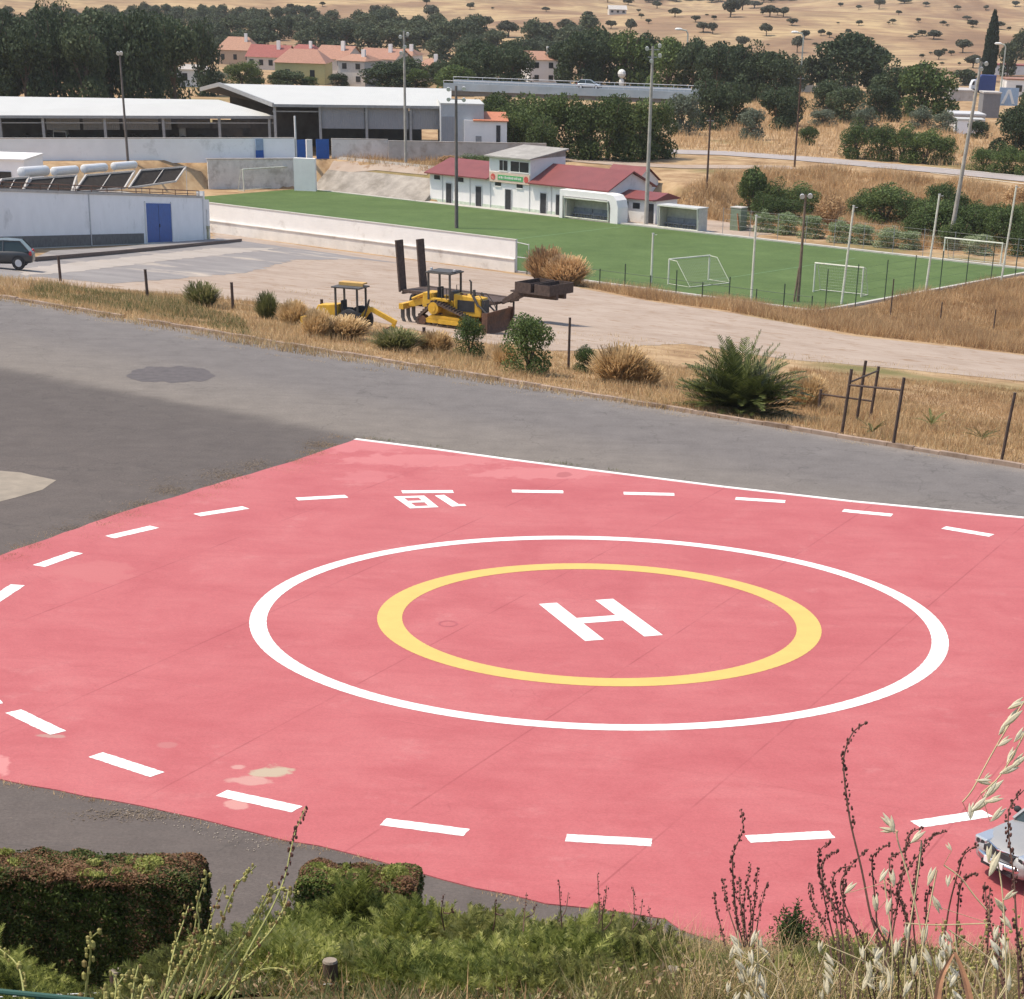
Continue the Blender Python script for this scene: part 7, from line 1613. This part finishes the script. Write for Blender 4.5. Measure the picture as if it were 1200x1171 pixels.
for q_, (px, by, ty) in enumerate([(655, 1100, 1032), (700, 1105, 1024), (708, 1110, 1050), (520, 1090, 1050), (580, 1090, 1056), (760, 1110, 1062), (742, 1108, 1040), (617, 1095, 1046)]):
    plant('dry_twig', ['thin dark twig standing out of the junipers left of centre bottom', 'tallest thin dark twig above the junipers', 'short dark twig beside the tallest one', 'thin twig above the juniper right of the small hedge', 'thin bent twig above the middle junipers', 'thin twig right of the junipers against the pad', 'thin twig at the right end of the junipers', 'thin twig above the yellowish juniper'][q_], 'twig', [([(px+WR.uniform(-6, 6), by), (px+WR.uniform(-3, 3), (by+ty)/2), (px, ty)], .55), ([(px, by-20), (px+8, (by+ty)/2), (px+11, ty+14)], .7)], 12.0, .0045, .006, m_stalk, m_pod, .02)
# wild oats
def oat(mb, x, y, ang, ln, depth):
    c = np.array(atd(x, y, depth)); s_ = FPX/depth; L_ = ln/s_/2; a = radians(ang)
    ax = cos(a)*RT+sin(a)*UP; ax = ax+FW*WR.uniform(-.3, .3); ax /= np.linalg.norm(ax); sd = np.cross(ax, FW); sd /= np.linalg.norm(sd); nn = np.cross(ax, sd)
    k = len(mb.v); prof = [(-1, .05), (-.7, .6), (-.2, 1), (.3, .8), (.75, .35), (1, .02)]; w = L_*.24
    for u_, r_ in prof:
        for j in range(6): t = 2*pi*j/6; mb.v.append(tuple(c+ax*L_*u_+(sd*cos(t)+nn*sin(t))*w*r_))
    for i in range(5):
        for j in range(6): mb.f.append((k+i*6+j, k+i*6+(j+1) % 6, k+(i+1)*6+(j+1) % 6, k+(i+1)*6+j)); mb.m.append(0)
    return tuple(c-ax*L_), tuple(c+ax*L_)
def oats(label, stems, spk, depth):
    a, b = MB(), MB()
    for p in stems: W = [atd(x, y, depth) for x, y in smooth_path(p, 24)]; a.tube(W, .0011*depth/3, 4)
    for (x, y, an, ln) in spk:
        tl_, _ = oat(b, x, y, an, ln, depth+WR.uniform(-.1, .1)); oat(b, x+2.5*cos(radians(an+90)), y-2.5*sin(radians(an+90)), an+14, ln*.8, depth+WR.uniform(-.05, .05))
        # hair-thin pedicel to the nearest stem point
        best = min((q for p in stems for q in smooth_path(p, 24)), key=lambda q: (q[0]-x)**2+(q[1]-y)**2)
        a.tube([tl_, atd(best[0], best[1], depth)], .0005*depth/3, 3)
    base = np.array(atd(*stems[0][0], depth))
    for mb in (a, b): mb.v = [tuple(np.array(v)-base) for v in mb.v]
    o = thing('wild_oat', label, 'wild oat', tuple(base)); a.build('stems', m_ostalk, o); b.build('spikelets', m_oat, o)
oats('pale wild oat drooping in from the right edge above the car', [[(1260, 1190), (1256, 1000), (1240, 860), (1215, 812), (1190, 838), (1160, 888), (1140, 925), (1128, 940)], [(1215, 812), (1205, 850), (1175, 905), (1150, 930)], [(1240, 860), (1210, 880), (1190, 900)]],
     [(1192, 826, 25, 26), (1187, 842, 40, 32), (1178, 853, 48, 26), (1186, 886, 55, 26), (1194, 893, 38, 28), (1183, 903, 18, 26), (1158, 911, 35, 12), (1153, 917, -15, 22), (1164, 925, 42, 34), (1149, 944, 30, 32), (1166, 938, 12, 22), (1170, 955, 40, 26), (1139, 950, 80, 22), (1178, 870, 30, 22), (1196, 862, 45, 24)], 3.2)
oats('wild oat with a fan of three pale husks left of the car', [[(1100, 1200), (1085, 1120), (1068, 1040), (1052, 985), (1052, 974)]], [(1041, 962, 125, 24), (1046, 966, 100, 22), (1040, 972, 165, 20)], 4.5)
oats('pale wild oat husks hanging among the dark weeds in front of the pad', [[(1075, 1210), (1080, 1120), (1090, 1060), (1098, 1020)], [(1040, 1210), (1046, 1120), (1040, 1060), (1036, 1030)], [(1060, 1200), (1062, 1120), (1075, 1030), (1080, 985)]],
     [(1076, 981, 38, 24), (1036, 1026, 55, 20), (1047, 1029, 95, 22), (997, 1041, 40, 20), (1042, 1062, 75, 22), (1027, 1058, 85, 24), (1092, 1027, 65, 26), (1097, 1060, -70, 24), (1064, 1092, 80, 22), (1084, 1096, 75, 26), (1030, 1120, 60, 24), (1052, 1110, 70, 26), (1072, 1130, 85, 26), (1088, 1122, 110, 24), (1044, 1150, 75, 26), (1064, 1158, 60, 24), (1020, 1136, 95, 22), (1180, 1080, 120, 24)], 4.2)
for q_, (cx, lab) in enumerate([(1010, 'pale wild oat tuft at the bottom left of the reddish dry leaves'), (1150, 'pale wild oat tuft at the bottom right of the reddish dry leaves'), (900, 'sparse pale wild oat below the green bush')]):
    st_ = [[(cx+WR.uniform(-30, 30), 1215), (cx+WR.uniform(-34, 34), 1150), (cx+WR.uniform(-44, 44), 1095+WR.uniform(-12, 26))] for _ in range(6)]
    oats(lab, st_, [(p[2][0]+WR.uniform(-8, 8), p[2][1]+WR.uniform(0, 60), WR.choice([60, 75, 90, 105, 120, -60]), WR.uniform(15, 24)) for p in st_ for _ in range(3)], 4.6)
oats('pale wild oat husk hanging over the car number plate', [[(1180, 1200), (1178, 1100), (1174, 1040), (1168, 1005)]], [(1166, 1012, 65, 34), (1172, 1062, -55, 24), (1160, 1000, 80, 22), (1184, 1050, 30, 20)], 3.6)
oats('long bent straw crossing in front of the car', [[(1106, 1014), (1125, 1028), (1142, 1050), (1156, 1066)], [(1060, 1082), (1100, 1084), (1160, 1082)]], [(1112, 1032, 80, 16), (1113, 992, 110, 12)], 4.8)
# broad dry leaves lower right
dl = thing('dry_reed', 'broad folded reddish dry leaf blades rising from the bottom near the oats', 'leaf', atd(1120, 1190, 3.5)); f = MB()
for pth, wd_ in (([(1095, 1200), (1102, 1150), (1117, 1118)], .008), ([(1142, 1200), (1132, 1150), (1119, 1116)], .008)):
    W = [np.array(atd(*p, 3.5))-np.array(dl.location) for p in smooth_path(pth, 12)]; k = len(f.v)
    for i, p in enumerate(W): w_ = wd_*(1-.7*i/len(W)); f.v += [tuple(p-RT*w_), tuple(p+FW*w_*.5), tuple(p+RT*w_)]
    for i in range(len(W)-1): f.f += [(k+i*3, k+i*3+1, k+i*3+4, k+i*3+3), (k+i*3+1, k+i*3+2, k+i*3+5, k+i*3+4)]; f.m += [0, 0]
f.build('blades', M('reddish_dry_leaf', (.34, .17, .09), var=.3, scale=30), dl)
# ---------------------------------------------------------------- near fence
nf = thing('wire_fence', 'wooden posts with a thin wire along the bottom of the bank', 'fence', bank_pt(388, 8.95))
F0 = np.array(nf.location)
tops = []
for (px, ty, Yd) in ((143, 1143, 9.6), (388, 1131, 8.95), (787, 1140, 9.8)):
    b = np.array(bank_pt(px, Yd)); s_ = scale_at(b); tz = b[2]
    for _ in range(30):
        if pxof((b[0], b[1], tz))[1] > ty: tz += .02
    f = MB(); p = b-F0; h = tz-b[2]; f.tube([tuple(p-(0, 0, .2)), tuple(p+(0, 0, h))], .036, 12); f.build('post', m_wood, nf, smooth=50)
    f = MB(); f.tube([tuple(p+(0, 0, h+.001)), tuple(p+(0, 0, h+.012))], [.037, .033], 12); f.build('cap', M('post_top', (.26, .21, .16), var=.2, scale=20), nf)
    tops.append(p+np.array([0, 0, h]))
f = MB(); t0, t1, t2 = tops; wz = np.array([0, 0, -.095])
pts = [t0-(t1-t0)*.8+wz, t0+wz, (t0+t1)/2+wz-(0, 0, .03), t1+wz, (t1+t2)/2+wz-(0, 0, .02), t2+wz, t2+(t2-t1)*1.1+wz]
f.tube([tuple(p-(0, .04, 0)) for p in pts], .004, 5); f.build('wire', m_lamp, nf)
rl_ = thing('green_rail', 'thin green metal rail cutting the lower left corner', 'rail', atd(-20, 1160, 4.0))
f = MB(); e_ = np.array(atd(110, 1173, 4.0))-np.array(rl_.location); f.tube([(0, 0, 0), tuple(e_)], .006, 8)
for k in (.0, .5, 1.0): f.tube([tuple(e_*k), tuple(e_*k-(0, 0, 1.2))], .006, 8)
f.build('rail', M('green_rail_paint', (.03, .09, .07), var=.1), rl_)

# ---------------------------------------------------------------- air
hz = MB(); hz.box(-2500, 3500, -60, 5200, -60, 160)
hm = bpy.data.materials.new('haze_air'); hm.use_nodes = True; hn = hm.node_tree; hn.nodes.remove(hn.nodes['Principled BSDF'])
pv_ = hn.nodes.new('ShaderNodeVolumePrincipled'); pv_.inputs['Color'].default_value = (.95, .94, .92, 1); pv_.inputs['Density'].default_value = .00008
pv_.inputs['Anisotropy'].default_value = 0.0; hn.links.new(pv_.outputs[0], hn.nodes['Material Output'].inputs['Volume'])
tag(hz.build('haze', hm), 'thin pale summer haze over the valley', kind='stuff')
# prototypes that remain unused are removed
for lst in PROTO.values():
    for r, ks, used in lst:
        if not used:
            for k in ks: bpy.data.objects.remove(k)
            bpy.data.objects.remove(r)
